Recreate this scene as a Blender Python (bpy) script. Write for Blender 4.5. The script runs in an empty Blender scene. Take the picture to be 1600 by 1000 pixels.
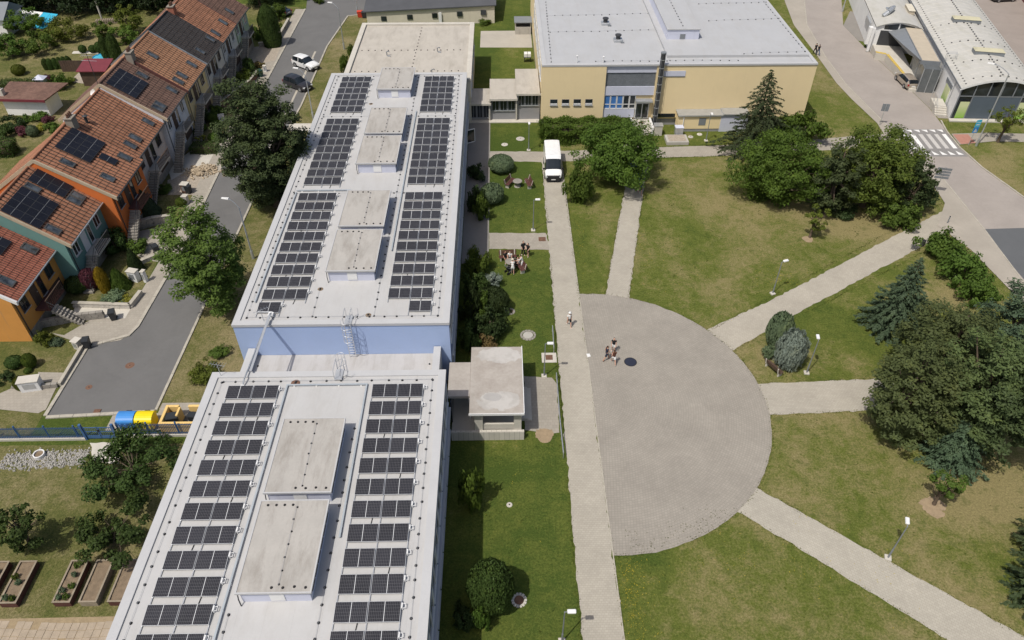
import bpy, math, random
import numpy as np
from mathutils import Vector, Matrix

# ---------------------------------------------------------------- camera, sky, sun, exposure
SC = bpy.context.scene
COL = SC.collection
R = math.radians
cam_d = bpy.data.cameras.new('camera'); cam = bpy.data.objects.new('camera', cam_d); COL.objects.link(cam)
cam.location = (0, 0, 46.0)
cam.rotation_euler = (R(90 - 41.6), 0, R(-0.92))
cam_d.sensor_fit = 'HORIZONTAL'; cam_d.sensor_width = 36.0; cam_d.lens = 36.0 * 1160 / 1600
cam_d.clip_start = 0.5; cam_d.clip_end = 3000
SC.camera = cam
SUN_DIR = Vector((0.378, 0.398, -1.0)).normalized()        # the way the light travels
world = bpy.data.worlds.new('World'); SC.world = world; world.use_nodes = True
wn = world.node_tree; wn.nodes.clear()
sky = wn.nodes.new('ShaderNodeTexSky'); sky.sky_type = 'NISHITA'; sky.sun_disc = False
sky.sun_elevation = math.asin(-SUN_DIR.z); sky.sun_rotation = math.atan2(-SUN_DIR.x, -SUN_DIR.y)
sky.air_density = 1.0; sky.dust_density = 4.0; sky.ozone_density = 1.0
bg = wn.nodes.new('ShaderNodeBackground'); bg.inputs[1].default_value = 0.10
wo = wn.nodes.new('ShaderNodeOutputWorld')
wn.links.new(sky.outputs[0], bg.inputs[0]); wn.links.new(bg.outputs[0], wo.inputs[0])
sun_d = bpy.data.lights.new('sun', 'SUN'); sun_d.energy = 3.4; sun_d.angle = R(0.55); sun_d.color = (1.0, 0.955, 0.88)
sun = bpy.data.objects.new('sun', sun_d); COL.objects.link(sun); sun.location = (-40, -40, 100)
sun.rotation_euler = SUN_DIR.to_track_quat('-Z', 'Y').to_euler()
SC.view_settings.view_transform = 'Standard'; SC.view_settings.look = 'None'
SC.view_settings.exposure = -0.03; SC.view_settings.gamma = 1.0; SC.view_settings.use_curve_mapping = False
SC.cycles.max_bounces = 5; SC.cycles.diffuse_bounces = 3; SC.cycles.glossy_bounces = 3
SC.cycles.transparent_max_bounces = 6; SC.cycles.transmission_bounces = 3; SC.cycles.caustics_reflective = False; SC.cycles.caustics_refractive = False
rng = random.Random(7)
NPR = np.random.default_rng(11)

# ---------------------------------------------------------------- objects
def tag(o, label=None, cat=None, group=None, kind=None):
    if label: o['label'] = label
    if cat: o['category'] = cat
    if group: o['group'] = group
    if kind: o['kind'] = kind
    return o
def thing(name, label, cat, loc=(0, 0, 0), rz=0.0, group=None):
    o = bpy.data.objects.new(name, None); o.empty_display_size = 0.3; COL.objects.link(o)
    if len(loc) == 2: loc = (loc[0], loc[1], 0.0)
    o.location = loc; o.rotation_euler = (0, 0, rz)
    return tag(o, label, cat, group)
def copy_tree(o, parent=None):
    c = o.copy(); COL.objects.link(c)
    if parent: c.parent = parent
    for ch in list(o.children): copy_tree(ch, c)
    return c
def put(o, loc, rz=0.0, label=None, scale=None):
    if len(loc) == 2: loc = (loc[0], loc[1], 0.0)
    o.location = loc; o.rotation_euler = (0, 0, rz)
    if scale: o.scale = scale if hasattr(scale, '__len__') else (scale,) * 3
    if label: o['label'] = label
    return o

class MB:
    """collects faces of one mesh"""
    def __init__(s): s.v = []; s.f = []; s.m = []
    def face(s, pts, m=0):
        n = len(s.v); s.v += [tuple(p) for p in pts]; s.f.append(tuple(range(n, n + len(pts)))); s.m.append(m); return s
    def add(s, vs, fs, m=0):
        n = len(s.v); s.v += [tuple(p) for p in vs]
        for f in fs: s.f.append(tuple(n + i for i in f)); s.m.append(m)
        return s
    def box(s, x0, x1, y0, y1, z0, z1, m=0, faces='xXyYzZ'):
        vs = [(x0, y0, z0), (x1, y0, z0), (x1, y1, z0), (x0, y1, z0), (x0, y0, z1), (x1, y0, z1), (x1, y1, z1), (x0, y1, z1)]
        d = {'z': (3, 2, 1, 0), 'Z': (4, 5, 6, 7), 'y': (0, 1, 5, 4), 'Y': (2, 3, 7, 6), 'x': (3, 0, 4, 7), 'X': (1, 2, 6, 5)}
        return s.add(vs, [d[k] for k in faces], m)
    def bbox(s, x0, x1, y0, y1, z0, z1, b=0.02, m=0):
        """box with chamfered vertical and top edges"""
        p = [(x0 + b, y0), (x1 - b, y0), (x1, y0 + b), (x1, y1 - b), (x1 - b, y1), (x0 + b, y1), (x0, y1 - b), (x0, y0 + b)]
        q = [(min(max(x, x0 + b), x1 - b), min(max(y, y0 + b), y1 - b)) for x, y in p]
        vs = [(x, y, z0) for x, y in p] + [(x, y, z1 - b) for x, y in p] + [(x, y, z1) for x, y in q]
        fs = [tuple(range(7, -1, -1))]
        for k in range(2):
            for i in range(8):
                j = (i + 1) % 8; fs.append((k * 8 + i, k * 8 + j, k * 8 + 8 + j, k * 8 + 8 + i))
        fs.append(tuple(range(16, 24)))
        return s.add(vs, fs, m)
    def obox(s, c, sx, sy, sz, rz=0.0, m=0, rx=0.0, ry=0.0):
        M = Matrix.Translation(c) @ Matrix.Rotation(rz, 4, 'Z') @ Matrix.Rotation(ry, 4, 'Y') @ Matrix.Rotation(rx, 4, 'X')
        n = len(s.v); s.box(-sx / 2, sx / 2, -sy / 2, sy / 2, -sz / 2, sz / 2, m)
        for i in range(n, len(s.v)): s.v[i] = tuple(M @ Vector(s.v[i]))
        return s
    def prism(s, poly, z0, z1, m=0, cap=True):
        a = sum(poly[i][0] * poly[(i + 1) % len(poly)][1] - poly[(i + 1) % len(poly)][0] * poly[i][1] for i in range(len(poly)))
        if a < 0: poly = poly[::-1]
        n = len(poly); vs = [(p[0], p[1], z0) for p in poly] + [(p[0], p[1], z1) for p in poly]
        fs = [(i, (i + 1) % n, n + (i + 1) % n, n + i) for i in range(n)]
        if cap: fs += [tuple(range(n, 2 * n)), tuple(range(n - 1, -1, -1))]
        return s.add(vs, fs, m)
    def sheet(s, poly, z, m=0):
        a = sum(poly[i][0] * poly[(i + 1) % len(poly)][1] - poly[(i + 1) % len(poly)][0] * poly[i][1] for i in range(len(poly)))
        if a < 0: poly = poly[::-1]
        return s.face([(p[0], p[1], z) for p in poly], m)
    def cyl(s, p0, p1, r0, r1=None, n=8, m=0, cap=True):
        r1 = r0 if r1 is None else r1
        a, b = Vector(p0), Vector(p1); d = (b - a).normalized()
        u = d.orthogonal().normalized(); w = d.cross(u)
        vs = []
        for c, r in ((a, r0), (b, r1)):
            for i in range(n):
                t = 2 * math.pi * i / n; vs.append(c + (u * math.cos(t) + w * math.sin(t)) * r)
        fs = [(i, (i + 1) % n, n + (i + 1) % n, n + i) for i in range(n)]
        if cap: fs += [tuple(range(n - 1, -1, -1)), tuple(range(n, 2 * n))]
        return s.add(vs, fs, m)
    def tube(s, pts, r, n=6, m=0):
        for i in range(len(pts) - 1): s.cyl(pts[i], pts[i + 1], r, r, n, m)
        return s
    def lathe(s, prof, c=(0, 0, 0), n=16, m=0):
        vs = []; k = len(prof)
        for i in range(n):
            t = 2 * math.pi * i / n
            for r, z in prof: vs.append((c[0] + r * math.cos(t), c[1] + r * math.sin(t), c[2] + z))
        fs = []
        for i in range(n):
            j = (i + 1) % n
            for q in range(k - 1): fs.append((i * k + q, j * k + q, j * k + q + 1, i * k + q + 1))
        return s.add(vs, fs, m)
    def disc(s, c, r, n=16, m=0):
        return s.face([(c[0] + r * math.cos(2 * math.pi * i / n), c[1] + r * math.sin(2 * math.pi * i / n), c[2]) for i in range(n)], m)
    def mesh(s, name, off=(0, 0, 0), smooth=False, mats=None):
        me = bpy.data.meshes.new(name)
        me.from_pydata([(a - off[0], b - off[1], c - off[2]) for a, b, c in s.v], [], s.f)
        if any(s.m): me.polygons.foreach_set('material_index', s.m)
        for mt in (mats if isinstance(mats, (list, tuple)) else [mats]):
            if mt: me.materials.append(mt)
        if smooth: me.polygons.foreach_set('use_smooth', [True] * len(s.f))
        me.update(); return me
    def build(s, name, mats, parent=None, world=False, smooth=False, kind=None, label=None):
        off = (0, 0, 0)
        if world and parent:
            p = parent
            while p is not None: off = tuple(a + b for a, b in zip(off, p.location)); p = p.parent
        o = bpy.data.objects.new(name, s.mesh(name, off, smooth, mats)); COL.objects.link(o)
        if parent: o.parent = parent
        if kind: o['kind'] = kind
        if label: o['label'] = label
        return o
def inst(name, me, parent=None, loc=(0, 0, 0), rz=0.0):
    o = bpy.data.objects.new(name, me); COL.objects.link(o); o.location = loc; o.rotation_euler = (0, 0, rz)
    if parent: o.parent = parent
    return o
def struct(name, mb, mats, label=None):
    o = mb.build(name, mats); o['kind'] = 'structure'
    if label: o['label'] = label
    return o
ORD = ['first', 'second', 'third', 'fourth', 'fifth', 'sixth', 'seventh', 'eighth', 'ninth', 'tenth', 'eleventh', 'twelfth', 'thirteenth', 'fourteenth']

# ---------------------------------------------------------------- procedural materials
class NT:
    def __init__(s, name):
        s.mat = bpy.data.materials.new(name); s.mat.use_nodes = True; s.t = s.mat.node_tree; s.t.nodes.clear()
        s.out = s.n('ShaderNodeOutputMaterial'); s.b = s.n('ShaderNodeBsdfPrincipled'); s.l(s.b.outputs[0], s.out.inputs[0])
        s._pos = None
    def n(s, k, **kw):
        o = s.t.nodes.new(k)
        for a, b in kw.items(): setattr(o, a, b)
        return o
    def l(s, a, b): s.t.links.new(a, b)
    def pos(s):
        if s._pos is None: s._pos = s.n('ShaderNodeNewGeometry').outputs['Position']
        return s._pos
    def obj(s): return s.n('ShaderNodeTexCoord').outputs['Object']
    def map(s, v, scale=(1, 1, 1), rot=(0, 0, 0), loc=(0, 0, 0)):
        m = s.n('ShaderNodeMapping'); s.l(v, m.inputs[0]); m.inputs[1].default_value = loc; m.inputs[2].default_value = rot; m.inputs[3].default_value = scale
        return m.outputs[0]
    def noise(s, scale, detail=4.0, rough=0.6, vec=None, dist=0.0):
        o = s.n('ShaderNodeTexNoise'); s.l(vec if vec is not None else s.pos(), o.inputs['Vector'])
        o.inputs['Scale'].default_value = scale; o.inputs['Detail'].default_value = detail; o.inputs['Roughness'].default_value = rough; o.inputs['Distortion'].default_value = dist
        return o.outputs['Fac']
    def ramp(s, fac, stops, interp='LINEAR'):
        o = s.n('ShaderNodeValToRGB'); s.l(fac, o.inputs[0]); e = o.color_ramp; e.interpolation = interp
        while len(e.elements) < len(stops): e.elements.new(0.5)
        for el, (p, c) in zip(e.elements, stops):
            el.position = p; el.color = (c, c, c, 1) if not hasattr(c, '__len__') else tuple(c) + (1,)
        return o.outputs[0]
    def mix(s, fac, a, b, mode='MIX'):
        o = s.n('ShaderNodeMix', data_type='RGBA', blend_type=mode)
        for v, i in ((fac, 0), (a, 6), (b, 7)):
            if isinstance(v, (int, float)): o.inputs[i].default_value = v if i == 0 else (v, v, v, 1)
            elif isinstance(v, tuple): o.inputs[i].default_value = v + (1,)
            else: s.l(v, o.inputs[i])
        return o.outputs[2]
    def math(s, op, a, b=0.0, c=None):
        o = s.n('ShaderNodeMath', operation=op)
        for i, v in enumerate((a, b, c)):
            if v is None: continue
            if isinstance(v, (int, float)): o.inputs[i].default_value = v
            else: s.l(v, o.inputs[i])
        return o.outputs[0]
    def sep(s, v):
        o = s.n('ShaderNodeSeparateXYZ'); s.l(v, o.inputs[0]); return o.outputs
    def comb(s, x, y, z=0.0):
        o = s.n('ShaderNodeCombineXYZ')
        for i, v in enumerate((x, y, z)):
            if isinstance(v, (int, float)): o.inputs[i].default_value = v
            else: s.l(v, o.inputs[i])
        return o.outputs[0]
    def bump(s, h, strength=0.3, dist=0.02):
        o = s.n('ShaderNodeBump'); s.l(h, o.inputs['Height']); o.inputs['Strength'].default_value = strength; o.inputs['Distance'].default_value = dist
        s.l(o.outputs[0], s.b.inputs['Normal'])
    def col(s, c):
        if isinstance(c, tuple): s.b.inputs['Base Color'].default_value = c + (1,)
        else: s.l(c, s.b.inputs['Base Color'])
    def done(s, rough=0.8, metal=0.0, spec=0.3):
        if isinstance(rough, (int, float)): s.b.inputs['Roughness'].default_value = rough
        else: s.l(rough, s.b.inputs['Roughness'])
        s.b.inputs['Metallic'].default_value = metal; s.b.inputs['Specular IOR Level'].default_value = spec
        return s.mat
def tint(c, k): return tuple(min(1.0, max(0.0, q * k)) for q in c)
MATS = {}
def pm(name, col, rough=0.8, var=0.15, scale=1.2, fine=14.0, bump=0.0, metal=0.0, spec=0.3):
    """plain painted or raw surface with uneven tone, fine grain and relief"""
    if name in MATS: return MATS[name]
    t = NT(name)
    a = t.noise(scale, 5, 0.6); b = t.noise(fine, 3, 0.6)
    f = t.math('ADD', t.math('MULTIPLY', a, 0.65), t.math('MULTIPLY', b, 0.35))
    t.col(t.ramp(f, [(0.3, tint(col, 1 - var)), (0.7, tint(col, 1 + var))]))
    if bump: t.bump(b, bump, 0.02)
    MATS[name] = t.done(rough, metal, spec); return MATS[name]
def grass_mat(name, lush, mid, dry, bias=0.0, park=True, blobs=()):
    t = NT(name); p = t.pos(); xyz = t.sep(p)
    big = t.noise(0.07, 4, 0.6, dist=0.8); med = t.noise(0.42, 5, 0.7, dist=0.5); patch = t.noise(1.7, 4, 0.7); fine = t.noise(6.5, 4, 0.75)
    vf = t.noise(24.0, 3, 0.7, t.map(p, (1, 0.55, 1)))
    f = t.math('ADD', t.math('MULTIPLY', big, 0.62), t.math('MULTIPLY', med, 0.36))
    f = t.math('ADD', f, t.math('MULTIPLY', patch, 0.30)); f = t.math('ADD', f, t.math('MULTIPLY', fine, 0.26)); f = t.math('SUBTRACT', f, 0.205)
    if park:      # the courtyard strip by the school is greener than the open park
        e = t.n('ShaderNodeMapRange'); e.interpolation_type = 'SMOOTHSTEP'; t.l(xyz[0], e.inputs[0])
        e.inputs[1].default_value = 2.0; e.inputs[2].default_value = 12.0; e.inputs[3].default_value = -0.095; e.inputs[4].default_value = 0.05
        f = t.math('ADD', f, e.outputs[0])
    f = t.math('ADD', f, bias)
    for (bx_, by_), br_, am_ in blobs:      # trodden, sunburnt or well watered spots of the turf
        dx_ = t.math('DIVIDE', t.math('SUBTRACT', xyz[0], bx_), br_); dy_ = t.math('DIVIDE', t.math('SUBTRACT', xyz[1], by_), br_)
        f = t.math('ADD', f, t.math('MULTIPLY', t.math('EXPONENT', t.math('MULTIPLY', t.math('ADD', t.math('MULTIPLY', dx_, dx_), t.math('MULTIPLY', dy_, dy_)), -1.0)), am_))
    c = t.ramp(f, [(0.42, lush), (0.57, mid), (0.74, dry)])
    g = t.math('ADD', t.math('MULTIPLY', fine, 0.6), t.math('MULTIPLY', vf, 0.55))
    c = t.mix(1.0, c, t.ramp(g, [(0.36, 0.50), (0.57, 1.0), (0.76, 1.5)]), 'MULTIPLY')
    tuft = t.ramp(t.noise(1.1, 4, 0.65, dist=0.6), [(0.56, 0.0), (0.66, 1.0)])
    c = t.mix(t.math('MULTIPLY', tuft, 0.4), c, tint(lush, 0.9))
    t.col(c); t.bump(t.math('ADD', vf, fine), 0.9, 0.06)
    return t.done(0.95, spec=0.1)
def brick_vec(t, v, w, h, mortar=0.012, c1=(0.4,) * 3, c2=(0.5,) * 3, cm=(0.2,) * 3, off=0.5):
    o = t.n('ShaderNodeTexBrick'); t.l(v, o.inputs['Vector']); o.offset = off
    o.inputs['Color1'].default_value = c1 + (1,); o.inputs['Color2'].default_value = c2 + (1,); o.inputs['Mortar'].default_value = cm + (1,)
    o.inputs['Scale'].default_value = 1.0; o.inputs['Mortar Size'].default_value = mortar; o.inputs['Mortar Smooth'].default_value = 0.3
    o.inputs['Brick Width'].default_value = w; o.inputs['Row Height'].default_value = h; o.inputs['Bias'].default_value = 0.0
    return o
def paver_mat(name, col, w, h, rot=0.0, joint=None, mortar=0.014, var=0.05, polar=None):
    joint = joint or tint(col, 0.83)
    t = NT(name); p = t.pos()
    if polar:
        x, y, _ = t.sep(t.map(p, loc=(-polar[0], -polar[1], 0)))
        r = t.math('SQRT', t.math('ADD', t.math('MULTIPLY', x, x), t.math('MULTIPLY', y, y)))
        th = t.math('ARCTAN2', y, x)
        ring = t.math('ADD', t.math('FLOOR', t.math('DIVIDE', r, h)), 0.5)
        v = t.comb(t.math('MULTIPLY', t.math('MULTIPLY', th, ring), h), r)
    else:
        v = t.map(p, rot=(0, 0, rot))
    b = brick_vec(t, v, w, h, mortar, tint(col, 1 - var), tint(col, 1 + var), joint)
    d = t.noise(0.35, 6, 0.7); e = t.noise(2.2, 4, 0.7)
    c = t.mix(1.0, b.outputs[0], t.ramp(d, [(0.28, 0.86), (0.55, 1.0), (0.75, 1.08)]), 'MULTIPLY')
    c = t.mix(t.math('MULTIPLY', t.ramp(e, [(0.60, 0.0), (0.78, 1.0)]), 0.4), c, tint(col, 0.7))
    c = t.mix(t.math('MULTIPLY', t.ramp(t.noise(0.9, 5, 0.75), [(0.70, 0.0), (0.78, 1.0)]), 0.3), c, (0.15, 0.145, 0.07))
    t.col(c); t.bump(t.math('SUBTRACT', 1.0, b.outputs[1]), 0.25, 0.01)
    return t.done(0.9, spec=0.2)
def asphalt_mat(name, col, crack=True, var=0.16):
    t = NT(name)
    a = t.noise(0.25, 6, 0.65, dist=0.4); b = t.noise(60.0, 2, 0.6); c_ = t.noise(3.0, 5, 0.7)
    f = t.math('ADD', t.math('MULTIPLY', a, 0.6), t.math('ADD', t.math('MULTIPLY', b, 0.22), t.math('MULTIPLY', c_, 0.22)))
    c = t.ramp(f, [(0.30, tint(col, 1 - var)), (0.72, tint(col, 1 + var))])
    if crack:
        vo = t.n('ShaderNodeTexVoronoi', feature='DISTANCE_TO_EDGE'); wv = t.n('ShaderNodeVectorMath', operation='ADD'); t.l(t.map(t.pos(), (0.16, 0.07, 1)), wv.inputs[0]); t.l(t.comb(t.math('MULTIPLY', t.noise(0.9, 4), 0.35), t.math('MULTIPLY', t.noise(1.3, 4), 0.2)), wv.inputs[1]); t.l(wv.outputs[0], vo.inputs['Vector']); vo.inputs['Scale'].default_value = 1.0
        c = t.mix(t.math('MULTIPLY', t.ramp(vo.outputs[0], [(0.0, 1.0), (0.004, 0.0)]), 0.14), c, tint(col, 0.6))
    t.col(c); t.bump(b, 0.25, 0.01)
    return t.done(0.9, spec=0.25)
def membrane_mat(name, col, seam=1.6, var=0.06, stain=(0.25, 0.22, 0.18), stain_amt=0.35, rough=0.55):
    t = NT(name); p = t.pos()
    x, y, _ = t.sep(p)
    a = t.noise(0.35, 6, 0.65); b = t.noise(7.0, 4, 0.7)
    c = t.ramp(t.math('ADD', t.math('MULTIPLY', a, 0.7), t.math('MULTIPLY', b, 0.3)), [(0.3, tint(col, 1 - var)), (0.7, tint(col, 1 + var))])
    w = t.math('ABSOLUTE', t.math('SUBTRACT', t.math('FRACT', t.math('DIVIDE', x, seam)), 0.5))
    line = t.ramp(w, [(0.0, 1.0), (0.012, 0.0)])
    c = t.mix(t.math('MULTIPLY', line, 0.18), c, tint(col, 0.55))
    st = t.ramp(t.noise(1.1, 6, 0.72, t.map(p, (1.0, 0.28, 1)), 0.3), [(0.47, 0.0), (0.70, 1.0)])
    c = t.mix(t.math('MULTIPLY', st, stain_amt), c, stain)
    t.col(c); t.bump(t.math('ADD', a, t.math('MULTIPLY', line, 0.3)), 0.25, 0.05)
    return t.done(rough, spec=0.35)
def tile_mat(name, c1, c2, dirt, row=0.36, colw=0.25):
    t = NT(name); p = t.pos(); x, y, z = t.sep(p)
    u = t.math('DIVIDE', t.math('MULTIPLY', x, 1.22), row)
    wn_ = t.n('ShaderNodeTexWhiteNoise', noise_dimensions='2D'); t.l(t.comb(t.math('FLOOR', u), t.math('FLOOR', t.math('DIVIDE', y, colw))), wn_.inputs[0])
    c = t.mix(wn_.outputs[0], c1, c2)
    course = t.ramp(t.math('FRACT', u), [(0.0, 0.62), (0.10, 1.0), (0.95, 1.06), (1.0, 0.72)])
    c = t.mix(0.55, c, t.mix(1.0, c, course, 'MULTIPLY'))
    c = t.mix(1.0, c, t.ramp(t.noise(0.45, 5, 0.7), [(0.35, 0.80), (0.65, 1.15)]), 'MULTIPLY')
    c = t.mix(t.math('MULTIPLY', t.ramp(t.noise(2.4, 5, 0.75), [(0.52, 0.0), (0.75, 1.0)]), 0.5), c, dirt)
    t.col(c); t.bump(t.math('FRACT', u), 0.3, 0.03)
    return t.done(0.85, spec=0.25)
def leaf_mat(name, c, trans=0.3, var=0.35, shine=0.12):
    t = NT(name)
    oi = t.n('ShaderNodeObjectInfo')
    f = t.math('ADD', t.math('MULTIPLY', t.noise(0.9, 3, 0.6), 0.6), t.math('MULTIPLY', t.noise(5.0, 2, 0.6), 0.45))
    a = t.ramp(f, [(0.32, tint(c, 1 - var)), (0.55, c), (0.76, (min(1, c[0] * (1 + 1.5 * var)), c[1] * (1 + var), c[2] * (1 + 0.3 * var)))])
    hs = t.n('ShaderNodeHueSaturation'); t.l(a, hs.inputs['Color'])
    t.l(t.math('ADD', 0.488, t.math('MULTIPLY', oi.outputs['Random'], 0.024)), hs.inputs['Hue'])
    t.l(t.math('ADD', 0.85, t.math('MULTIPLY', oi.outputs['Random'], 0.3)), hs.inputs['Value'])
    t.col(hs.outputs[0]); t.done(0.55, spec=shine)
    tr = t.n('ShaderNodeBsdfTranslucent'); t.l(hs.outputs[0], tr.inputs[0])
    mx = t.n('ShaderNodeMixShader'); mx.inputs[0].default_value = trans
    t.l(t.b.outputs[0], mx.inputs[1]); t.l(tr.outputs[0], mx.inputs[2]); t.l(mx.outputs[0], t.out.inputs[0])
    return t.mat
def glass_mat(name, col=(0.02, 0.025, 0.03), rough=0.08):
    t = NT(name)
    t.col(t.ramp(t.noise(0.6, 3, 0.5), [(0.35, tint(col, 0.6)), (0.65, tint(col, 1.6))]))
    return t.done(rough, spec=0.6)
def pv_mat(name, cell=(0.021, 0.021, 0.026), line=(0.24, 0.24, 0.25), nx=18, ny=6, w=1.76, h=1.13, axis=0):
    t = NT(name); x, y, z = t.sep(t.obj())
    def grid(v, n, size, lw):
        a = t.math('FRACT', t.math('ADD', t.math('MULTIPLY', t.math('DIVIDE', v, size), n), 100.0))
        a = t.math('ABSOLUTE', t.math('SUBTRACT', a, 0.5))
        return t.math('GREATER_THAN', a, 0.5 - lw)
    g = t.math('MAXIMUM', grid(x, nx, w, 0.055), grid(y, ny, h, 0.028))
    mid = t.math('LESS_THAN', t.math('ABSOLUTE', (x, y)[axis]), 0.018)
    oi = t.n('ShaderNodeObjectInfo')
    base = t.mix(t.math('ADD', t.math('MULTIPLY', t.noise(1.3, 3, 0.6), 0.6), t.math('MULTIPLY', oi.outputs['Random'], 0.5)), tint(cell, 0.8), tint(cell, 1.5))
    c = t.mix(t.math('MULTIPLY', g, 0.55), base, line)
    c = t.mix(mid, c, (0.55, 0.56, 0.57) if axis == 0 else (0.22, 0.225, 0.23))
    t.col(c); return t.done(t.ramp(t.noise(3.0, 3), [(0.3, 0.3), (0.7, 0.45)]), spec=0.22)
def streak_mat(name, col, dirt=(0.2, 0.18, 0.15), amt=0.4, rough=0.85, sc=(3.0, 3.0, 0.25), var=0.08):
    """wall: uneven tone with rain streaks running down"""
    t = NT(name)
    a = t.noise(0.7, 5, 0.6); b = t.noise(18.0, 3, 0.6)
    c = t.ramp(t.math('ADD', t.math('MULTIPLY', a, 0.7), t.math('MULTIPLY', b, 0.3)), [(0.3, tint(col, 1 - var)), (0.7, tint(col, 1 + var))])
    s_ = t.ramp(t.noise(1.0, 5, 0.65, t.map(t.pos(), sc)), [(0.56, 0.0), (0.80, 1.0)])
    t.col(t.mix(t.math('MULTIPLY', s_, amt), c, dirt)); t.bump(b, 0.15, 0.01)
    return t.done(rough, spec=0.25)

# ---------------------------------------------------------------- surfaces used again and again
M = {}
M['grass'] = grass_mat('lawn', (0.062, 0.092, 0.018), (0.112, 0.132, 0.028), (0.235, 0.20, 0.092), blobs=[((38.13, 67.00), 3.5, 0.17), ((41.84, 65.72), 3.0, 0.15), ((32.34, 71.19), 3.0, 0.12), ((43.37, 55.36), 3.2, 0.16), ((35.68, 32.28), 4.0, 0.17), ((31.28, 32.07), 3.0, 0.12), ((14.18, 25.67), 4.5, 0.10), ((27.62, 43.93), 2.2, -0.14), ((9.68, 27.27), 2.0, -0.14), ((14.89, 28.84), 2.2, -0.12), ((19.35, 51.51), 2.0, -0.10), ((10.42, 69.97), 1.8, 0.08), ((20.06, 26.52), 4.0, -0.05), ((22.68, 73.78), 5.0, 0.07), ((58.95, 76.04), 5.0, 0.10)])
M['garden'] = grass_mat('garden_grass', (0.065, 0.088, 0.022), (0.12, 0.122, 0.04), (0.24, 0.20, 0.105), bias=0.045, park=False)
M['path'] = paver_mat('path_pavers', (0.40, 0.368, 0.308), 0.24, 0.16)
M['path_ne'] = paver_mat('path_pavers_ne', (0.41, 0.375, 0.312), 0.24, 0.16, rot=R(-29))
M['path_se'] = paver_mat('path_pavers_se', (0.41, 0.38, 0.318), 0.24, 0.18, rot=R(38))
M['plaza'] = paver_mat('plaza_pavers', (0.312, 0.286, 0.246), 0.22, 0.20, polar=(7.6, 41.4), mortar=0.018)
M['walk'] = paver_mat('walkway_pavers', (0.35, 0.318, 0.268), 0.3, 0.3)
M['asphalt'] = asphalt_mat('street_asphalt', (0.142, 0.14, 0.137))
M['asphalt_dark'] = asphalt_mat('fresh_asphalt', (0.115, 0.12, 0.125), crack=False, var=0.10)
M['asphalt_pale'] = asphalt_mat('worn_pale_asphalt', (0.325, 0.29, 0.26))
M['concrete'] = streak_mat('concrete', (0.42, 0.40, 0.36), (0.16, 0.14, 0.11), 0.5, sc=(1, 1, 0.6))
M['concrete_pale'] = pm('concrete_pale', (0.52, 0.49, 0.43), 0.9, 0.14, 0.8, 16, 0.2)
M['kerb'] = pm('kerb_concrete', (0.40, 0.37, 0.31), 0.9, 0.22, 1.5, 18, 0.2)
M['soil'] = pm('soil', (0.20, 0.15, 0.10), 1.0, 0.3, 2.5, 22, 0.6)
M['gravel'] = pm('gravel', (0.36, 0.31, 0.25), 1.0, 0.35, 5.0, 30, 0.8)
M['white_paint'] = pm('road_paint', (0.74, 0.73, 0.70), 0.8, 0.08, 2.0, 20)
M['worn_paint'] = pm('worn_road_paint', (0.50, 0.48, 0.45), 0.85, 0.22, 6.0, 30)
M['membrane'] = membrane_mat('roof_membrane', (0.468, 0.464, 0.457), 1.55, stain=(0.36, 0.34, 0.31), stain_amt=0.3)
M['membrane_warm'] = membrane_mat('roof_membrane_warm', (0.46, 0.425, 0.37), 1.4, 0.08, (0.26, 0.23, 0.19), 0.4, 0.8)
M['membrane_box'] = membrane_mat('felt_roof', (0.405, 0.385, 0.355), 0.95, 0.12, (0.25, 0.228, 0.20), 0.7, 0.9)
M['membrane_gym'] = membrane_mat('gym_membrane', (0.435, 0.44, 0.448), 1.5, 0.05, (0.36, 0.34, 0.31), 0.25)
M['rim'] = pm('parapet_sheet', (0.472, 0.473, 0.475), 0.5, 0.06, 0.6, 10)
M['blue_wall'] = streak_mat('blue_render', (0.37, 0.47, 0.69), (0.40, 0.46, 0.6), 0.25, var=0.04)
M['lilac'] = streak_mat('pale_lilac_render', (0.56, 0.58, 0.68), (0.35, 0.35, 0.38), 0.35, var=0.06)
M['plinth'] = streak_mat('grey_plinth', (0.28, 0.28, 0.29), (0.14, 0.13, 0.12), 0.5)
M['yellow_wall'] = streak_mat('yellow_render', (0.80, 0.65, 0.39), (0.62, 0.5, 0.3), 0.18, var=0.03)
M['white'] = pm('white_paint', (0.74, 0.74, 0.73), 0.5, 0.06, 1.0, 12)
M['white_wall'] = streak_mat('white_render', (0.78, 0.775, 0.76), (0.4, 0.38, 0.34), 0.35)
M['cream_wall'] = streak_mat('cream_render', (0.62, 0.57, 0.46), (0.36, 0.32, 0.25), 0.4)
M['galv'] = pm('galvanised_steel', (0.50, 0.52, 0.54), 0.4, 0.12, 2.0, 20, metal=0.6)
M['steel_grey'] = pm('grey_steel', (0.20, 0.215, 0.23), 0.5, 0.1, 2.0, 20)
M['tray'] = pm('cable_tray_blue', (0.42, 0.46, 0.49), 0.45, 0.12, 1.5, 16, metal=0.2)
M['alu'] = pm('aluminium', (0.60, 0.61, 0.62), 0.35, 0.06, 2.0, 20, metal=0.5)
M['black'] = pm('black_rubber', (0.022, 0.022, 0.024), 0.7, 0.2, 3.0, 30)
M['dark_metal'] = pm('dark_metal', (0.05, 0.052, 0.056), 0.5, 0.2, 3.0, 30)
M['pane'] = glass_mat('window_glass')
M['pane_blue'] = pm('blue_blind_glass', (0.07, 0.19, 0.46), 0.25, 0.15, 1.0, 8)
M['blind'] = pm('grey_blind', (0.20, 0.215, 0.235), 0.5, 0.25, 1.3, 10)
M['rust'] = pm('rusty_iron', (0.17, 0.095, 0.065), 0.9, 0.3, 4.0, 30, 0.3)
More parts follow.
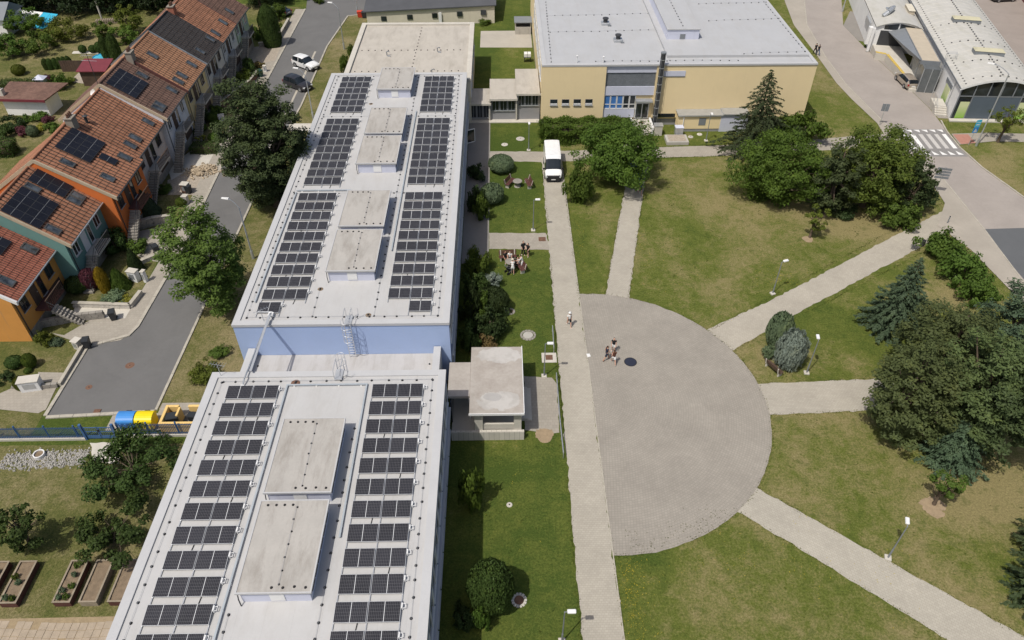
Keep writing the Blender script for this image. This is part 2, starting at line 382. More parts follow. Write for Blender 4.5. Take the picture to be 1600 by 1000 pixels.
M['wood_dark'] = pm('dark_wood', (0.085, 0.055, 0.04), 0.75, 0.3, 2.0, 25, 0.2)
M['wood_red'] = pm('red_brown_wood', (0.10, 0.042, 0.036), 0.7, 0.25, 2.0, 25, 0.2)
M['timber'] = pm('grey_timber', (0.27, 0.225, 0.165), 0.85, 0.25, 2.0, 25, 0.2)
M['stone'] = pm('pale_stone', (0.50, 0.47, 0.42), 0.9, 0.25, 1.8, 12, 0.3)
M['stone_dark'] = pm('grey_stone', (0.27, 0.25, 0.22), 0.9, 0.3, 1.8, 12, 0.3)
M['bark'] = pm('bark', (0.12, 0.09, 0.065), 0.95, 0.3, 3.0, 18, 0.6)
M['pv'] = pv_mat('solar_cells')
M['pv_home'] = pv_mat('solar_cells_plain', (0.010, 0.011, 0.017), (0.05, 0.052, 0.06), 6, 20, 1.0, 1.66, 1)

def ragged(poly, step=0.45, amp=0.07, seed=1, skip=()):
    """polygon with the uneven edge where turf grows over the paving"""
    r = random.Random(seed); out = []
    n = len(poly)
    for i in range(n):
        a, b = poly[i], poly[(i + 1) % n]; L = math.hypot(b[0] - a[0], b[1] - a[1]); k = max(1, int(L / step)) if i not in skip else 1
        nx, ny = -(b[1] - a[1]) / max(L, 1e-6), (b[0] - a[0]) / max(L, 1e-6)
        for j in range(k):
            t = j / k; d = r.uniform(-amp, amp) * (1 if r.random() < 0.75 else 1.9) if j else 0
            out.append((a[0] + (b[0] - a[0]) * t + nx * d, a[1] + (b[1] - a[1]) * t + ny * d))
    return out

# ---------------------------------------------------------------- ground, paths, roads
struct('ground', MB().sheet([(-900, -700), (900, -700), (900, 1500), (-900, 1500)], 0.0), M['grass'])
# open yards of the houses on the left: drier, trodden turf
struct('garden_ground', MB().sheet([(-110, 38.3), (-37.6, 38.3), (-37.6, 49.0), (-35.3, 49.5), (-35.3, 136), (-110, 150)], 0.004), M['garden'])
struct('school_garden_ground', MB().sheet([(-60, 5), (-21.4, 5), (-21.4, 37.6), (-60, 37.6)], 0.004), M['garden'])
struct('verge_ground', MB().sheet([(-28.4, 41.2), (-21.4, 41.2), (-21.4, 89.4), (-28.1, 89.4), (-28.3, 84), (-28.45, 71), (-28.55, 51.4)], 0.004), M['garden'])
struct('far_verge_ground', MB().sheet([(-27.75, 91.6), (-20.3, 91.6), (-20.3, 112), (-22.6, 127), (-23, 132), (-26.3, 131.4), (-27.6, 118), (-27.6, 97)], 0.004), M['garden'])
PC = (7.6, 41.4)
arc = [(PC[0] + 14.15 * math.cos(t), PC[1] + 14.15 * math.sin(t)) for t in [R(-90 + 180 * i / 40) for i in range(41)]]
mb = MB(); mb.sheet(ragged([(7.39, 27.3)] + arc[1:-1] + [(7.39, 55.5)], 0.4, 0.045, 3, skip=(len(arc),)), 0.028); struct('plaza_paving', mb, M['plaza'])
struct('main_path', MB().sheet(ragged([(4.68, 4), (7.38, 4), (7.38, 82.0), (4.95, 82.0)], 0.4, 0.07, 5), 0.020), M['path'])
struct('path_edging', MB().box(7.36, 7.44, 4, 82, -0.1, 0.034), M['kerb'])
struct('north_path', MB().sheet(ragged([(9.84, 54.82), (12.06, 54.31), (16.38, 73.89), (18.19, 81.23), (15.98, 81.27), (14.16, 73.92)], 0.4, 0.06, 6), 0.016), M['path'])
struct('north_east_path', MB().sheet(ragged([(18.76, 50.19), (20.26, 47.28), (27.39, 52.10), (44.97, 63.32), (50.04, 66.56), (49.80, 69.73), (25.43, 54.00)], 0.4, 0.06, 7), 0.016), M['path_ne'])
struct('east_path', MB().sheet(ragged([(21.2, 43.3), (33, 43.75), (52, 44.1), (52, 40.6), (31, 40.2), (21.2, 39.8)], 0.4, 0.06, 8), 0.016), M['path'])
struct('south_east_path', MB().sheet(ragged([(18.7, 32.75), (23.6, 28.7), (32.9, 21.0), (44, 11.7), (41, 9.6), (27.7, 21.1), (21.5, 26.6), (16.5, 30.95)], 0.4, 0.06, 9), 0.016), M['path_se'])
struct('cross_path', MB().sheet(ragged([(-1.4, 83.7), (5, 83.5), (20, 84.4), (28, 84.8), (41.7, 86.3), (50.4, 87.9), (50.4, 84.6), (40.7, 83.3), (26, 82), (19.8, 81.8), (10, 81.2), (5, 80.9), (-1.4, 81.4)], 0.5, 0.06, 10), 0.012), M['walk'])
struct('courtyard_walk', MB().sheet([(-4.2, 60.5), (-1.42, 60.5), (-1.42, 92.3), (-4.2, 92.3)], 0.014), asphalt_mat('courtyard_asphalt', (0.24, 0.225, 0.205)))
struct('short_walk', MB().sheet(ragged([(-1.42, 65.94), (4.64, 65.84), (5.15, 62.70), (4.35, 62.83), (-1.40, 63.03)], 0.4, 0.05, 12), 0.012), M['walk'])
struct('porch_forecourt', MB().sheet(ragged([(1.76, 44.50), (4.12, 44.30), (4.51, 43.54), (4.39, 38.22), (3.98, 38.16), (1.64, 38.53)], 0.4, 0.04, 13), 0.014), M['walk'])
struct('gym_steps_path', MB().sheet([(15.2, 84.3), (18.4, 84.4), (17.6, 89.2), (15.9, 89.2)], 0.010), M['walk'])

# street on the left with kerbs
STREET = [(-37.2, 40.6), (-28.65, 41.1), (-28.6, 51.4), (-28.5, 71), (-28.35, 84), (-27.7, 97), (-27.7, 118), (-26.4, 131.5), (-22.9, 132.5), (-22.9, 141), (-36, 147), (-34.2, 135), (-34.1, 97), (-33.9, 80), (-33.3, 62), (-33.6, 51.4), (-34.0, 50.1), (-37.1, 48.7)]
struct('street', MB().sheet(STREET, 0.006), M['asphalt'])
struct('parking_bay_edge', MB().sheet([(-29.35, 84), (-29.05, 84), (-28.95, 116), (-29.25, 116)], 0.012), M['kerb'])
def kerb(name, pts, w=0.22, h=0.11, side=1, stones=True):
    root = bpy.data.objects.new(name, None); COL.objects.link(root); root['kind'] = 'structure'
    mb = MB(); k = 0
    for a, b in zip(pts, pts[1:]):
        a, b = Vector(a), Vector(b); d = b - a; L = d.length; d.normalize(); nrm = Vector((-d.y, d.x)) * side; n = max(1, int(L / 1.0)); s = L / n
        for i in range(n):
            p = a + d * (i * s + 0.012); q = a + d * ((i + 1) * s - 0.012); e = rng.uniform(-0.012, 0.012)
            mb.prism([tuple(p), tuple(q), tuple(q + nrm * w), tuple(p + nrm * w)], -0.1, h + e)
    o = mb.build('kerb_stone', M['kerb'], root); o['kind'] = 'stuff'
    return root
kerb('street_kerb_east', [(-28.65, 41.1), (-28.6, 51.4), (-28.5, 71), (-28.35, 84), (-27.7, 97), (-27.7, 118), (-26.4, 131.5), (-22.9, 132.5)], side=-1)
kerb('street_kerb_south', [(-37.2, 40.6), (-28.65, 41.1)], side=-1, w=0.3)
kerb('street_kerb_west', [(-37.2, 40.6), (-37.1, 48.7), (-34.0, 50.1), (-33.6, 51.4), (-33.3, 62), (-33.9, 80), (-34.1, 97), (-34.2, 135)], side=1, w=0.3)
struct('pavement_west', MB().sheet([(-35.4, 50.0), (-34.2, 50.3), (-33.85, 51.4), (-33.55, 62), (-34.2, 80), (-34.4, 97), (-34.5, 135), (-36.0, 135), (-36.0, 97), (-35.8, 80), (-35.1, 62)], 0.05), M['walk'])
# driveways and yards between the houses and the pavement
yard = [('paved_driveway', [(-41.49, 50.72), (-40.05, 50.35), (-38.17, 52.88), (-37.20, 52.69), (-34.23, 52.55), (-34.11, 50.43), (-34.66, 49.58), (-36.66, 49.11), (-38.13, 49.22)], 'walk'),
        ('concrete_driveway', [(-41.41, 41.39), (-42.30, 43.19), (-41.14, 44.13), (-37.86, 43.78), (-37.62, 41.33), (-38.06, 40.92)], 'walk'),
        ('grey_driveway', [(-40.08, 65.26), (-39.28, 66.79), (-35.96, 68.19), (-34.89, 67.44), (-34.28, 64.02), (-34.42, 61.03), (-37.04, 61.83), (-38.69, 63.29)], 'walk'),
        ('slab_path', [(-40.75, 54.49), (-35.31, 54.03), (-35.07, 52.56), (-40.41, 52.83)], 'concrete_pale'),
        ('gravel_yard', [(-39.53, 77.33), (-37.56, 80.27), (-35.01, 80.84), (-34.29, 80.22), (-34.33, 74.01), (-38.45, 74.08)], 'gravel'),
        ('pale_forecourt', [(-40.51, 80.32), (-38.86, 84.55), (-34.99, 85.64), (-33.90, 83.98), (-34.23, 80.83), (-37.56, 80.27), (-39.07, 77.33)], 'concrete_pale'),
        ('red_forecourt', [(-40.92, 100.18), (-39.79, 103.33), (-36.47, 102.20), (-36.08, 96.09), (-39.00, 96.53)], 'rust'),
        ('upper_forecourt', [(-40.32, 117.57), (-35.01, 118.80), (-34.62, 112.43), (-36.79, 111.25), (-39.54, 112.51)], 'gravel'),
        ('front_garden_slabs', [(-40.21, 45.63), (-37.69, 45.51), (-37.58, 44.00), (-39.58, 44.25)], 'walk')]
for i, (nm, poly, mt) in enumerate(yard): struct(nm, MB().sheet(poly, 0.030 + 0.003 * i), M[mt])
struct('bin_yard', MB().sheet([(-31.9, 39.0), (-22.5, 39.0), (-22.5, 41.9), (-28.3, 41.9), (-28.3, 40.8), (-31.9, 40.7)], 0.013), M['walk'])
struct('gate_path', MB().sheet(ragged([(-32.62, 37.78), (-30.05, 37.87), (-29.58, 35.68), (-31.46, 35.89)], 0.5, 0.08, 21), 0.012), M['concrete_pale'])
struct('link_footpath', MB().sheet([(-27.9, 89.4), (-21.4, 89.4), (-21.4, 91.6), (-27.8, 91.6)], 0.012), M['concrete_pale'])

# road and car park on the right
ROAD = [(51.4, 20), (51.6, 56.7), (52.2, 65.6), (52.5, 77.6), (51.3, 83), (51.3, 88.5), (50.7, 95), (50.2, 103), (50.5, 112), (51.9, 126), (55.3, 138.4), (66, 165), (74, 162), (62, 138.3), (57.9, 125.7), (58.0, 116), (58.6, 103), (58.9, 94.5), (58.3, 88), (58.0, 83.8), (58.4, 78.7), (59.9, 72), (66, 62), (66, 20)]
struct('road', MB().sheet(ROAD, 0.006), M['asphalt_pale'])
struct('road_patch', MB().sheet([(51.9, 65.8), (64.5, 66.2), (64.5, 30), (51.6, 30)], 0.010), M['asphalt_dark'])
struct('delivery_yard', MB().sheet([(58.05, 116), (60.6, 116), (60.9, 107), (64, 99), (60.9, 91.5), (58.8, 91.8), (58.95, 94.5), (58.65, 103)], 0.011), asphalt_mat('yard_asphalt', (0.27, 0.245, 0.22)))
struct('upper_yard', MB().sheet([(57.9, 125.7), (58.0, 119), (61.5, 117), (63.6, 131), (61.5, 132.5)], 0.011), asphalt_mat('upper_yard_asphalt', (0.235, 0.22, 0.20)))
struct('road_pavement', MB().sheet([(50.2, 20), (51.3, 20), (51.5, 56.7), (52.1, 65.6), (52.4, 77.6), (51.2, 83), (51.2, 88.5), (50.6, 95), (50.1, 103), (50.4, 112), (51.8, 126), (55.2, 138.4), (61, 152), (58, 153), (51.6, 138.4), (49.6, 126), (49.3, 113), (48.9, 103), (49.2, 97.7), (50.0, 90.4), (49.4, 84.2), (50.9, 77.5), (50.2, 70.9), (47.4, 66.5), (48.9, 62), (50.1, 50)], 0.055), asphalt_mat('pavement_asphalt', (0.36, 0.325, 0.275), crack=False))
kerb('road_kerb_west', [(51.4, 20), (51.6, 56.7), (52.2, 65.6), (52.5, 77.6), (51.3, 83)], side=1, w=0.15, h=0.075)
kerb('road_kerb_north_west', [(51.3, 88.5), (50.7, 95), (50.2, 103), (50.5, 112), (51.9, 126), (55.3, 138.4)], side=1, w=0.15, h=0.075)
kerb('road_kerb_east', [(58.9, 91.0), (58.3, 88), (58.0, 83.8), (58.4, 78.7), (59.9, 72), (66, 62)], side=-1, w=0.18)
struct('market_pavement', MB().sheet([(58.2, 84.4), (58.5, 87.3), (63, 87.5), (80, 86.3), (80, 84.0), (63, 85.2)], 0.05), M['walk'])
struct('red_tactile_paving', MB().sheet([(58.45, 84.5), (58.6, 87.1), (60.6, 87.1), (60.5, 84.8)], 0.054), pm('red_pavers', (0.40, 0.20, 0.15), 0.9, 0.15, 2, 16))
struct('car_park', MB().sheet([(74.6, 96), (83, 96), (120, 170), (95, 170)], 0.008), asphalt_mat('car_park_asphalt', (0.30, 0.26, 0.23)))
struct('car_park_pavement', MB().sheet([(81.0, 108), (83.5, 104), (120, 160), (120, 185)], 0.014), M['walk'])
struct('service_road', MB().sheet([(-3.2, 117.2), (5.1, 117.0), (5.1, 124.3), (-3.2, 124.2)], 0.008), asphalt_mat('service_concrete', (0.40, 0.37, 0.32)))
# crossing: bars and give-way triangles
cw = bpy.data.objects.new('crossing_markings', None); COL.objects.link(cw); cw['kind'] = 'structure'
struct('crossing_patch', MB().sheet([(51.25, 81.6), (57.9, 81.4), (58.2, 88.6), (51.25, 88.7)], 0.010), asphalt_mat('crossing_asphalt', (0.235, 0.225, 0.215), crack=False))
for i in range(6):
    x = 52.15 + i * 1.02
    MB().sheet([(x, 87.3), (x + 0.52, 87.3), (x + 0.30, 83.5), (x - 0.22, 83.5)], 0.015).build('stripe', M['worn_paint'] if i in (2, 3, 4) else M['white_paint'], cw)
for i in range(6):
    x = 52.0 + i * 1.02
    MB().face([(x, 88.5, 0.015), (x + 0.6, 87.75, 0.015), (x + 0.75, 88.5, 0.015)]).build('triangle', M['white_paint'], cw)
    x = 51.9 + i * 1.02
    MB().face([(x, 82.9, 0.015), (x - 0.05, 81.9, 0.015), (x + 0.62, 81.9, 0.015)]).build('triangle', M['white_paint'], cw)

# ---------------------------------------------------------------- turf fringe creeping over path edges, flowers in the lawn (uncountable)
def blades(pts, h, w, name, mat, label, cat, n_per=3, tilt=0.6):
    n = len(pts) * n_per
    p = np.repeat(np.array([(q[0], q[1], q[2] if len(q) > 2 else 0.0) for q in pts], dtype=np.float32), n_per, axis=0)
    p[:, :2] += NPR.normal(0, 0.05, (n, 2))
    a = NPR.uniform(0, 2 * np.pi, n); b = a + NPR.uniform(-1, 1, n)
    hh = h * NPR.uniform(0.5, 1.3, n); ww = w * NPR.uniform(0.6, 1.4, n); tl = NPR.uniform(0, tilt, n)
    d = np.stack([np.cos(a), np.sin(a), np.zeros(n)], 1) * ww[:, None] * 0.5
    top = np.stack([np.cos(b) * tl * hh, np.sin(b) * tl * hh, hh], 1)
    v = np.stack([p - d, p + d, p + top], 1).reshape(-1, 3)
    me = bpy.data.meshes.new(name); me.vertices.add(3 * n); me.vertices.foreach_set('co', v.astype(np.float32).ravel())
    me.loops.add(3 * n); me.loops.foreach_set('vertex_index', np.arange(3 * n, dtype=np.int32)); me.polygons.add(n); me.polygons.foreach_set('loop_start', np.arange(0, 3 * n, 3, dtype=np.int32))
    me.update(calc_edges=True); me.materials.append(mat)
    o = bpy.data.objects.new(name, me); COL.objects.link(o); tag(o, label, cat, kind='stuff'); return o
def along(poly, spacing, amp, prob=1.0):
    out = []
    for a, b in zip(poly, poly[1:]):
        L = math.hypot(b[0] - a[0], b[1] - a[1]); n = int(L / spacing)
        for i in range(n):
            t = (i + rng.random()) / n
            if (math.sin(t * L * 0.9 + a[0]) + math.sin(t * L * 2.3 + a[1])) * 0.25 + 0.5 < rng.random() * (2 - prob) - 0.1: continue
            out.append((a[0] + (b[0] - a[0]) * t + rng.gauss(0, amp), a[1] + (b[1] - a[1]) * t + rng.gauss(0, amp)))
    return out
fr = []
fr += along([(4.66, 18), (4.7, 34)], 0.035, 0.07) + along([(4.7, 42), (4.9, 62)], 0.035, 0.07) + along([(4.95, 66), (4.95, 80)], 0.05, 0.06)
fr += along([(7.42, 16), (7.42, 27.3)], 0.04, 0.05) + along([(7.42, 27.3), (7.42, 82)], 0.10, 0.03, 0.4) + along([(7.42, 55), (7.42, 80)], 0.05, 0.07)
fr += along(arc, 0.045, 0.09)
for pl in ([(9.87, 55.11), (14.16, 73.92)], [(12.1, 54.59), (16.4, 73.9)], [(19.2, 50.2), (50.0, 71.0)], [(20.5, 47.4), (46.2, 63.2)], [(21.7, 43.35), (33, 43.8)], [(21.7, 39.8), (31, 40.2)],
           [(18.7, 32.75), (23.6, 28.7), (32.9, 21.0)], [(16.5, 30.95), (21.5, 26.6), (27.7, 21.1)], [(10, 81.2), (26, 82), (40, 83.2)], [(20, 84.4), (41, 86.2)]):
    fr += along(pl, 0.05, 0.06)
for i in range(160):      # weeds in the joints at the southern rim of the plaza
    t = R(rng.uniform(-88, -52)); q = 14.1 - abs(rng.gauss(0, 0.9)); fr.append((PC[0] + q * math.cos(t), PC[1] + q * math.sin(t), 0.02))
M['blade'] = leaf_mat('grass_blade', (0.085, 0.115, 0.025), 0.2, 0.3, 0.1)
blades(fr, 0.10, 0.06, 'grass_fringe', M['blade'], 'ragged grass growing over the edges of the paved paths', 'grass', 2)
tuft = []
for i in range(5200):
    x, y = rng.uniform(-4, 40), rng.uniform(18, 80)
    if 4.5 < x < 7.6 or math.hypot(x - PC[0], y - PC[1]) < 14.6 and x > 7: continue
    if math.sin(x * 0.8 + math.sin(y * 0.5) * 2) + math.sin(y * 0.9 + x * 0.3) < rng.uniform(-0.6, 1.3): continue
    d1 = abs((y - 43.3) - 0) if 20 < x < 52 else 9
    if 39.6 < y < 44 and x > 20: continue
    if x > 17 and abs((x - 17.6) * 0.82 + 0 - (31.85 - y) * 1.0) < 2.6 and y < 33: continue
    if x > 18 and abs((y - 48.8) - (x - 19.8) * 0.655) < 3.2: continue
    if 54 < y < 82 and abs((x - 11.0) - (y - 55) * 0.215) < 1.9: continue
    if 37.5 < y < 45 and x < 4.8: continue
    if 61 < y < 67 and x < 5: continue
    tuft.append((x, y))
blades(tuft, 0.08, 0.08, 'grass_tufts', M['blade'], 'longer grass tufts scattered over the park lawns', 'grass', 4)
fl = []
for cx, cy, sx, sy, n in [(8.3, 23.6, 0.9, 2.6, 500), (8.6, 26, 1.5, 1.2, 120), (27.5, 57.5, 2.2, 1.4, 220), (8.2, 64, 0.5, 5, 150), (14.5, 63, 0.8, 7, 160), (14, 30, 3, 3.5, 60), (20, 26, 1.5, 2, 60), (15, 26.5, 2.5, 1.4, 70), (24, 30, 4, 4, 60), (0.5, 33, 2.2, 5, 60), (20, 60, 6, 6, 150), (24, 46.8, 2, .8, 60), (26, 25.5, 3, 2.5, 60), (1.6, 57, 1.5, 3, 40), (2, 71, 2, 3, 60)]:
    for i in range(n):
        x, y = rng.gauss(cx, sx * 0.6), rng.gauss(cy, sy * 0.6)
        if 4.6 < x < 7.5 or (x > 7 and math.hypot(x - PC[0], y - PC[1]) < 14.3): continue
        fl.append((x, y, 0.06))
blades(fl, 0.045, 0.05, 'lawn_flowers', pm('yellow_petals', (0.42, 0.33, 0.03), 0.7, 0.2), 'tiny yellow flowers dotted through the lawns', 'flowers', 1, 3.0)

# ---------------------------------------------------------------- school: two blocks, the low link between them, the porch
M['slate_clad'] = streak_mat('slate_blue_cladding', (0.17, 0.21, 0.31), (0.1, 0.1, 0.12), 0.3)
XW, XE = -21.33, -4.23
ZR = 6.95
def window_part(parent, x, y0, y1, z0, z1, face='E', frame=None, pane=None, mull=2, name='window'):
    """window set in a wall that faces E (+x), S (-y) or W (-x); x is the wall plane (y plane for S)"""
    frame = frame or M['white']; pane = pane or M['pane']
    fw = 0.07
    def bx(mb, a0, a1, d0, d1, c0, c1):
        if face == 'E': mb.box(x + d0, x + d1, a0, a1, c0, c1)
        elif face == 'W': mb.box(x - d1, x - d0, a0, a1, c0, c1)
        else: mb.box(a0, a1, x - d1, x - d0, c0, c1)
    f = MB()
    bx(f, y0, y1, -0.03, 0.05, z0, z0 + fw); bx(f, y0, y1, -0.03, 0.05, z1 - fw, z1)
    for k in range(mull + 1):
        c = y0 + fw / 2 + (y1 - y0 - fw) * k / mull; bx(f, c - fw / 2, c + fw / 2, -0.025, 0.047, z0 + fw, z1 - fw)
    w = f.build(name, frame, parent, world=True)
    p = MB(); bx(p, y0 + fw, y1 - fw, -0.03, 0.012, z0 + fw, z1 - fw); p.build('pane', pane, w, world=True)
    s = MB(); bx(s, y0 - 0.05, y1 + 0.05, 0.0, 0.12, z0 - 0.05, z0 - 0.004); s.build('sill', M['alu'], w, world=True)
    return w
def school_block(name, label, y0, y1, boxes, south_mat):
    root = thing(name, label, 'building', ((XW + XE) / 2, (y0 + y1) / 2, 0))
    w = MB(); w.box(XW + 0.06, XE - 0.06, y0 + 0.06, y1 - 0.06, 0.5, ZR - 0.02)
    w.build('wall', M['blue_wall'], root, world=True)
    MB().box(XW + 0.10, XE - 0.10, y0 + 0.10, y1 - 0.10, -0.2, 0.5).build('plinth', M['plinth'], root, world=True)
    # pale cladding bands between the window strips of the long sides
    for z0, z1 in ((3.25, 4.15), (6.25, ZR - 0.03)):
        MB().box(XE - 0.06, XE - 0.012, y0 + 0.3, y1 - 0.3, z0, z1).build('cladding_band', M['slate_clad'], root, world=True); MB().box(XW + 0.012, XW + 0.06, y0 + 0.3, y1 - 0.3, z0, z1).build('cladding_band', M['slate_clad'], root, world=True)
    MB().box(XE - 0.012, XE + 0.16, y0 + 0.3, y1 - 0.3, 3.12, 3.25).build('ledge', M['rim'], root, world=True)
    n = int((y1 - y0 - 1.2) / 2.55); s = (y1 - y0 - 1.2) / n
    for z0, z1 in ((4.2, 6.2), (1.05, 3.05)):
        for i in range(n): window_part(root, XE - 0.055, y0 + 0.7 + i * s, y0 + 0.5 + (i + 1) * s, z0, z1, 'E')
    rf = MB().box(XW + 0.5, XE - 0.5, y0 + 0.5, y1 - 0.5, ZR - 0.3, ZR).build('roof', M['membrane'], root, world=True)
    p = MB()
    for a in ((XW, XW + 0.55, y0, y1), (XE - 0.55, XE, y0, y1), (XW + 0.55, XE - 0.55, y0, y0 + 0.55), (XW + 0.55, XE - 0.55, y1 - 0.55, y1)): p.box(*a, ZR - 0.14, ZR + 0.10)
    p.build('parapet_rim', M['rim'], root, world=True)
    for (b0, b1) in boxes:
        xa, xb = -14.72, -10.62; zt = ZR + 1.15
        bw = MB().box(xa + 0.14, xb - 0.14, b0 + 0.14, b1 - 0.14, ZR - 0.01, zt - 0.16).build('roof_box', M['lilac'], root, world=True)
        c = MB(); c.bbox(xa, xb, b0, b1, zt - 0.16, zt, 0.04); c.build('box_roof', M['membrane_box'], bw, world=True)
        e = MB()
        for q in ((xa - 0.03, xa + 0.05, b0 - 0.03, b1 + 0.03), (xb - 0.05, xb + 0.03, b0 - 0.03, b1 + 0.03), (xa + 0.05, xb - 0.05, b0 - 0.03, b0 + 0.05), (xa + 0.05, xb - 0.05, b1 - 0.05, b1 + 0.03)): e.box(*q, zt - 0.10, zt + 0.035)
        e.build('edge_trim', M['rim'], bw, world=True)
        MB().box(-13.0, -12.2, b0 + 0.10, b0 + 0.145, ZR + 0.12, zt - 0.25).build('access_panel', M['white'], bw, world=True)
        k = MB()
        for i in range(6): k.box(xb - 0.145, xb - 0.11, b0 + 0.5 + i * 0.87, b0 + 1.25 + i * 0.87, ZR + 0.35, zt - 0.3)
        k.build('louvre_band', M['dark_metal'], bw, world=True)
        h = MB()
        for i in range(7): h.lathe([(0.0, 0.06), (0.045, 0.055), (0.068, 0.0)], ((xa + xb) / 2 + rng.uniform(-.05, .05) + 0.2, b0 + 0.5 + i * (b1 - b0 - 1) / 6, zt + 0.002), 8)
        for i in range(4): h.lathe([(0.0, 0.07), (0.06, 0.065), (0.085, 0.0)], (xa + 1.9 + i * 0.62, b0 + 0.33 + rng.uniform(-.03, .03), zt + 0.002), 8); h.lathe([(0.0, 0.07), (0.06, 0.065), (0.085, 0.0)], (xa + 0.5 + i * 0.5, b1 - 0.33, zt + 0.002), 8)
        h.build('conductor_holders', M['black'], bw, world=True, kind='stuff')
        MB().tube([((xa + xb) / 2 + 0.2, b0 + 0.4, zt + 0.075), ((xa + xb) / 2 + 0.2, b1 - 0.4, zt + 0.075)], 0.008, 4).build('conductor_wire', M['galv'], bw, world=True)
        g = MB(); g.tube([(xa + 0.06, b0 + 0.06, zt - 0.2), (xa + 0.04, b0 - 0.02, ZR + 0.5), (xa + 0.1, b0 - 0.12, ZR + 0.02)], 0.035, 6); g.build('downpipe', M['dark_metal'], bw, world=True)
    return root
NB = school_block('school_building', 'blue flat-roofed school block nearest the camera with two rooftop boxes', 5.0, 38.47, [(27.05, 33.0), (20.53, 26.5)], None)
FB = school_block('school_building', 'long blue flat-roofed school block farther back with five rooftop boxes', 43.6, 91.2, [(49.05, 55.05), (55.6, 61.6), (66.7, 72.55), (73.1, 79.2), (84.1, 90.2)], None)
root = thing('link_building', 'low grey-roofed link between the two blue school blocks', 'building', (-12.8, 41.0, 0))
MB().box(-20.2, -5.4, 38.42, 43.64, -0.2, 3.45).build('wall', M['blue_wall'], root, world=True)
MB().box(-20.2, -5.4, 38.42, 43.64, 3.45, 3.7).build('roof', membrane_mat('link_membrane', (0.47, 0.455, 0.44), 1.6), root, world=True)
for xa, xb in ((-20.55, -20.0), (-5.62, -5.05)): MB().box(xa, xb, 38.5, 43.57, -0.2, 4.55).build('parapet_wall', M['rim'], root, world=True)
h = MB()
for x in (-19.7, -5.95):
    for y in (39.6, 41.0, 42.4): h.lathe([(0.0, 0.07), (0.06, 0.065), (0.085, 0.0)], (x, y, 3.702), 8)
h.build('conductor_holders', M['black'], root, world=True, kind='stuff')

# roof drains with the silt left round them
def roof_drain(x, y, z, label, r=0.28):
    o = thing('roof_drain', label, 'drain', (x, y, z))
    MB().lathe([(0.0, 0.012), (r * 0.55, 0.03), (r, 0.004)], n=14).build('silt_ring', M['rust'] if r > .3 else M['soil'], o)
    MB().lathe([(0.0, 0.10), (0.07, 0.09), (0.10, 0.0)], n=10).build('grate', M['black'], o)
for px in [(-15.15, 48.1, 'dark roof drain beside the front box of the far school roof'), (-10.75, 44.75, 'dark roof drain near the front edge of the far school roof'),
           (-15.05, 37.35, 'mud-stained roof drain by the back edge of the near school roof'), (-15.3, 82.6, 'stained roof drain between the boxes at the back of the far school roof')]:
    roof_drain(px[0], px[1], ZR + 0.003, px[2], 0.34 if px[1] < 40 else 0.24)

# lightning conductor: wire on black holders round each roof
def conductor(name, label, y0, y1, extra):
    o = thing(name, label, 'lightning conductor', (XW, y0, ZR))
    w, h = MB(), MB()
    loop = [(XW + 0.95, y0 + 0.95), (XE - 0.95, y0 + 0.95), (XE - 0.95, y1 - 0.95), (XW + 0.95, y1 - 0.95), (XW + 0.95, y0 + 0.95)]
    for a, b in list(zip(loop, loop[1:])) + extra:
        L = math.hypot(b[0] - a[0], b[1] - a[1]); n = max(1, int(L / 1.02))
        w.tube([(a[0], a[1], ZR + 0.085), (b[0], b[1], ZR + 0.085)], 0.009, 4)
        for i in range(n + 1):
            t = min(1, max(0, (i + rng.uniform(-0.12, 0.12)) / n)); h.lathe([(0.0, 0.085), (0.065, 0.075), (0.095, 0.003)], (a[0] + (b[0] - a[0]) * t + rng.uniform(-.03, .03), a[1] + (b[1] - a[1]) * t + rng.uniform(-.03, .03), ZR), 8)
    w.build('wire', M['galv'], o, world=True); h.build('holders', M['black'], o, world=True, kind='stuff')
conductor('lightning_conductor', 'thin lightning wire on black holders around the near school roof', 5.0, 38.47, [((-10.2, 8), (-10.2, 33)), ((-15.2, 8), (-15.2, 20))])
conductor('lightning_conductor', 'thin lightning wire on black holders around the far school roof', 43.6, 91.2, [((-10.3, 44.6), (-10.3, 90)), ((-20.3, 62.9), (-5.2, 62.9)), ((-20.3, 79.3), (-5.2, 79.3)), ((-15.2, 44.6), (-15.2, 48))])

# solar panels: a row is two modules on three rails with a bracket at its end
PW, PD, TILT = 1.78, 1.15, R(6)
def panel_mesh():
    mb = MB(); mb.box(-PW / 2 + 0.02, PW / 2 - 0.02, -PD / 2 + 0.02, PD / 2 - 0.02, -0.02, 0.018); return mb.mesh('panel', mats=M['pv'])
def frame_mesh():
    mb = MB()
    for a in ((-PW / 2, -PW / 2 + 0.022, -PD / 2, PD / 2), (PW / 2 - 0.022, PW / 2, -PD / 2, PD / 2), (-PW / 2 + 0.022, PW / 2 - 0.022, -PD / 2, -PD / 2 + 0.022), (-PW / 2 + 0.022, PW / 2 - 0.022, PD / 2 - 0.022, PD / 2)): mb.box(*a, -0.03, 0.026)
    return mb.mesh('frame', mats=M['alu'])
PM, FM = panel_mesh(), frame_mesh()
rail_me = MB().box(-0.03, 0.03, -0.98, 0.66, 0.02, 0.075).mesh('rail', mats=M['alu'])
brk = MB(); brk.box(0.0, 0.07, 0.16, 0.46, 0.01, 0.30); brk.box(0.07, 0.22, 0.17, 0.20, 0.2, 0.23); brk.box(0.07, 0.22, 0.42, 0.45, 0.2, 0.23); brk.box(0.19, 0.22, 0.20, 0.42, 0.2, 0.23)
brk_me = brk.mesh('bracket', mats=M['white'])
cab_me = MB().tube([(0, 0, 0.03), (-0.03, -0.28, 0.025), (-0.06, -0.52, 0.03)], 0.028, 5).mesh('cable', mats=M['black'])
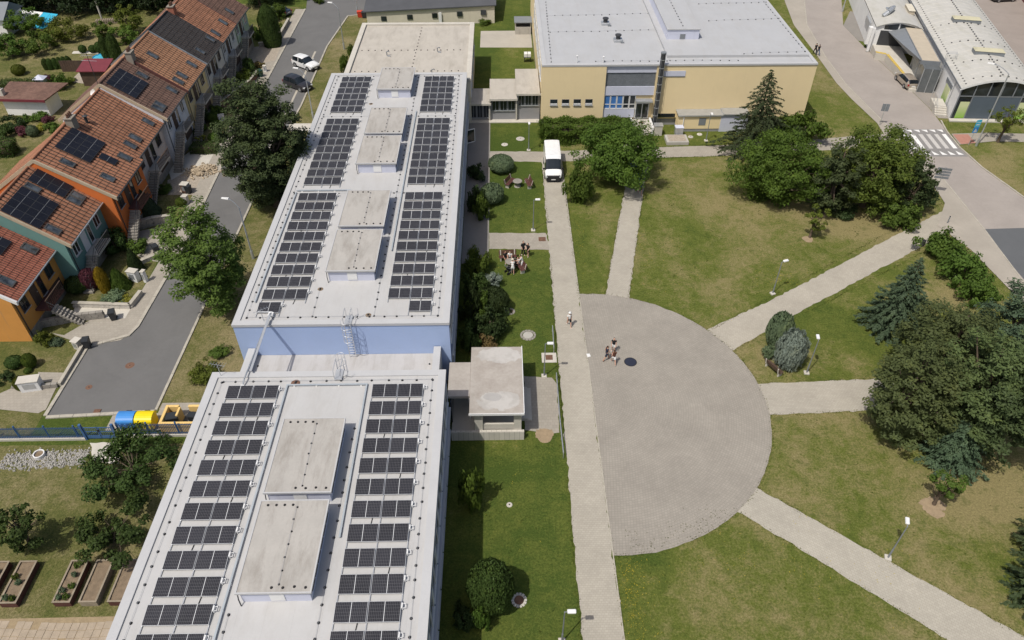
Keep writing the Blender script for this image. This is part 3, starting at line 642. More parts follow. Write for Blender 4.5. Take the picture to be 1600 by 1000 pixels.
def solar_row(x, ynorth, label, group, which=(0, 1), k=0):
    yc = ynorth - PD / 2
    o = thing('solar_panel_row', label, 'solar panels', (x, yc, ZR), 0, group)
    for i in which:
        p = inst('panel', PM, o, ((-0.5 + i) * (PW + 0.03) + (0.012 if i else -0.012), rng.uniform(-.008, .008), 0.19)); p.rotation_euler = (TILT + rng.uniform(-.004, .004), 0, rng.uniform(-.003, .003))
        f = inst('frame', FM, p)
    xs = [-PW - 0.02, 0.0, PW + 0.02]
    if which == (0,): xs = xs[:2]
    if which == (1,): xs = xs[1:]
    for q in xs: inst('rail', rail_me, o, (q, 0, 0))
    inst('bracket', brk_me, o, (max(xs) + 0.03, 0.0, 0))
    if k % 2: inst('cable', cab_me, o, (0.9 if k % 4 == 1 else -0.5, -PD / 2 + 0.01, 0.0))
    return o
def rows(xc, ys, where, group, first=0, **kw):
    n = len(ys)
    for i, y in enumerate(ys):
        solar_row(xc, y, f'{ORD[i]} solar panel row from back {where}', group, k=i + first, **kw)
XL, XRt = -17.88, -7.58
nearY = [36.92 - 1.648 * i for i in range(13)]
rows(XL, nearY, 'on the left side of the near school roof', 'solar panel rows on the near school roof')
rows(XRt, nearY, 'on the right side of the near school roof', 'solar panel rows on the near school roof', 1)
gA = [89.65 - 1.648 * i for i in range(6)]; gB = [78.36 - 1.6 * i for i in range(9)]; gC = [62.65 - 1.648 * i for i in range(10)]
for xc, side in ((XL, 'left'), (XRt, 'right')):
    rows(xc, gA, f'in rear {side} block on far school roof', 'solar panel rows on the far school roof')
    rows(xc, gB, f'in middle {side} block on far school roof', 'solar panel rows on the far school roof', 1)
    rows(xc, gC, f'in front {side} block on far school roof', 'solar panel rows on the far school roof')
solar_row(XL, 46.17, 'single short solar panel at the front left corner of the far school roof', 'solar panel rows on the far school roof', (0,))
solar_row(XRt, 46.17, 'single short solar panel at the front right of the far school roof', 'solar panel rows on the far school roof', (1,))

# cable trays beside the panel rows
def cable_tray(label, pts, w=0.11):
    o = thing('cable_tray', label, 'cable tray', (pts[0][0], pts[0][1], ZR))
    t, lg = MB(), MB()
    for a, b in zip(pts, pts[1:]):
        dx, dy = b[0] - a[0], b[1] - a[1]; L = math.hypot(dx, dy); rz = math.atan2(dy, dx)
        t.obox(((a[0] + b[0]) / 2, (a[1] + b[1]) / 2, ZR + 0.14), L + w * (1 if abs(dx) > abs(dy) else -1.02), w, 0.07, rz)
        for i in range(int(L / 1.6) + 1): q = min(1, (i + 0.3) * 1.6 / L); lg.box(a[0] + dx * q - 0.06, a[0] + dx * q + 0.06, a[1] + dy * q - 0.06, a[1] + dy * q + 0.06, ZR, ZR + 0.105)
    t.build('tray', M['tray'], o, world=True); lg.build('foot_blocks', M['white'], o, world=True, kind='stuff')
cable_tray('pale blue cable tray framing the bare strip on the near school roof', [(-15.55, 18.0), (-15.55, 37.05), (-9.85, 37.05), (-9.85, 24.5)])
cable_tray('pale blue cable tray beside the right panel rows of the far school roof', [(-9.78, 53.2), (-9.78, 80.5)])
cable_tray('pale blue cable tray along the left panel rows of the far school roof', [(-20.12, 46.3), (-20.12, 63.1)])
cable_tray('short pale blue cable tray crossing the far school roof behind the second box', [(-20.1, 63.35), (-14.9, 63.35)], 0.12)

# roof access ladders with safety cages
def ladder(x, y, z0, z1, label, dirn):
    """dirn -1: ladder on a wall that faces -y; +1: on a wall that faces +y"""
    o = thing('caged_ladder', label, 'ladder', (x, y, z0)); yy = y + dirn * 0.28
    s = MB()
    for sx in (-0.25, 0.25): s.tube([(x + sx, yy, z0), (x + sx, yy, z1 + 1.0)], 0.03, 6); s.tube([(x + sx, yy, z1 + 1.0), (x + sx, y - dirn * 0.9, z1 + 1.0), (x + sx, y - dirn * 0.9, ZR)], 0.025, 6)
    s.build('side_rail', M['alu'], o, world=True)
    n = int((z1 - z0) / 0.28)
    for i in range(n): MB().tube([(x - 0.25, yy, z0 + 0.2 + i * 0.28), (x + 0.25, yy, z0 + 0.2 + i * 0.28)], 0.02, 6).build('rung', M['alu'], o, world=True)
    for zz in (z0 + 2.2, z0 + 2.9, z1 + 0.3, z1 + 0.95):
        MB().tube([(x + 0.36 * math.sin(t), yy + dirn * (0.02 + 0.36 - 0.36 * math.cos(t)) , zz) for t in [R(-150 + 30 * k) + math.pi for k in range(11)]], 0.02, 5).build('cage_hoop', M['alu'], o, world=True)
    c = MB()
    for t in (90, 140, 180, 220, 270): c.tube([(x + 0.36 * math.sin(R(t)), yy + dirn * (0.38 - 0.36 * math.cos(R(t))), z0 + 2.2), (x + 0.36 * math.sin(R(t)), yy + dirn * (0.38 - 0.36 * math.cos(R(t))), z1 + 0.95)], 0.012, 4)
    c.build('cage_bars', M['alu'], o, world=True)
    MB().box(x - 0.28, x + 0.28, min(y - dirn * 0.95, y + dirn * 0.1), max(y - dirn * 0.95, y + dirn * 0.1), ZR + 0.12, ZR + 0.16).build('step_plate', M['alu'], o, world=True)
    MB().tube([(x + 0.45, y - dirn * 0.5, ZR + 0.1), (x + 0.75, y - dirn * 0.8, ZR + 0.5), (x + 0.75, y - dirn * 0.8, ZR + 1.1)], 0.02, 5).build('grab_rail', M['alu'], o, world=True)
ladder(-12.2, 43.6, 3.7, 6.95, 'caged aluminium ladder on the blue end wall of the far school block', -1)
ladder(-12.0, 38.47, 3.7, 6.95, 'caged aluminium ladder rising over the back edge of the near school roof', 1)
# conduit bridging the two roofs, with an aerial at its far end
o = thing('roof_conduit', 'galvanised conduit bridging the gap between the two school roofs', 'conduit', (-18.6, 37.0, ZR))
MB().tube([(-18.75, 36.95, ZR + 0.12), (-18.7, 37.5, ZR + 0.35), (-18.45, 44.6, ZR + 0.38), (-18.4, 45.1, ZR + 0.12), (-19.6, 45.15, ZR + 0.12)], 0.055, 8).build('pipe', M['galv'], o, world=True)
MB().box(-18.5, -18.33, 38.2, 44.4, ZR + 0.42, ZR + 0.46).build('tray', M['alu'], o, world=True)
MB().box(-18.87, -18.63, 36.85, 37.05, ZR, ZR + 0.22).build('clamp', M['white'], o, world=True); MB().box(-18.65, -18.25, 44.5, 44.9, ZR, ZR + 0.3).build('clamp', M['white'], o, world=True)
def aerial(x, y, z, label, rz, n=6):
    o = thing('television_aerial', label, 'aerial', (x, y, z), rz)
    MB().tube([(0, 0, 0), (0, 0, 1.3)], 0.022, 6).build('mast', M['galv'], o)
    b = MB().tube([(-0.6, 0, 1.2), (0.6, 0, 1.2)], 0.015, 5).build('boom', M['galv'], o)
    for i in range(n): MB().tube([(-0.55 + i * 1.1 / (n - 1), -0.35 + 0.03 * i, 1.215), (-0.55 + i * 1.1 / (n - 1), 0.35 - 0.03 * i, 1.215)], 0.008, 4).build('element', M['galv'], b)
aerial(-18.9, 44.1, ZR, 'spindly aerial at the front left corner of the far school roof', 0.6)
aerial(-20.6, 38.1, ZR, 'small aerial sticking out at the back left corner of the near school roof', 2.9)

# entrance porch
PO = thing('entrance_porch', 'concrete entrance porch with a stained flat roof beside the school', 'porch', (-0.6, 41.2, 0))
rf = NT('porch_roof'); b_ = rf.noise(4.0, 5, 0.7); pxyz = rf.sep(rf.pos())
def blot(cx, cy, rx, ry):      # pale repair coats brushed on the felt
    u = rf.math('DIVIDE', rf.math('SUBTRACT', pxyz[0], cx), rx); v = rf.math('DIVIDE', rf.math('SUBTRACT', pxyz[1], cy), ry)
    d = rf.math('SQRT', rf.math('ADD', rf.math('MULTIPLY', u, u), rf.math('MULTIPLY', v, v))); d = rf.math('ADD', d, rf.math('MULTIPLY', rf.math('SUBTRACT', rf.noise(1.3, 5, 0.65), 0.5), 1.1))
    return rf.ramp(d, [(0.92, 1.0), (1.02, 0.0)])
cc = rf.ramp(rf.math('ADD', rf.math('MULTIPLY', rf.noise(0.9, 5), 0.6), rf.math('MULTIPLY', b_, 0.4)), [(0.36, (0.33, 0.295, 0.26)), (0.62, (0.42, 0.385, 0.345))])
cc = rf.mix(rf.math('MULTIPLY', rf.math('MAXIMUM', blot(-0.3, 43.9, 1.9, 0.95), blot(-0.3, 38.8, 1.75, 1.0)), 0.6), cc, rf.ramp(rf.noise(1.1, 4), [(0.4, (0.43, 0.42, 0.40)), (0.55, (0.53, 0.52, 0.50))]))
cc = rf.mix(rf.math('MULTIPLY', blot(-0.9, 39.2, 0.75, 0.45), 0.6), cc, (0.33, 0.32, 0.31))
rf.col(cc); rf.bump(b_, 0.3, 0.02); M['porch_roof'] = rf.done(0.9)
MB().bbox(-2.66, 1.5, 37.5, 44.85, 2.95, 3.2, 0.02).build('roof_slab', M['porch_roof'], PO, world=True)
MB().bbox(-4.4, -2.663, 39.35, 43.1, 2.93, 3.18, 0.02).build('roof_slab', M['porch_roof'], PO, world=True)
tr = MB(); tr.box(-2.70, 1.54, 37.44, 37.497, 3.03, 3.24); tr.box(1.503, 1.56, 37.497, 44.9, 3.03, 3.24); tr.build('edge_flashing', M['white'], PO, world=True)
for x0, x1, y0, y1 in ((-2.3, -1.65, 37.8, 38.4), (0.75, 1.35, 37.8, 38.4), (0.75, 1.35, 43.8, 44.5), (-2.3, -1.9, 43.9, 44.5)): MB().bbox(x0, x1, y0, y1, 0.0, 2.95, 0.02).build('pillar', M['concrete_pale'], PO, world=True)
MB().box(-1.65, 0.75, 37.9, 38.1, 0.55, 1.5).build('parapet', M['concrete_pale'], PO, world=True)
MB().box(-4.15, 1.55, 37.55, 37.797, -0.1, 0.95).build('base_wall', paver_mat('white_wall_blocks', (0.55, 0.52, 0.46), 0.4, 0.2, joint=(0.3, 0.28, 0.24)), PO, world=True)
MB().box(-4.15, 1.35, 37.8, 44.4, -0.1, 0.5).build('floor', M['concrete'], PO, world=True)
MB().box(-4.2, -4.1, 39.0, 43.0, 0.5, 2.9).build('glass_door', M['pane'], PO, world=True)
MB().box(-2.75, -2.66, 39.3, 39.4, 0.5, 2.95).build('post', M['white'], PO, world=True)
for i in range(3): MB().box(1.35 + i * 0.3, 1.65 + i * 0.3, 39.5, 43.0, -0.1, 0.42 - i * 0.14).build('step', M['concrete_pale'], PO, world=True)
o = thing('open_window_frame', 'slim white fold-out window frame on the wall of the far school block', 'window frame', (XE, 83.5, 0))
fr_ = MB()
for a, b in (((XE, 83.6, 1.2), (XE + 0.95, 84.1, 1.2)), ((XE + 0.95, 84.1, 1.2), (XE + 0.95, 84.1, 2.9)), ((XE + 0.95, 84.1, 2.9), (XE, 83.6, 2.9)), ((XE + 0.02, 83.6, 2.9), (XE + 0.02, 83.6, 1.2))): fr_.tube([a, b], 0.05, 6)
fr_.build('frame', M['white'], o, world=True)
MB().face([(XE + 0.04, 83.6, 1.2), (XE + 0.95, 84.1, 1.2), (XE + 0.95, 84.1, 2.9), (XE + 0.04, 83.6, 2.9)]).build('pane', M['pane'], o, world=True)

# ---------------------------------------------------------------- sports hall with the yellow front
GX0, GX1, GY0, GY1, GZ = 5.17, 39.75, 90.1, 131.0, 8.3
GY = thing('sports_hall', 'big yellow sports hall with a pale grey flat roof', 'building', ((GX0 + GX1) / 2, GY0, 0))
MB().box(GX0 + 0.1, GX1 - 0.1, GY0 + 0.35, GY1, 0.9, GZ - 0.1).build('wall', M['yellow_wall'], GY, world=True)
MB().box(GX0 + 0.14, GX1 - 0.14, GY0 + 0.40, GY1 - 0.05, -0.2, 0.9).build('plinth', M['plinth'], GY, world=True)
MB().box(GX0 + 0.02, 13.3, GY0, GY0 + 0.36, 1.15, GZ - 0.12).build('facade_panel', M['yellow_wall'], GY, world=True)
MB().box(19.65, GX1 - 0.02, GY0 + 0.05, GY0 + 0.36, 1.2, GZ - 0.12).build('facade_panel', M['yellow_wall'], GY, world=True)
for z0, z1 in ((7.25, GZ - 0.12), (4.25, 5.4), (1.2, 2.35)): MB().box(13.303, 19.647 if z1 > 3 else 17.4, GY0 + 0.18, GY0 + 0.36, z0, z1).build('cladding_band', M['lilac'], GY, world=True)
st = MB().box(13.35, 19.6, GY0 + 0.30, GY0 + 0.38, 5.4, 7.25).build('window_strip', M['blind'], GY, world=True)
for i in range(11): MB().box(13.35 + i * 0.622, 13.39 + i * 0.622, GY0 + 0.26, GY0 + 0.30, 5.42, 7.23).build('mullion', M['steel_grey'], st, world=True)
for i in range(24): MB().box(13.36, 19.59, GY0 + 0.283, GY0 + 0.299, 5.45 + i * 0.075, 5.495 + i * 0.075).build('slat', M['blind'], st, world=True)
for i in range(5):
    x = 13.36 + i * 0.82
    window_part(GY, GY0 + 0.30, x, x + 0.78, 2.4, 4.2, 'S', pane=M['pane_blue'] if i < 3 else M['pane'], mull=1)
    MB().box(x + 0.07, x + 0.71, GY0 + 0.245, GY0 + 0.285, 2.95, 3.03).build('transom', M['white'], GY, world=True)
for x in (6.35, 7.86, 9.37, 10.88):
    MB().box(x + 0.0, x + 0.96, GY0 - 0.012, GY0 + 0.05, 3.05, 3.85).build('window_recess', M['plinth'], GY, world=True)
    w = MB().box(x + 0.04, x + 0.92, GY0 - 0.03, GY0 - 0.012, 3.32, 3.82).build('window', M['pane'], GY, world=True)
    MB().box(x + 0.04, x + 0.92, GY0 - 0.05, GY0 - 0.012, 3.12, 3.30).build('frame', M['white'], w, world=True)
    MB().box(x - 0.04, x + 1.0, GY0 - 0.14, GY0 - 0.012, 3.0, 3.05).build('sill', M['alu'], w, world=True)
d = MB().box(17.5, 19.3, GY0 + 0.32, GY0 + 0.40, 0.95, 3.2).build('entrance', M['white'], GY, world=True)
for a in ((17.62, 18.34), (18.46, 19.18)): MB().box(a[0], a[1], GY0 + 0.29, GY0 + 0.32, 1.1, 3.0).build('door_pane', M['pane'], d, world=True)
MB().box(17.35, 19.5, GY0 - 0.75, GY0 + 0.17, 3.62, 3.82).build('door_canopy', M['galv'], GY, world=True)
for i in range(5): MB().box(17.2, 19.4, GY0 - 1.2 - 0.32 * i, GY0 + (0.2 if i == 0 else -1.2 - 0.32 * (i - 1)), -0.1, 0.9 - 0.17 * i).build('step', M['concrete_pale'], GY, world=True)
for x in (17.05, 19.55): MB().bbox(x - 0.13, x + 0.13, GY0 - 2.6, GY0 + 0.2, -0.1, 1.15, 0.02).build('stair_wall', M['white'], GY, world=True)
MB().box(18.0, 18.6, GY0 - 0.9, GY0 - 0.5, 0.904, 0.92).build('door_mat', M['rust'], GY, world=True)
MB().box(20.55, 23.3, GY0 + 0.0, GY0 + 0.06, 6.85, 7.5).build('slot_window', M['lilac'], GY, world=True)
MB().box(20.55, 23.3, GY0 - 0.02, GY0 + 0.0, 6.75, 6.85).build('slot_sill', M['steel_grey'], GY, world=True)
MB().box(20.4, 22.8, GY0 + 0.02, GY0 + 0.06, 1.25, 1.75).build('low_window', M['pane'], GY, world=True)
MB().box(GX0 + 0.55, GX1 - 0.45, GY0 + 0.45, GY1, GZ - 0.3, GZ - 0.02).build('roof', M['membrane_gym'], GY, world=True)
p = MB(); p.box(GX0, GX0 + 0.55, GY0 - 0.04, GY1, GZ - 0.14, GZ + 0.08); p.box(GX1 - 0.45, GX1, GY0 - 0.04, GY1, GZ - 0.14, GZ + 0.08); p.box(GX0 + 0.55, GX1 - 0.45, GY0 - 0.04, GY0 + 0.45, GZ - 0.14, GZ + 0.08)
p.build('parapet_rim', M['rim'], GY, world=True)
rf2 = MB().box(21.2, GX1 - 0.5, GY0 + 2.2, GY1, GZ - 0.02, GZ + 0.30).build('raised_roof', M['membrane_gym'], GY, world=True)
for i in range(9): window_part(GY, GX0 + 0.1, 93.2 + i * 2.6, 95.3 + i * 2.6, 4.9, 7.2, 'W'); 
lant = MB().box(22.0, 26.2, 97.6, GY1, GZ + 0.28, GZ + 1.55).build('roof_lantern', M['lilac'], GY, world=True)
MB().bbox(21.9, 26.3, 97.5, GY1, GZ + 1.55, GZ + 1.72, 0.03).build('lantern_roof', M['membrane_gym'], lant, world=True)
MB().box(23.7, 24.4, 97.57, 97.6, GZ + 0.35, GZ + 1.0).build('hatch', M['steel_grey'], lant, world=True)
h = MB(); w = MB()
for a, b in (((6.4, 91.2), (6.8, 113)), ((6.8, 101.2), (21.4, 101.8)), ((6.7, 107.4), (21.2, 108.1)), ((12, 91.3), (30, 91.4)), ((29, 104.2), (39, 105)), ((29, 111), (39, 111.6)), ((31, 92.6), (39, 93.3)), ((39, 93.3), (38.7, 113)), ((24.1, 98.5), (24.1, 114)), ((21.4, 91.4), (21.5, 97.5))):
    L = math.hypot(b[0] - a[0], b[1] - a[1]); n = int(L / 1.1)
    on_lant = a[0] == 24.1
    zz = GZ + (1.72 if on_lant else 0.30 if min(a[0], b[0]) > 25 and a[1] > 92.5 else -0.02)
    w.tube([(a[0], a[1], zz + 0.08), (b[0], b[1], zz + 0.08)], 0.009, 4)
    for i in range(n + 1): h.lathe([(0.0, 0.09), (0.065, 0.075), (0.095, 0.003)], (a[0] + (b[0] - a[0]) * i / n, a[1] + (b[1] - a[1]) * i / n + 0.12 * math.sin(i * 0.7), zz), 8)
o = thing('lightning_conductor', 'dotted lightning wire crossing the pale sports hall roof', 'lightning conductor', (GX0, GY0, GZ)); w.build('wire', M['galv'], o, world=True); h.build('holders', M['black'], o, world=True, kind='stuff')
def roof_fan(x, y, label):
    o = thing('roof_fan', label, 'roof fan', (x, y, GZ - 0.02))
    MB().bbox(-0.55, 0.55, -0.5, 0.5, 0, 0.35, 0.03).build('base', M['galv'], o)
    MB().lathe([(0.30, 0.35), (0.30, 0.75), (0.42, 0.78), (0.42, 0.92), (0.0, 1.0)], n=14).build('cowl', M['dark_metal'], o)
    MB().box(0.3, 0.75, -0.75, -0.5, 0, 0.16).build('cable_box', M['steel_grey'], o)
roof_fan(14.6, 104.0, 'dark round roof fan farther back on the sports hall roof'); roof_fan(15.6, 97.9, 'dark round roof fan nearer the front of the sports hall roof')
def roof_pipe(x, y, z, label, hh=1.0):
    o = thing('vent_pipe', label, 'vent pipe', (x, y, z)); MB().cyl((0, 0, 0), (0, 0, hh), 0.06, n=8).build('pipe', M['white'], o); MB().lathe([(0.0, 0.16), (0.13, 0.1), (0.13, 0.0), (0.05, -0.02)], (0, 0, hh), 10).build('cap', M['white'], o)
roof_pipe(12.9, 90.9, GZ, 'short white vent pipe at the front edge of the sports hall roof', 0.7); roof_pipe(9.6, 91.0, GZ, 'thin vent pipe near the front left of the sports hall roof', 0.8)
o = thing('flue_chimney', 'tall dark metal flue rising up the yellow front of the sports hall', 'chimney', (20.1, 89.75, 0))
MB().cyl((20.1, 89.72, 0.0), (20.1, 89.72, 9.9), 0.30, n=14).build('flue', M['dark_metal'], o, world=True)
MB().cyl((20.1, 89.72, 9.9), (20.1, 89.72, 10.05), 0.33, 0.36, n=14).build('rim', M['steel_grey'], o, world=True)
for i in range(9): MB().lathe([(0.30, 0), (0.34, 0.0), (0.34, 0.08), (0.30, 0.08)], (20.1, 89.72, 0.7 + i * 1.05), 14).build('band', M['galv'], o, world=True)
for sx in (-0.22, 0.22): MB().tube([(20.1 + sx, 89.36, 0.4), (20.1 + sx, 89.36, 9.5)], 0.02, 5).build('ladder_rail', M['galv'], o, world=True)
# low annex, utility boxes at the foot of the yellow wall
an = thing('hall_annex', 'low yellow lean-to with a grey roof at the foot of the sports hall', 'annex', (25.5, 89.2, 0))
MB().box(22.95, 28.4, 88.5, 90.13, 0.4, 2.2).build('wall', M['yellow_wall'], an, world=True)
MB().box(28.4, 31.9, 88.45, 90.13, 0.0, 2.35).build('garage', M['lilac'], an, world=True)
MB().box(22.93, 28.4, 88.55, 90.1, -0.1, 0.4).build('plinth', M['plinth'], an, world=True)
MB().box(22.8, 28.6, 88.3, 90.13, 2.2, 2.36).build('roof', M['galv'], an, world=True); MB().box(28.6, 32.0, 88.25, 90.13, 2.36, 2.5).build('roof', M['galv'], an, world=True)
MB().box(25.6, 26.5, 88.47, 88.5, 0.9, 1.9).build('hatch', M['steel_grey'], an, world=True); MB().tube([(23.6, 88.45, 0.0), (23.6, 88.45, 2.2)], 0.06, 8).build('downpipe', M['white'], an, world=True)
o = thing('utility_box', 'grey utility cabinet standing by the sports hall annex', 'cabinet', (22.9, 87.4, 0)); MB().bbox(-0.5, 0.5, -0.4, 0.4, 0.25, 1.25, 0.03).build('body', M['galv'], o); MB().box(-0.4, 0.4, -0.3, 0.3, 0, 0.25).build('foot', M['plinth'], o); MB().box(-0.54, 0.54, -0.44, 0.44, 1.25, 1.31).build('lid', M['lilac'], o)
o = thing('utility_box', 'pale cabinet right of the sports hall entrance steps', 'cabinet', (20.3, 87.9, 0)); MB().bbox(-0.5, 0.5, -0.45, 0.45, 0.0, 1.3, 0.03).build('body', M['concrete_pale'], o); MB().box(-0.56, 0.56, -0.5, 0.5, 1.3, 1.36).build('lid', M['galv'], o)
o = thing('concrete_hatch', 'low brown concrete hatch in the grass below the annex', 'hatch', (22.4, 85.9, 0)); MB().bbox(-1.4, 1.4, -1.0, 1.0, 0, 0.45, 0.03).build('slab', M['concrete'], o); MB().box(-1.1, 1.1, -0.8, 0.8, 0.45, 0.5).build('cover', M['gravel'], o)

# corridor of three stepped flat roofs between school and hall
co = thing('corridor_building', 'low glazed corridor in three steps joining school and sports hall', 'building', (0.5, 93, 0))
for x0, x1, y1, zt in ((-4.2, -1.38, 96.2, 2.55), (-1.377, 2.10, 97.8, 3.2), (2.103, 5.15, 99.4, 3.9)):
    MB().box(x0, x1, 92.2, y1, 0, zt - 0.28).build('wall', M['plinth'], co, world=True)
    MB().bbox(x0 - 0.1, x1 + (0.1 if x1 < 5 else 0), 91.7, y1 + 0.2, zt - 0.28, zt, 0.02).build('roof', M['membrane_warm'], co, world=True)
    MB().box(x0 - 0.1, x1 + 0.1, 91.64, 91.7, zt - 0.24, zt + 0.02).build('fascia', M['concrete_pale'], co, world=True)
    for i in range(3):
        a = x0 + 0.15 + i * (x1 - x0 - 0.3) / 3; window_part(co, 92.19, a + 0.05, a + (x1 - x0 - 0.3) / 3 - 0.05, zt - 1.85 if zt > 3 else 0.35, zt - 0.35, 'S', frame=M['steel_grey'], mull=2)
for x in (-1.5, 2.05): MB().box(x - 0.09, x + 0.09, 91.85, 92.03, 0, 2.9).build('post', M['concrete_pale'], co, world=True)
MB().box(-4.2, 5.1, 91.3, 92.2, -0.1, 0.10).build('base_slab', M['concrete_pale'], co, world=True)

# beige block behind the far school block, long shed beyond
bb = thing('rear_building', 'beige flat-roofed block directly behind the far school block', 'building', (-12, 101, 0))
MB().box(-20.1, -3.9, 91.25, 111.0, 0, 5.75).build('wall', M['cream_wall'], bb, world=True)
MB().box(-19.6, -4.4, 91.25, 110.5, 5.75, 5.9).build('roof', M['membrane_warm'], bb, world=True)
p = MB()
for a in ((-20.25, -19.6, 91.25, 111.15), (-4.4, -3.75, 91.25, 111.15), (-19.6, -4.4, 110.5, 111.15)): p.box(*a, 5.7, 6.15)
p.build('parapet_rim', M['concrete_pale'], bb, world=True)
h = MB()
for i in range(16): h.lathe([(0.0, 0.085), (0.065, 0.075), (0.095, 0.003)], (-19.0 + i * 0.9, 94.3, 5.9), 8); h.lathe([(0.0, 0.085), (0.065, 0.075), (0.095, 0.003)], (-19.0 + i * 0.9, 101.3, 5.9), 8); h.lathe([(0.0, 0.085), (0.065, 0.075), (0.095, 0.003)], (-11.7 + 0.02 * i, 92.3 + i * 1.15, 5.9), 8)
h.build('conductor_holders', M['black'], bb, world=True, kind='stuff')
for i in range(7): window_part(bb, -3.9, 92.2 + i * 2.6, 94.2 + i * 2.6, 3.3, 5.1, 'E')
for x, y, l in ((-15.4, 99.6, 'small crooked vent pipe left of centre on the beige roof'), (-8.6, 100.8, 'small crooked vent pipe right of centre on the beige roof'), (-8.9, 93.6, 'small vent pipe near the front of the beige roof')):
    o = thing('vent_pipe', l, 'vent pipe', (x, y, 5.9)); MB().tube([(0, 0, 0), (0, 0, 0.5), (0.3, 0, 0.6), (0.35, 0, 0.45)], 0.06, 8).build('pipe', M['steel_grey'], o); MB().box(0.1, 0.5, -0.5, -0.3, 0, 0.12).build('foot', M['galv'], o)
sh = thing('long_shed', 'long cream shed with a dark roof at the top of the picture', 'shed', (-11.5, 130, 0))
mb = MB(); mb.add([(-22.4, 127.6, 0), (-0.9, 127.8, 0), (-0.9, 137, 0), (-22.6, 137, 0), (-22.4, 127.6, 2.0), (-0.9, 127.8, 2.9), (-0.9, 137, 4.4), (-22.6, 137, 3.4)], [(0, 1, 5, 4), (1, 2, 6, 5), (2, 3, 7, 6), (3, 0, 4, 7)]); mb.build('wall', M['cream_wall'], sh, world=True)
mb = MB(); mb.add([(-22.8, 127.3, 2.0), (-0.6, 127.5, 2.92), (-0.6, 137.4, 4.5), (-22.9, 137.4, 3.5), (-22.8, 127.3, 2.18), (-0.6, 127.5, 3.10), (-0.6, 137.4, 4.68), (-22.9, 137.4, 3.68)], [(4, 5, 6, 7), (0, 1, 5, 4), (1, 2, 6, 5), (3, 0, 4, 7), (3, 2, 1, 0)]); mb.build('roof', pm('dark_felt', (0.085, 0.088, 0.095), 0.85, 0.15, 0.5, 10), sh, world=True)
for i, x in enumerate((-20.0, -15.6, -11.4, -7.2, -3.2)):
    z = 0.55 + i * 0.22; MB().box(x, x + 0.9, 127.55 + 0.01 * i, 127.75, z, z + 0.75).build('window', M['pane'], sh, world=True)
MB().box(-10.3, -9.8, 127.45, 127.6, 0.2, 1.9).build('meter_box', M['white'], sh, world=True)

# ---------------------------------------------------------------- supermarket with the barrel roof
A = R(12.6); MO = (60.15, 91.5)
def mk(u, v, z=0.0): return (MO[0] + u * math.cos(A) + v * math.sin(A), MO[1] - u * math.sin(A) + v * math.cos(A), z)
MKT = thing('supermarket', 'white supermarket with a ribbed barrel roof and glazed arched front', 'building', mk(5, 0))
W_, VL, ZS, RISE = 9.9, 60.0, 4.3, 1.25
def front_v(u): return 0.165 * u
def arch(u): q = 2 * u / W_ - 1; return ZS + RISE * (1 - q * q)
mb = MB()
mb.add([mk(0, 0), mk(0, VL), mk(0, VL, ZS), mk(0, 0, ZS)], [(3, 2, 1, 0)]); mb.add([mk(W_, front_v(W_)), mk(W_, VL), mk(W_, VL, ZS), mk(W_, front_v(W_), ZS)], [(0, 1, 2, 3)])
mb.build('wall', M['white_wall'], MKT, world=True)
n = 16; mb = MB(); nr = 40
for j in range(nr):
    for i in range(n):
        ua, ub = W_ * i / n, W_ * (i + 1) / n
        def rp(u, t, dz=0.0): q = (u - W_ / 2) * 1.035 + W_ / 2; v0 = front_v(u) - 0.35; return mk(q, v0 + (VL - v0) * t, arch(u) + 0.12 + dz)
        mb.face([rp(ua, j / nr), rp(ub, j / nr), rp(ub, (j + 0.93) / nr), rp(ua, (j + 0.93) / nr)])
        mb.face([rp(ua, (j + 0.93) / nr, 0.0), rp(ub, (j + 0.93) / nr, 0.0), rp(ub, (j + 0.95) / nr, 0.035), rp(ua, (j + 0.95) / nr, 0.035)])
        mb.face([rp(ua, (j + 0.95) / nr, 0.035), rp(ub, (j + 0.95) / nr, 0.035), rp(ub, (j + 1) / nr, 0.0), rp(ua, (j + 1) / nr, 0.0)])
M['barrel'] = membrane_mat('barrel_roof', (0.50, 0.485, 0.445), 3.0, 0.05, (0.33, 0.32, 0.25), 0.4)
mb.build('roof', M['barrel'], MKT, world=True)
mb = MB()
for i in range(n):
    ua, ub = W_ * i / n, W_ * (i + 1) / n
    f = lambda u, dv, z: mk((u - W_ / 2) * 1.035 + W_ / 2, front_v(u) + dv, z)
    mb.add([f(ua, -0.36, arch(ua) - 0.12), f(ub, -0.36, arch(ub) - 0.12), f(ub, -0.36, arch(ub) + 0.14), f(ua, -0.36, arch(ua) + 0.14), f(ub, 0.05, arch(ub) - 0.12), f(ua, 0.05, arch(ua) - 0.12)], [(0, 1, 2, 3), (5, 4, 1, 0)])
mb.build('arch_trim', M['white'], MKT, world=True)
mb = MB()
for i in range(n):
    ua, ub = W_ * i / n, W_ * (i + 1) / n; mb.face([mk(ua, front_v(ua), 0), mk(ub, front_v(ub), 0), mk(ub, front_v(ub), arch(ub)), mk(ua, front_v(ua), arch(ua))])
mb.build('front_glazing', M['pane'], MKT, world=True)
pan = lambda ua, ub, z0, z1, z0b=None, d=0.04, ua2=None, ub2=None: MB().add([mk(ua, front_v(ua) - d, z0), mk(ub, front_v(ub) - d, z0), mk(ub if ub2 is None else ub2, front_v(ub) - d, z1), mk(ua if ua2 is None else ua2, front_v(ua) - d, z1)], [(0, 1, 2, 3)])
pan(1.9, 8.0, 0.1, 3.2).build('shutter', pm('slate_blue_shutter', (0.10, 0.125, 0.155), 0.5, 0.08), MKT, world=True)
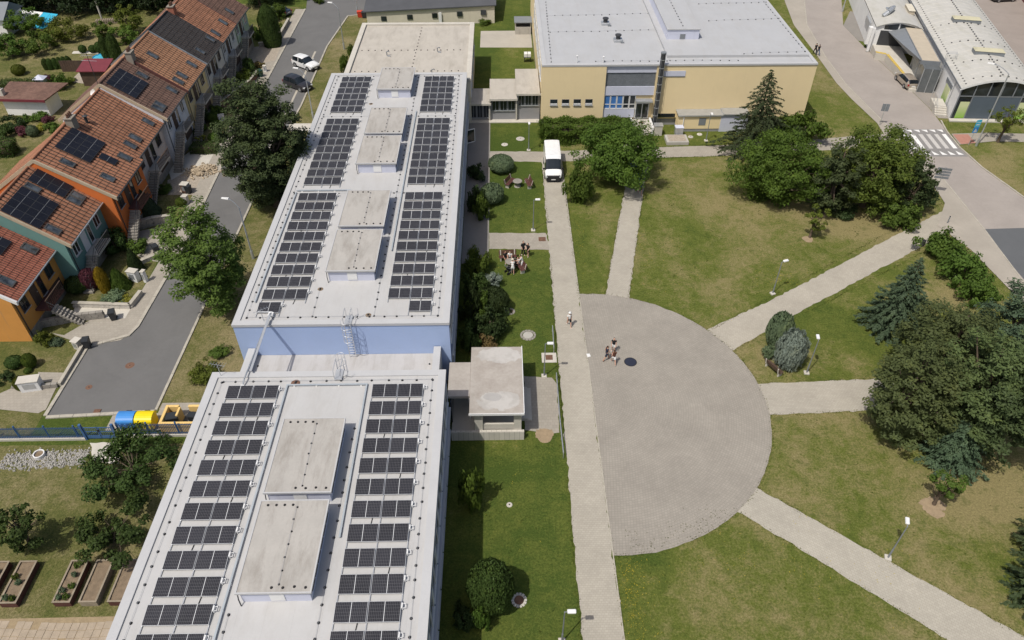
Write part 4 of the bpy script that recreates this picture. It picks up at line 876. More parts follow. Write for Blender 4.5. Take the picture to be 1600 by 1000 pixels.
gm = NT('green_poster'); gm.col(gm.ramp(gm.math('ADD', gm.math('MULTIPLY', gm.sep(gm.pos())[2], 0.35), gm.math('MULTIPLY', gm.noise(3), 0.15)), [(0.1, (0.20, 0.42, 0.03)), (0.75, (0.62, 0.66, 0.38))])); M['green_poster'] = gm.done(0.5)
pan(0.55, 1.75, 0.2, 2.5).build('green_panel', M['green_poster'], MKT, world=True, label='lime green window poster')
pan(8.15, 9.35, 0.2, 2.5).build('green_panel', M['green_poster'], MKT, world=True, label='lime green window poster')
for u in (0.06, 1.82, 3.6, 5.2, 6.8, 8.06, 9.8): MB().obox(mk(u, front_v(u) - 0.05, (arch(u) if u not in (3.6, 5.2, 6.8) else (3.2 + arch(u)) / 2) / (2 if u not in (3.6, 5.2, 6.8) else 1)), 0.12, 0.1, arch(u) if u not in (3.6, 5.2, 6.8) else arch(u) - 3.2, -A).build('mullion', M['steel_grey'], MKT, world=True)
MB().add([mk(0, -0.06, 3.2), mk(W_, front_v(W_) - 0.06, 3.2), mk(W_, front_v(W_) - 0.06, 3.36), mk(0, -0.06, 3.36)], [(0, 1, 2, 3)]).build('transom', M['steel_grey'], MKT, world=True)
MB().prism([mk(-0.15, -0.9)[:2], mk(W_, front_v(W_) - 0.9)[:2], mk(W_, front_v(W_) - 0.1)[:2], mk(-0.15, -0.1)[:2]], -0.1, 0.16).build('base_ledge', M['concrete_pale'], MKT, world=True)
MB().obox(mk(-0.10, VL / 2, ZS + 0.05), 0.22, VL, 0.16, -A).build('gutter', M['steel_grey'], MKT, world=True)
MB().tube([mk(-0.1, 2.5, 0.1), mk(-0.1, 2.5, ZS)], 0.05, 8).build('downpipe', M['galv'], MKT, world=True)
dr = MB().obox(mk(-0.02, 4.6, 1.55), 0.1, 2.0, 2.0, -A).build('side_window', M['green_poster'], MKT, world=True)
MB().obox(mk(-0.03, 4.6, 3.0), 0.12, 3.0, 0.5, -A).build('grille', M['steel_grey'], MKT, world=True)
for i in range(4): MB().obox(mk(-1.0, 1.7 - 0.32 * i, 0.12 + (3 - i) * 0.2 / 2), 1.5, 0.32, 0.24 + (3 - i) * 0.2, -A).build('step', M['concrete_pale'], MKT, world=True)
MB().obox(mk(-1.0, 3.1, 0.45), 1.5, 2.4, 0.9, -A).build('landing', M['concrete_pale'], MKT, world=True)
rl = MB()
for v in (1.9, 3.1, 4.3): rl.tube([mk(-1.7, v, 0.9), mk(-1.7, v, 1.9)], 0.025, 5)
rl.tube([mk(-1.7, 0.4, 1.1), mk(-1.7, 1.9, 1.9), mk(-1.7, 4.3, 1.9)], 0.025, 5); rl.build('railing', M['galv'], MKT, world=True)
def skylight(u, v, label):
    o = thing('roof_skylight', label, 'skylight', mk(u, v, arch(u)), -A)
    MB().bbox(-1.9, 1.9, -0.75, 0.75, -0.15, 0.5, 0.04).build('kerb_frame', M['steel_grey'], o); mb = MB(); mb.add([(-1.95, -0.8, 0.5), (1.95, -0.8, 0.5), (1.95, 0.8, 0.5), (-1.95, 0.8, 0.5), (-1.6, 0, 0.78), (1.6, 0, 0.78)], [(0, 1, 5, 4), (2, 3, 4, 5), (1, 2, 5), (3, 0, 4)]); mb.build('dome', pm('yellowed_acrylic', (0.50, 0.47, 0.33), 0.4, 0.12, 1, 10), o)
skylight(5.0, 9.6, 'yellowed roof skylight nearer the front of the supermarket'); skylight(5.0, 22.0, 'yellowed roof skylight farther back on the supermarket'); skylight(5.0, 36.0, 'yellowed roof skylight farthest back on the supermarket')
h = MB()
for i in range(46):
    for u in (0.5, 9.4): h.lathe([(0.0, 0.12), (0.11, 0.10), (0.14, 0.0)], mk(u, 0.6 + i * 0.85, arch(u) + 0.12), 6)
    h.lathe([(0.0, 0.12), (0.1, 0.10), (0.13, 0.0)], mk(4.9, 2.0 + i * 0.85, arch(4.9) + 0.12), 6)
for v in (1.6, 7.0, 14.0, 21):
    for i in range(1, 9): h.lathe([(0.0, 0.12), (0.1, 0.10), (0.13, 0.0)], mk(0.5 + i, v, arch(0.5 + i) + 0.12), 6)
o = thing('lightning_conductor', 'dotted lightning wire over the supermarket barrel roof', 'lightning conductor', mk(0, 0, ZS)); h.build('holders', M['black'], o, world=True, kind='stuff')
MB().tube([mk(4.9, 1.5 + k, arch(4.9) + 0.22) for k in range(0, 40, 2)], 0.01, 4).build('wire', M['galv'], o, world=True)
# side wing with the loading bay
WG = thing('loading_wing', 'lower barrel-roofed wing with an open loading bay beside the supermarket', 'building', mk(-3.6, 23))
U0, U1, V0 = -7.15, -0.25, 22.3
def arch2(u): q = 2 * (u - U0) / (U1 - U0) - 1; return 3.75 + 0.85 * (1 - q * q)
mb = MB(); mb.add([mk(U0, V0), mk(U0, VL), mk(U0, VL, 3.75), mk(U0, V0, 3.75)], [(3, 2, 1, 0)]); mb.build('wall', M['white_wall'], WG, world=True)
mb = MB()
for i in range(12):
    a, b = U0 + (U1 - U0) * i / 12, U0 + (U1 - U0) * (i + 1) / 12; mb.face([mk(a, V0 - 0.3, arch2(a) + 0.12), mk(b, V0 - 0.3, arch2(b) + 0.12), mk(b, VL, arch2(b) + 0.12), mk(a, VL, arch2(a) + 0.12)])
mb.build('roof', M['barrel'], WG, world=True)
mb = MB()
for i in range(12):
    a, b = U0 + (U1 - U0) * i / 12, U0 + (U1 - U0) * (i + 1) / 12
    mb.face([mk(a, V0, 0), mk(b, V0, 0), mk(b, V0, arch2(b)), mk(a, V0, arch2(a))])
mb.build('front_wall', M['white'], WG, world=True)
for a, b in ((-5.9, -3.9), (-3.7, -1.6)):
    MB().add([mk(a, V0 - 0.03, 3.5), mk(b, V0 - 0.03, 3.5), mk(b, V0 - 0.03, arch2(b) - 0.15), mk(a, V0 - 0.03, arch2(a) - 0.15)], [(0, 1, 2, 3)]).build('arched_window', M['pane'], WG, world=True)
MB().add([mk(-6.3, V0 - 0.03, 1.0), mk(-2.4, V0 - 0.03, 1.0), mk(-2.4, V0 - 0.03, 3.3), mk(-6.3, V0 - 0.03, 3.3)], [(0, 1, 2, 3)]).build('bay_opening', M['dark_metal'], WG, world=True)
MB().prism([mk(-6.8, V0)[:2], mk(-2.7, V0)[:2], mk(-2.7, 10.5)[:2], mk(-3.3, 9.6)[:2], mk(-4.0, 10.0)[:2], mk(-5.4, 18.5)[:2], mk(-6.8, 19.0)[:2]], -0.1, 1.05).build('dock_platform', M['concrete_pale'], WG, world=True)
e = MB(); e.prism([mk(-4.0, 10.0)[:2], mk(-3.6, 10.0)[:2], mk(-5.0, 18.7)[:2], mk(-5.4, 18.5)[:2]], 1.05, 1.10); e.prism([mk(-5.4, 18.5)[:2], mk(-5.3, 19.0)[:2], mk(-6.8, 19.5)[:2], mk(-6.8, 19.0)[:2]], 1.05, 1.098); e.build('yellow_edge', pm('yellow_edging', (0.55, 0.40, 0.10), 0.8, 0.25, 3, 20), WG, world=True)
MB().prism([mk(-3.0, 9.5)[:2], mk(-0.45, 9.5)[:2], mk(-0.45, V0 - 0.02)[:2], mk(-3.0, V0 - 0.02)[:2]], 3.4, 3.95).build('canopy', M['steel_grey'], WG, world=True)
MB().prism([mk(-2.9, 9.6)[:2], mk(-0.6, 9.6)[:2], mk(-0.6, V0 - 0.02)[:2], mk(-2.9, V0 - 0.02)[:2]], 3.954, 3.99).build('canopy_top', pm('tan_roofing', (0.46, 0.40, 0.31), 0.9, 0.1, 1, 14), WG, world=True)
cs = MB(); cs.add([mk(-3.02, 9.6, 3.9), mk(-3.02, V0, 3.9), mk(-5.2, V0, 3.2), mk(-3.6, 14.0, 3.0)], [(0, 3, 2, 1)]); cs.build('canopy_slope', M['steel_grey'], WG, world=True)
gl = MB().prism([mk(-2.7, 8.0)[:2], mk(-0.5, 8.0)[:2], mk(-0.5, 14.5)[:2], mk(-2.7, 14.5)[:2]], 0, 3.4).build('glass_lobby', pm('grey_glass', (0.12, 0.13, 0.135), 0.2, 0.25, 0.8, 6), WG, world=True)
for u, v in ((-2.7, 8.0), (-0.5, 8.0), (-1.6, 8.0), (-2.7, 11.2), (-2.7, 14.5)): MB().tube([mk(u, v, 0), mk(u, v, 3.4)], 0.06, 6).build('post', M['galv'], gl, world=True)
for k in range(4): MB().obox(mk(-3.3, 8.9 - 0.3 * k, 0.2 + (3 - k) * 0.1), 1.0, 0.3, 0.4 + (3 - k) * 0.2, -A).build('step', M['concrete_pale'], WG, world=True)
MB().obox(mk(U0 - 0.35, V0 + 1.2, 2.0), 0.6, 0.8, 2.6, -A).build('cooling_unit', M['white'], WG, world=True)
MB().obox(mk(U0 - 0.25, V0 - 0.4, 1.9), 0.35, 0.35, 3.6, -A).build('pipe_box', M['white'], WG, world=True)
MB().obox(mk(U0 - 0.1, V0 + 5, 2.7), 0.3, 3.4, 1.0, -A).build('louvre', M['galv'], WG, world=True)
o = thing('roof_duct', 'curved metal duct on the roof of the loading wing', 'duct', mk(-4.6, 27, arch2(-4.6)))
MB().tube([mk(-5.9, 25.2, 4.5), mk(-5.2, 25.6, 5.0), mk(-4.6, 26.4, 5.3), mk(-4.2, 27.4, 5.2), mk(-4.5, 28.2, 4.6)], 0.32, 10).build('pipe', M['galv'], o, world=True); MB().obox(mk(-4.5, 28.2, 4.55), 1.0, 1.0, 0.4, -A).build('base', M['galv'], o, world=True)
o = thing('roof_hatch', 'small tan roof hatch beside the supermarket gutter', 'hatch', mk(-1.3, 29, arch2(-1.3))); MB().obox(mk(-1.3, 29, arch2(-1.3) + 0.35), 0.9, 3.2, 0.55, -A).build('box', pm('tan_roofing', (0.46, 0.40, 0.31)), o, world=True); MB().obox(mk(-1.3, 29, arch2(-1.3) + 0.65), 1.0, 3.4, 0.06, -A).build('lid', M['cream_wall'], o, world=True)
o = thing('roof_ladder', 'steel ladder and rails on the edge of the supermarket roof', 'ladder', mk(-0.4, 9.0, 0))
rl = MB()
for dv in (-0.28, 0.28): rl.tube([mk(-0.35, 8.6 + dv, 0.2), mk(-0.35, 8.6 + dv, 5.6), mk(0.9, 8.6 + dv, 5.7), mk(0.9, 8.6 + dv, 4.8)], 0.03, 5)
rl.build('side_rail', M['galv'], o, world=True)
for k in range(14): MB().tube([mk(-0.35, 8.32, 0.5 + k * 0.32), mk(-0.35, 8.88, 0.5 + k * 0.32)], 0.02, 5).build('rung', M['galv'], o, world=True)
cr = thing('red_building', 'dark red building just showing at the top right corner', 'building', (92, 124, 0))
MB().prism([(88.2, 114), (96, 112), (104, 136), (95, 139)], 0, 5.0).build('wall', streak_mat('dark_red_render', (0.16, 0.05, 0.055)), cr, world=True)
MB().prism([(87.9, 113.7), (96.3, 111.6), (104.5, 136.4), (94.8, 139.4)], 5.0, 5.3).build('roof', M['steel_grey'], cr, world=True)
window_part(cr, 112.8, 90, 92, 1.5, 3.4, 'S')

# ---------------------------------------------------------------- terraced houses on the left
HOUSES = [(49.6, 57.2, -42.0, 4.6, -47.6, 8.7), (57.2, 64.7, -40.4, 5.1, -45.9, 9.3), (64.7, 72.3, -38.8, 5.6, -45.4, 9.9), (72.3, 81.0, -39.5, 5.5, -45.4, 9.8), (81.0, 88.3, -39.0, 6.0, -45.3, 10.3), (88.3, 96.3, -38.8, 6.1, -45.0, 10.5), (96.3, 103.8, -38.7, 6.2, -45.0, 10.6), (103.8, 111.0, -38.7, 6.1, -45.0, 10.5), (111.0, 118.0, -38.7, 6.1, -45.0, 10.4)]
RED1 = tile_mat('tiles_red', (0.25, 0.085, 0.055), (0.33, 0.12, 0.08), (0.12, 0.07, 0.055), 0.33, 0.27)
ORG1 = tile_mat('tiles_orange', (0.29, 0.130, 0.074), (0.355, 0.165, 0.097), (0.16, 0.095, 0.065))
ORG2 = tile_mat('tiles_orange_brown', (0.31, 0.155, 0.085), (0.38, 0.195, 0.11), (0.17, 0.10, 0.065))
BRN = tile_mat('tiles_brown', (0.13, 0.075, 0.058), (0.18, 0.105, 0.08), (0.09, 0.065, 0.055))
SLT = tile_mat('tiles_slate', (0.024, 0.026, 0.03), (0.036, 0.038, 0.042), (0.05, 0.05, 0.052))
WALLC = {'amber': streak_mat('amber_render', (0.62, 0.29, 0.075)), 'teal': streak_mat('teal_render', (0.14, 0.27, 0.245)), 'orange': streak_mat('orange_render', (0.62, 0.17, 0.045)),
         'pink': streak_mat('pinkish_render', (0.58, 0.50, 0.45)), 'white': streak_mat('house_white', (0.62, 0.63, 0.66)), 'yellow': streak_mat('pale_yellow_render', (0.62, 0.50, 0.27)),
         'ivory': streak_mat('ivory_render', (0.58, 0.555, 0.50)), 'grey': streak_mat('grey_white_render', (0.55, 0.56, 0.55)), 'mint': streak_mat('mint_render', (0.45, 0.56, 0.42))}
HS = [('terraced_house', 'amber-walled terraced house with a fine red tiled roof at the left edge', RED1, 'amber', [(6.4, 0.75, 1), (1.73, 0.77, 1)], [(5.2, 0.30, 2, 2)]),
      ('terraced_house', 'teal-walled terraced house with two solar arrays on an orange roof', ORG1, 'teal', [(4.81, 0.214, 1), (6.2, 0.707, 2), (0.9, 0.72, 1)], [(2.2, 0.347, 4, 2), (6.45, 0.345, 2, 2)]),
      ('terraced_house', 'bright orange-walled terraced house with a large solar array', ORG1, 'orange', [(1.76, 0.318, 1), (2.26, 0.784, 1), (6.6, 0.80, 1)], [(5.2, 0.305, 4, 2), (5.0, 0.66, 1, 1)]),
      ('terraced_house', 'pinkish-walled terraced house with an orange roof and no solar panels', ORG1, 'pink', [(7.33, 0.811, 1), (3.43, 0.803, 1), (1.85, 0.805, 1)], []),
      ('terraced_house', 'white-walled terraced house with a brown roof and one solar array', BRN, 'white', [(5.88, 0.359, 1), (6.05, 0.814, 1), (1.51, 0.811, 2)], [(2.75, 0.28, 4, 2)]),
      ('terraced_house', 'pale yellow terraced house with a light orange-brown roof', ORG2, 'yellow', [(3.29, 0.278, 1), (6.12, 0.811, 1), (2.58, 0.794, 1), (0.93, 0.8, 1)], []),
      ('terraced_house', 'terraced house with a dark slate-grey roof', SLT, 'ivory', [(6.46, 0.803, 1), (2.07, 0.79, 1)], []),
      ('terraced_house', 'terraced house with an orange roof just behind the slate-grey one', ORG1, 'grey', [(1.35, 0.803, 1), (5.45, 0.796, 1)], []),
      ('terraced_house', 'mint green terraced house with a brown roof at the far end', BRN, 'mint', [(2.42, 0.769, 1)], [])]
VG = streak_mat('sandy_verge', (0.46, 0.38, 0.27))
PVH = MB().box(-0.49, 0.49, -0.81, 0.81, 0.0, 0.035).mesh('solar_panel', mats=M['pv_home'])
PVF = MB()
for a in ((-0.51, -0.485, -0.83, 0.83), (0.485, 0.51, -0.83, 0.83), (-0.485, 0.485, -0.83, -0.805), (-0.485, 0.485, 0.805, 0.83)): PVF.box(*a, -0.01, 0.04)
PVF = PVF.mesh('frame', mats=M['dark_metal'])
SKF = MB()
for a in ((-0.42, -0.33, -0.68, 0.68), (0.33, 0.42, -0.68, 0.68), (-0.33, 0.33, -0.68, -0.58), (-0.33, 0.33, 0.56, 0.68)): SKF.box(*a, -0.02, 0.10)
SKF = SKF.mesh('roof_window', mats=pm('roof_window_frame', (0.085, 0.08, 0.075), 0.5, 0.2))
sky_glass = NT('roof_window_glass'); sky_glass.col(sky_glass.ramp(sky_glass.noise(1.7, 3), [(0.35, (0.025, 0.03, 0.035)), (0.65, (0.11, 0.125, 0.14))])); M['roof_glass'] = sky_glass.done(0.12, spec=0.7)
SKG = MB().box(-0.33, 0.33, -0.58, 0.56, -0.02, 0.06).mesh('pane', mats=M['roof_glass'])
M['tile_joint'] = pm('shaded_tile_joint', (0.07, 0.05, 0.04), 0.95, 0.3, 2.5, 18)  # dark joint colour, painted to deepen the shade in the grooves between tile columns
def tiled_slope(xr, zr, xe, ze, y0, y1, pitch, depth=0.10):
    """roof slope whose columns of tiles are separated by real grooves"""
    mb = MB(); n = max(1, round((y1 - y0) / pitch)); s = (y1 - y0) / n; g = 0.13 if pitch > 0.3 else 0.05
    dx, dz = xe - xr, ze - zr; L = math.hypot(dx, dz); nx, nz = -dz / L, dx / L
    if nz < 0: nx, nz = -nx, -nz
    rows_ = 12
    P = lambda t, y, d: (xr + dx * t + nx * d, y, zr + dz * t + nz * d)
    for i in range(n):
        a, b = y0 + i * s, y0 + (i + 1) * s
        prof = [(a, -depth), (a + g * 0.4, -depth), (a + g, 0.0), (a + (s + g) / 2, 0.028), (b - 0.012, 0.0), (b, -depth)]
        for k in range(rows_):
            t0, t1 = k / rows_, (k + 1) / rows_
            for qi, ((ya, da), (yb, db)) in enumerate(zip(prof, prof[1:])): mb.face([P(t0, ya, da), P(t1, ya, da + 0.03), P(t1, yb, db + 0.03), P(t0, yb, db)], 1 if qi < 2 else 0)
    return mb
def verge(mb, y0, y1, pts, t0, t1):
    for (xa, za), (xb, zb) in zip(pts, pts[1:]): mb.add([(xa, y0, za + t0), (xb, y0, zb + t0), (xb, y1, zb + t0), (xa, y1, za + t0), (xa, y0, za + t1), (xb, y0, zb + t1), (xb, y1, zb + t1), (xa, y1, za + t1)], [(0, 1, 5, 4), (4, 5, 6, 7), (2, 3, 7, 6), (1, 2, 6, 5), (3, 0, 4, 7)])
for hi, ((y0, y1, xe, ze, xr, zr), (nm, lab, tm, wc, sks, pvs)) in enumerate(zip(HOUSES, HS)):
    H_ = thing(nm, lab, 'house', ((xe + xr) / 2, (y0 + y1) / 2, 0), 0, 'terraced houses along the street')
    xw = 2 * xr - xe; xf = xe - 0.5; k = (ze - zr) / (xe - xr); zf = ze + (-0.5) * k - 0.18
    xb = xw + 0.5; dy = 0.004 * (hi % 3)
    mb = MB(); prof = [(xf, 0.0), (xf, zf), (xr, zr - 0.2), (xb, zf), (xb, 0.0)]; n = 5
    mb.add([(x, y0 + dy, z) for x, z in prof] + [(x, y1 - dy, z) for x, z in prof], [tuple(range(5)), tuple(range(9, 4, -1))] + [(i + 5, (i + 1) % 5 + 5, (i + 1) % 5, i) for i in range(5)])
    mb.build('wall', WALLC[wc], H_, world=True)
    MB().box(xf - 0.02, xf + 0.05, y0 + 0.05, y1 - 0.05, 0, 0.9).build('plinth', M['stone_dark'], H_, world=True)
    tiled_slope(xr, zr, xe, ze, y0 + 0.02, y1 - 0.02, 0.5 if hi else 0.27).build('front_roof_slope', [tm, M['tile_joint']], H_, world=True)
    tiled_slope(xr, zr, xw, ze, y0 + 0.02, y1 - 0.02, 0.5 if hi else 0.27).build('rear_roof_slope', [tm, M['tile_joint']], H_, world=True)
    mb = MB(); m_ = 5
    for q in range(int((y1 - y0) / 0.42)): mb.cyl((xr, y0 + 0.02 + q * 0.42, zr + 0.02), (xr, y0 + 0.42 + q * 0.42, zr + 0.035), 0.11, 0.125, 8)
    mb.build('ridge_tiles', tm, H_, world=True, kind='stuff')
    vm = [M['white_wall'], VG, VG, None, VG, M['wood_red'], M['steel_grey'], None, M['wood_red']][hi]
    if vm: mb = MB(); verge(mb, y0 - 0.05, y0 + 0.12, [(xe + 0.05, ze - 0.03), (xr, zr), (xw, ze)], -0.30, 0.075); mb.build('verge', vm, H_, world=True)
    MB().cyl((xe + 0.08, y0 + 0.05, ze - 0.06), (xe + 0.08, y1 - 0.05, ze - 0.06), 0.075, n=8).build('gutter', M['dark_metal'] if hi not in (0, 1) else M['galv'], H_, world=True)
    MB().tube([(xe + 0.06, y0 + 0.25, ze - 0.1), (xf + 0.08, y0 + 0.25, ze - 0.5), (xf + 0.08, y0 + 0.25, 0.1)], 0.045, 6).build('downpipe', M['dark_metal'], H_, world=True)
    ang = math.atan2(zr - ze, xe - xr)
    def on_roof(u, t, d):
        dx, dz = xe - xr, ze - zr; L = math.hypot(dx, dz); return (xr + dx * t - dz / L * d, y0 + u, zr + dz * t + dx / L * d)
    org = Vector(H_.location)
    def place(o, u, t, d):
        o.location = Vector(on_roof(u, t, d)) - org; o.rotation_euler = Matrix(((0, -math.cos(ang), math.sin(ang)), (1, 0, 0), (0, math.sin(ang), math.cos(ang)))).to_euler()
    for (u, t, cnt) in sks:
        for q in range(cnt):
            w = inst('roof_window', SKF, H_); place(w, u + (q - (cnt - 1) / 2) * 0.86, t, 0.04); inst('pane', SKG, w)
    for (u, t, nc, nrw) in pvs:
        SL = math.hypot(xe - xr, ze - zr)
        for a in range(nc):
            for b in range(nrw):
                p_ = inst('solar_panel', PVH, H_); place(p_, u + (a - (nc - 1) / 2) * 1.035, t + (b - (nrw - 1) / 2) * 1.68 / SL, 0.13); inst('frame', PVF, p_)
    # street side: windows, raised door, garage below
    zc = ze - 1.75; fm = M['white'] if wc in ('teal', 'white', 'grey', 'mint') else M['wood_dark']
    W = y1 - y0
    for u0, u1 in ((0.10, 0.25), (0.73, 0.88)):
        window_part(H_, xf, y0 + W * u0, y0 + W * u1, zc - 0.15, zc + 1.1, 'E', frame=fm)
    dd = MB().box(xf - 0.02, xf + 0.05, y0 + W * 0.34, y0 + W * 0.34 + 1.0, zc - 0.85, zc + 1.15).build('door', M['wood_dark'] if wc != 'teal' else M['white'], H_, world=True)
    MB().box(xf + 0.05, xf + 0.09, y0 + W * 0.34 + 0.82, y0 + W * 0.34 + 0.90, zc + 0.1, zc + 0.2).build('handle', M['alu'], dd, world=True)
    window_part(H_, xf, y0 + W * 0.52, y0 + W * 0.62, zc - 0.8, zc + 1.1, 'E', frame=fm, mull=1)
    gd = MB().box(xf - 0.02, xf + 0.045, y0 + W * 0.60, y0 + W * 0.60 + 2.4, 0.0, 1.95).build('garage_door', M['wood_dark'], H_, world=True)
    zl = zc - 0.9; xo = xf + 1.35
    bl = MB().box(xf + 0.02, xo, y0 + W * 0.28, y0 + W * 0.66, zl - 0.18, zl).build('balcony', M['wood_red'] if wc in ('amber', 'orange') else M['concrete'], H_, world=True)
    r_ = MB()
    for q in range(12): r_.box(xo - 0.05, xo, y0 + W * (0.285 + q * 0.034), y0 + W * (0.285 + q * 0.034) + 0.05, zl, zl + 0.92)
    r_.box(xo - 0.07, xo + 0.01, y0 + W * 0.28, y0 + W * 0.67, zl + 0.92, zl + 1.0); r_.build('balcony_railing', M['wood_dark'] if wc in ('amber', 'orange', 'pink') else M['dark_metal'], bl, world=True)
    ns = max(5, int(zl / 0.2)); ys = y0 + W * 0.28; out = hi == 0; xs = xf + 0.15
    for q in range(ns):
        zt = zl - (q + 1) * zl / (ns + 1); zb = max(0.0, zt - 0.35)
        if out: MB().box(xo + 0.02 + q * 0.25, xo + 0.26 + q * 0.25, ys, ys + 1.0, zb, zt).build('stair_step', M['stone_dark'], H_, world=True)
        else: MB().box(xs, xs + 1.0, ys - 0.26 - q * 0.25, ys - 0.02 - q * 0.25, zb, zt).build('stair_step', M['stone_dark'], H_, world=True)
    hr = MB(); ends = ((xo + 0.05, ys, zl), (xo + 0.05 + ns * 0.25, ys, 0.0)) if out else ((xs + 1.02, ys, zl), (xs + 1.02, ys - ns * 0.25, 0.0))
    a3, b3 = ends; hr.tube([(a3[0], a3[1], a3[2] + 0.9), (b3[0], b3[1], 0.95), (b3[0], b3[1], 0.0)], 0.03, 5); hr.tube([(a3[0], a3[1], a3[2] + 0.45), (b3[0], b3[1], 0.5)], 0.02, 5); hr.build('stair_rail', M['dark_metal'], H_, world=True)
M['old_stack'] = streak_mat('sooty_render', (0.27, 0.24, 0.20), (0.1, 0.09, 0.08), 0.6)
def chimney(y, x, z, label, mat, pots=3):
    o = thing('chimney_stack', label, 'chimney', (x, y, z))
    MB().box(-0.38, 0.38, -0.5, 0.5, -0.9, 0.85).build('stack', mat, o); MB().bbox(-0.46, 0.46, -0.58, 0.58, 0.85, 0.98, 0.02).build('cap', M['old_stack'], o)
    for i in range(pots): MB().lathe([(0.13, 0), (0.10, 0.35), (0.13, 0.4), (0.08, 0.4), (0.07, 0.2)], (0.0, -0.34 + i * 0.34, 0.98), 10).build('pot', M['rust'], o)
chimney(72.5, -44.9, 9.6, 'pale chimney stack between the orange and the pinkish house', M['old_stack'])
chimney(88.6, -44.5, 10.1, 'pale chimney stack between the brown-roofed and the yellow house', M['old_stack'])
chimney(104.1, -44.5, 10.2, 'brick-red chimney stack between the slate roof and the next orange roof', pm('brick_red', (0.34, 0.13, 0.085), 0.9, 0.2, 3, 20, 0.3), 3)
o = thing('roof_flue', 'dark round flue beside the pale chimney on the orange roof', 'flue', (-44.3, 74.2, 9.0)); MB().cyl((0, 0, -0.3), (0, 0, 0.7), 0.16, n=10).build('pipe', M['dark_metal'], o); MB().lathe([(0.0, 0.25), (0.28, 0.1), (0.28, 0.05)], (0, 0, 0.7), 10).build('cowl', M['dark_metal'], o)
o = thing('roof_aerial', 'tall thin aerial mast with dishes on the ridge between two houses', 'aerial', (-45.4, 81.0, 9.7))
MB().tube([(0, 0, 0), (0, 0, 4.2)], 0.035, 6).build('mast', M['dark_metal'], o)
for z, q in ((3.9, 0.7), (3.3, 0.9)): MB().tube([(-q, 0.1, z), (q, -0.1, z)], 0.02, 5).build('boom', M['galv'], o)
for q in range(6): MB().tube([(-0.6 + q * 0.24, -0.35, 3.92), (-0.6 + q * 0.24, 0.35, 3.92)], 0.012, 4).build('element', M['galv'], o)
o = thing('satellite_dish', 'white satellite dish on the ridge by the tall aerial mast', 'satellite dish', (-46.1, 80.8, 9.3)); MB().lathe([(0.0, 0.0), (0.22, 0.04), (0.42, 0.16), (0.44, 0.17), (0.22, 0.02), (0.0, -0.02)], (0, 0, 0.0), 16).build('dish', M['white'], o).rotation_euler = (R(60), 0, R(-30)); MB().tube([(0, 0, -0.6), (0, 0.05, 0)], 0.03, 6).build('arm', M['galv'], o)

# ---------------------------------------------------------------- vehicles
def paint(name, c, rough=0.25, metal=0.0):
    t = NT(name); t.col(t.ramp(t.noise(2.0, 3), [(0.3, tint(c, 0.93)), (0.7, tint(c, 1.06))])); t.b.inputs['Coat Weight'].default_value = 0.6; t.b.inputs['Coat Roughness'].default_value = 0.08
    return t.done(rough, metal, 0.5)
CARGL = glass_mat('car_glass', (0.012, 0.016, 0.02), 0.05)
TYRE = M['black']; RIM = pm('alloy', (0.42, 0.43, 0.44), 0.35, 0.08, 3, 20, metal=0.7); LAMPW = pm('headlamp', (0.6, 0.62, 0.64), 0.15, 0.05); LAMPR = pm('tail_lamp', (0.35, 0.02, 0.02), 0.25, 0.1)
def section(st):
    x, zl, zb, zt, wl, wb, wt = st
    h = [(wl * 0.90, zl), (wl, zl + 0.10), (wb, zl + (zb - zl) * 0.62), (wb * 0.985, zb), (wt, zt - 0.05), (wt * 0.72, zt), (0.0, zt + 0.015)]
    return [(x, -y, z) for y, z in h] + [(x, y, z) for y, z in reversed(h[:-1])]
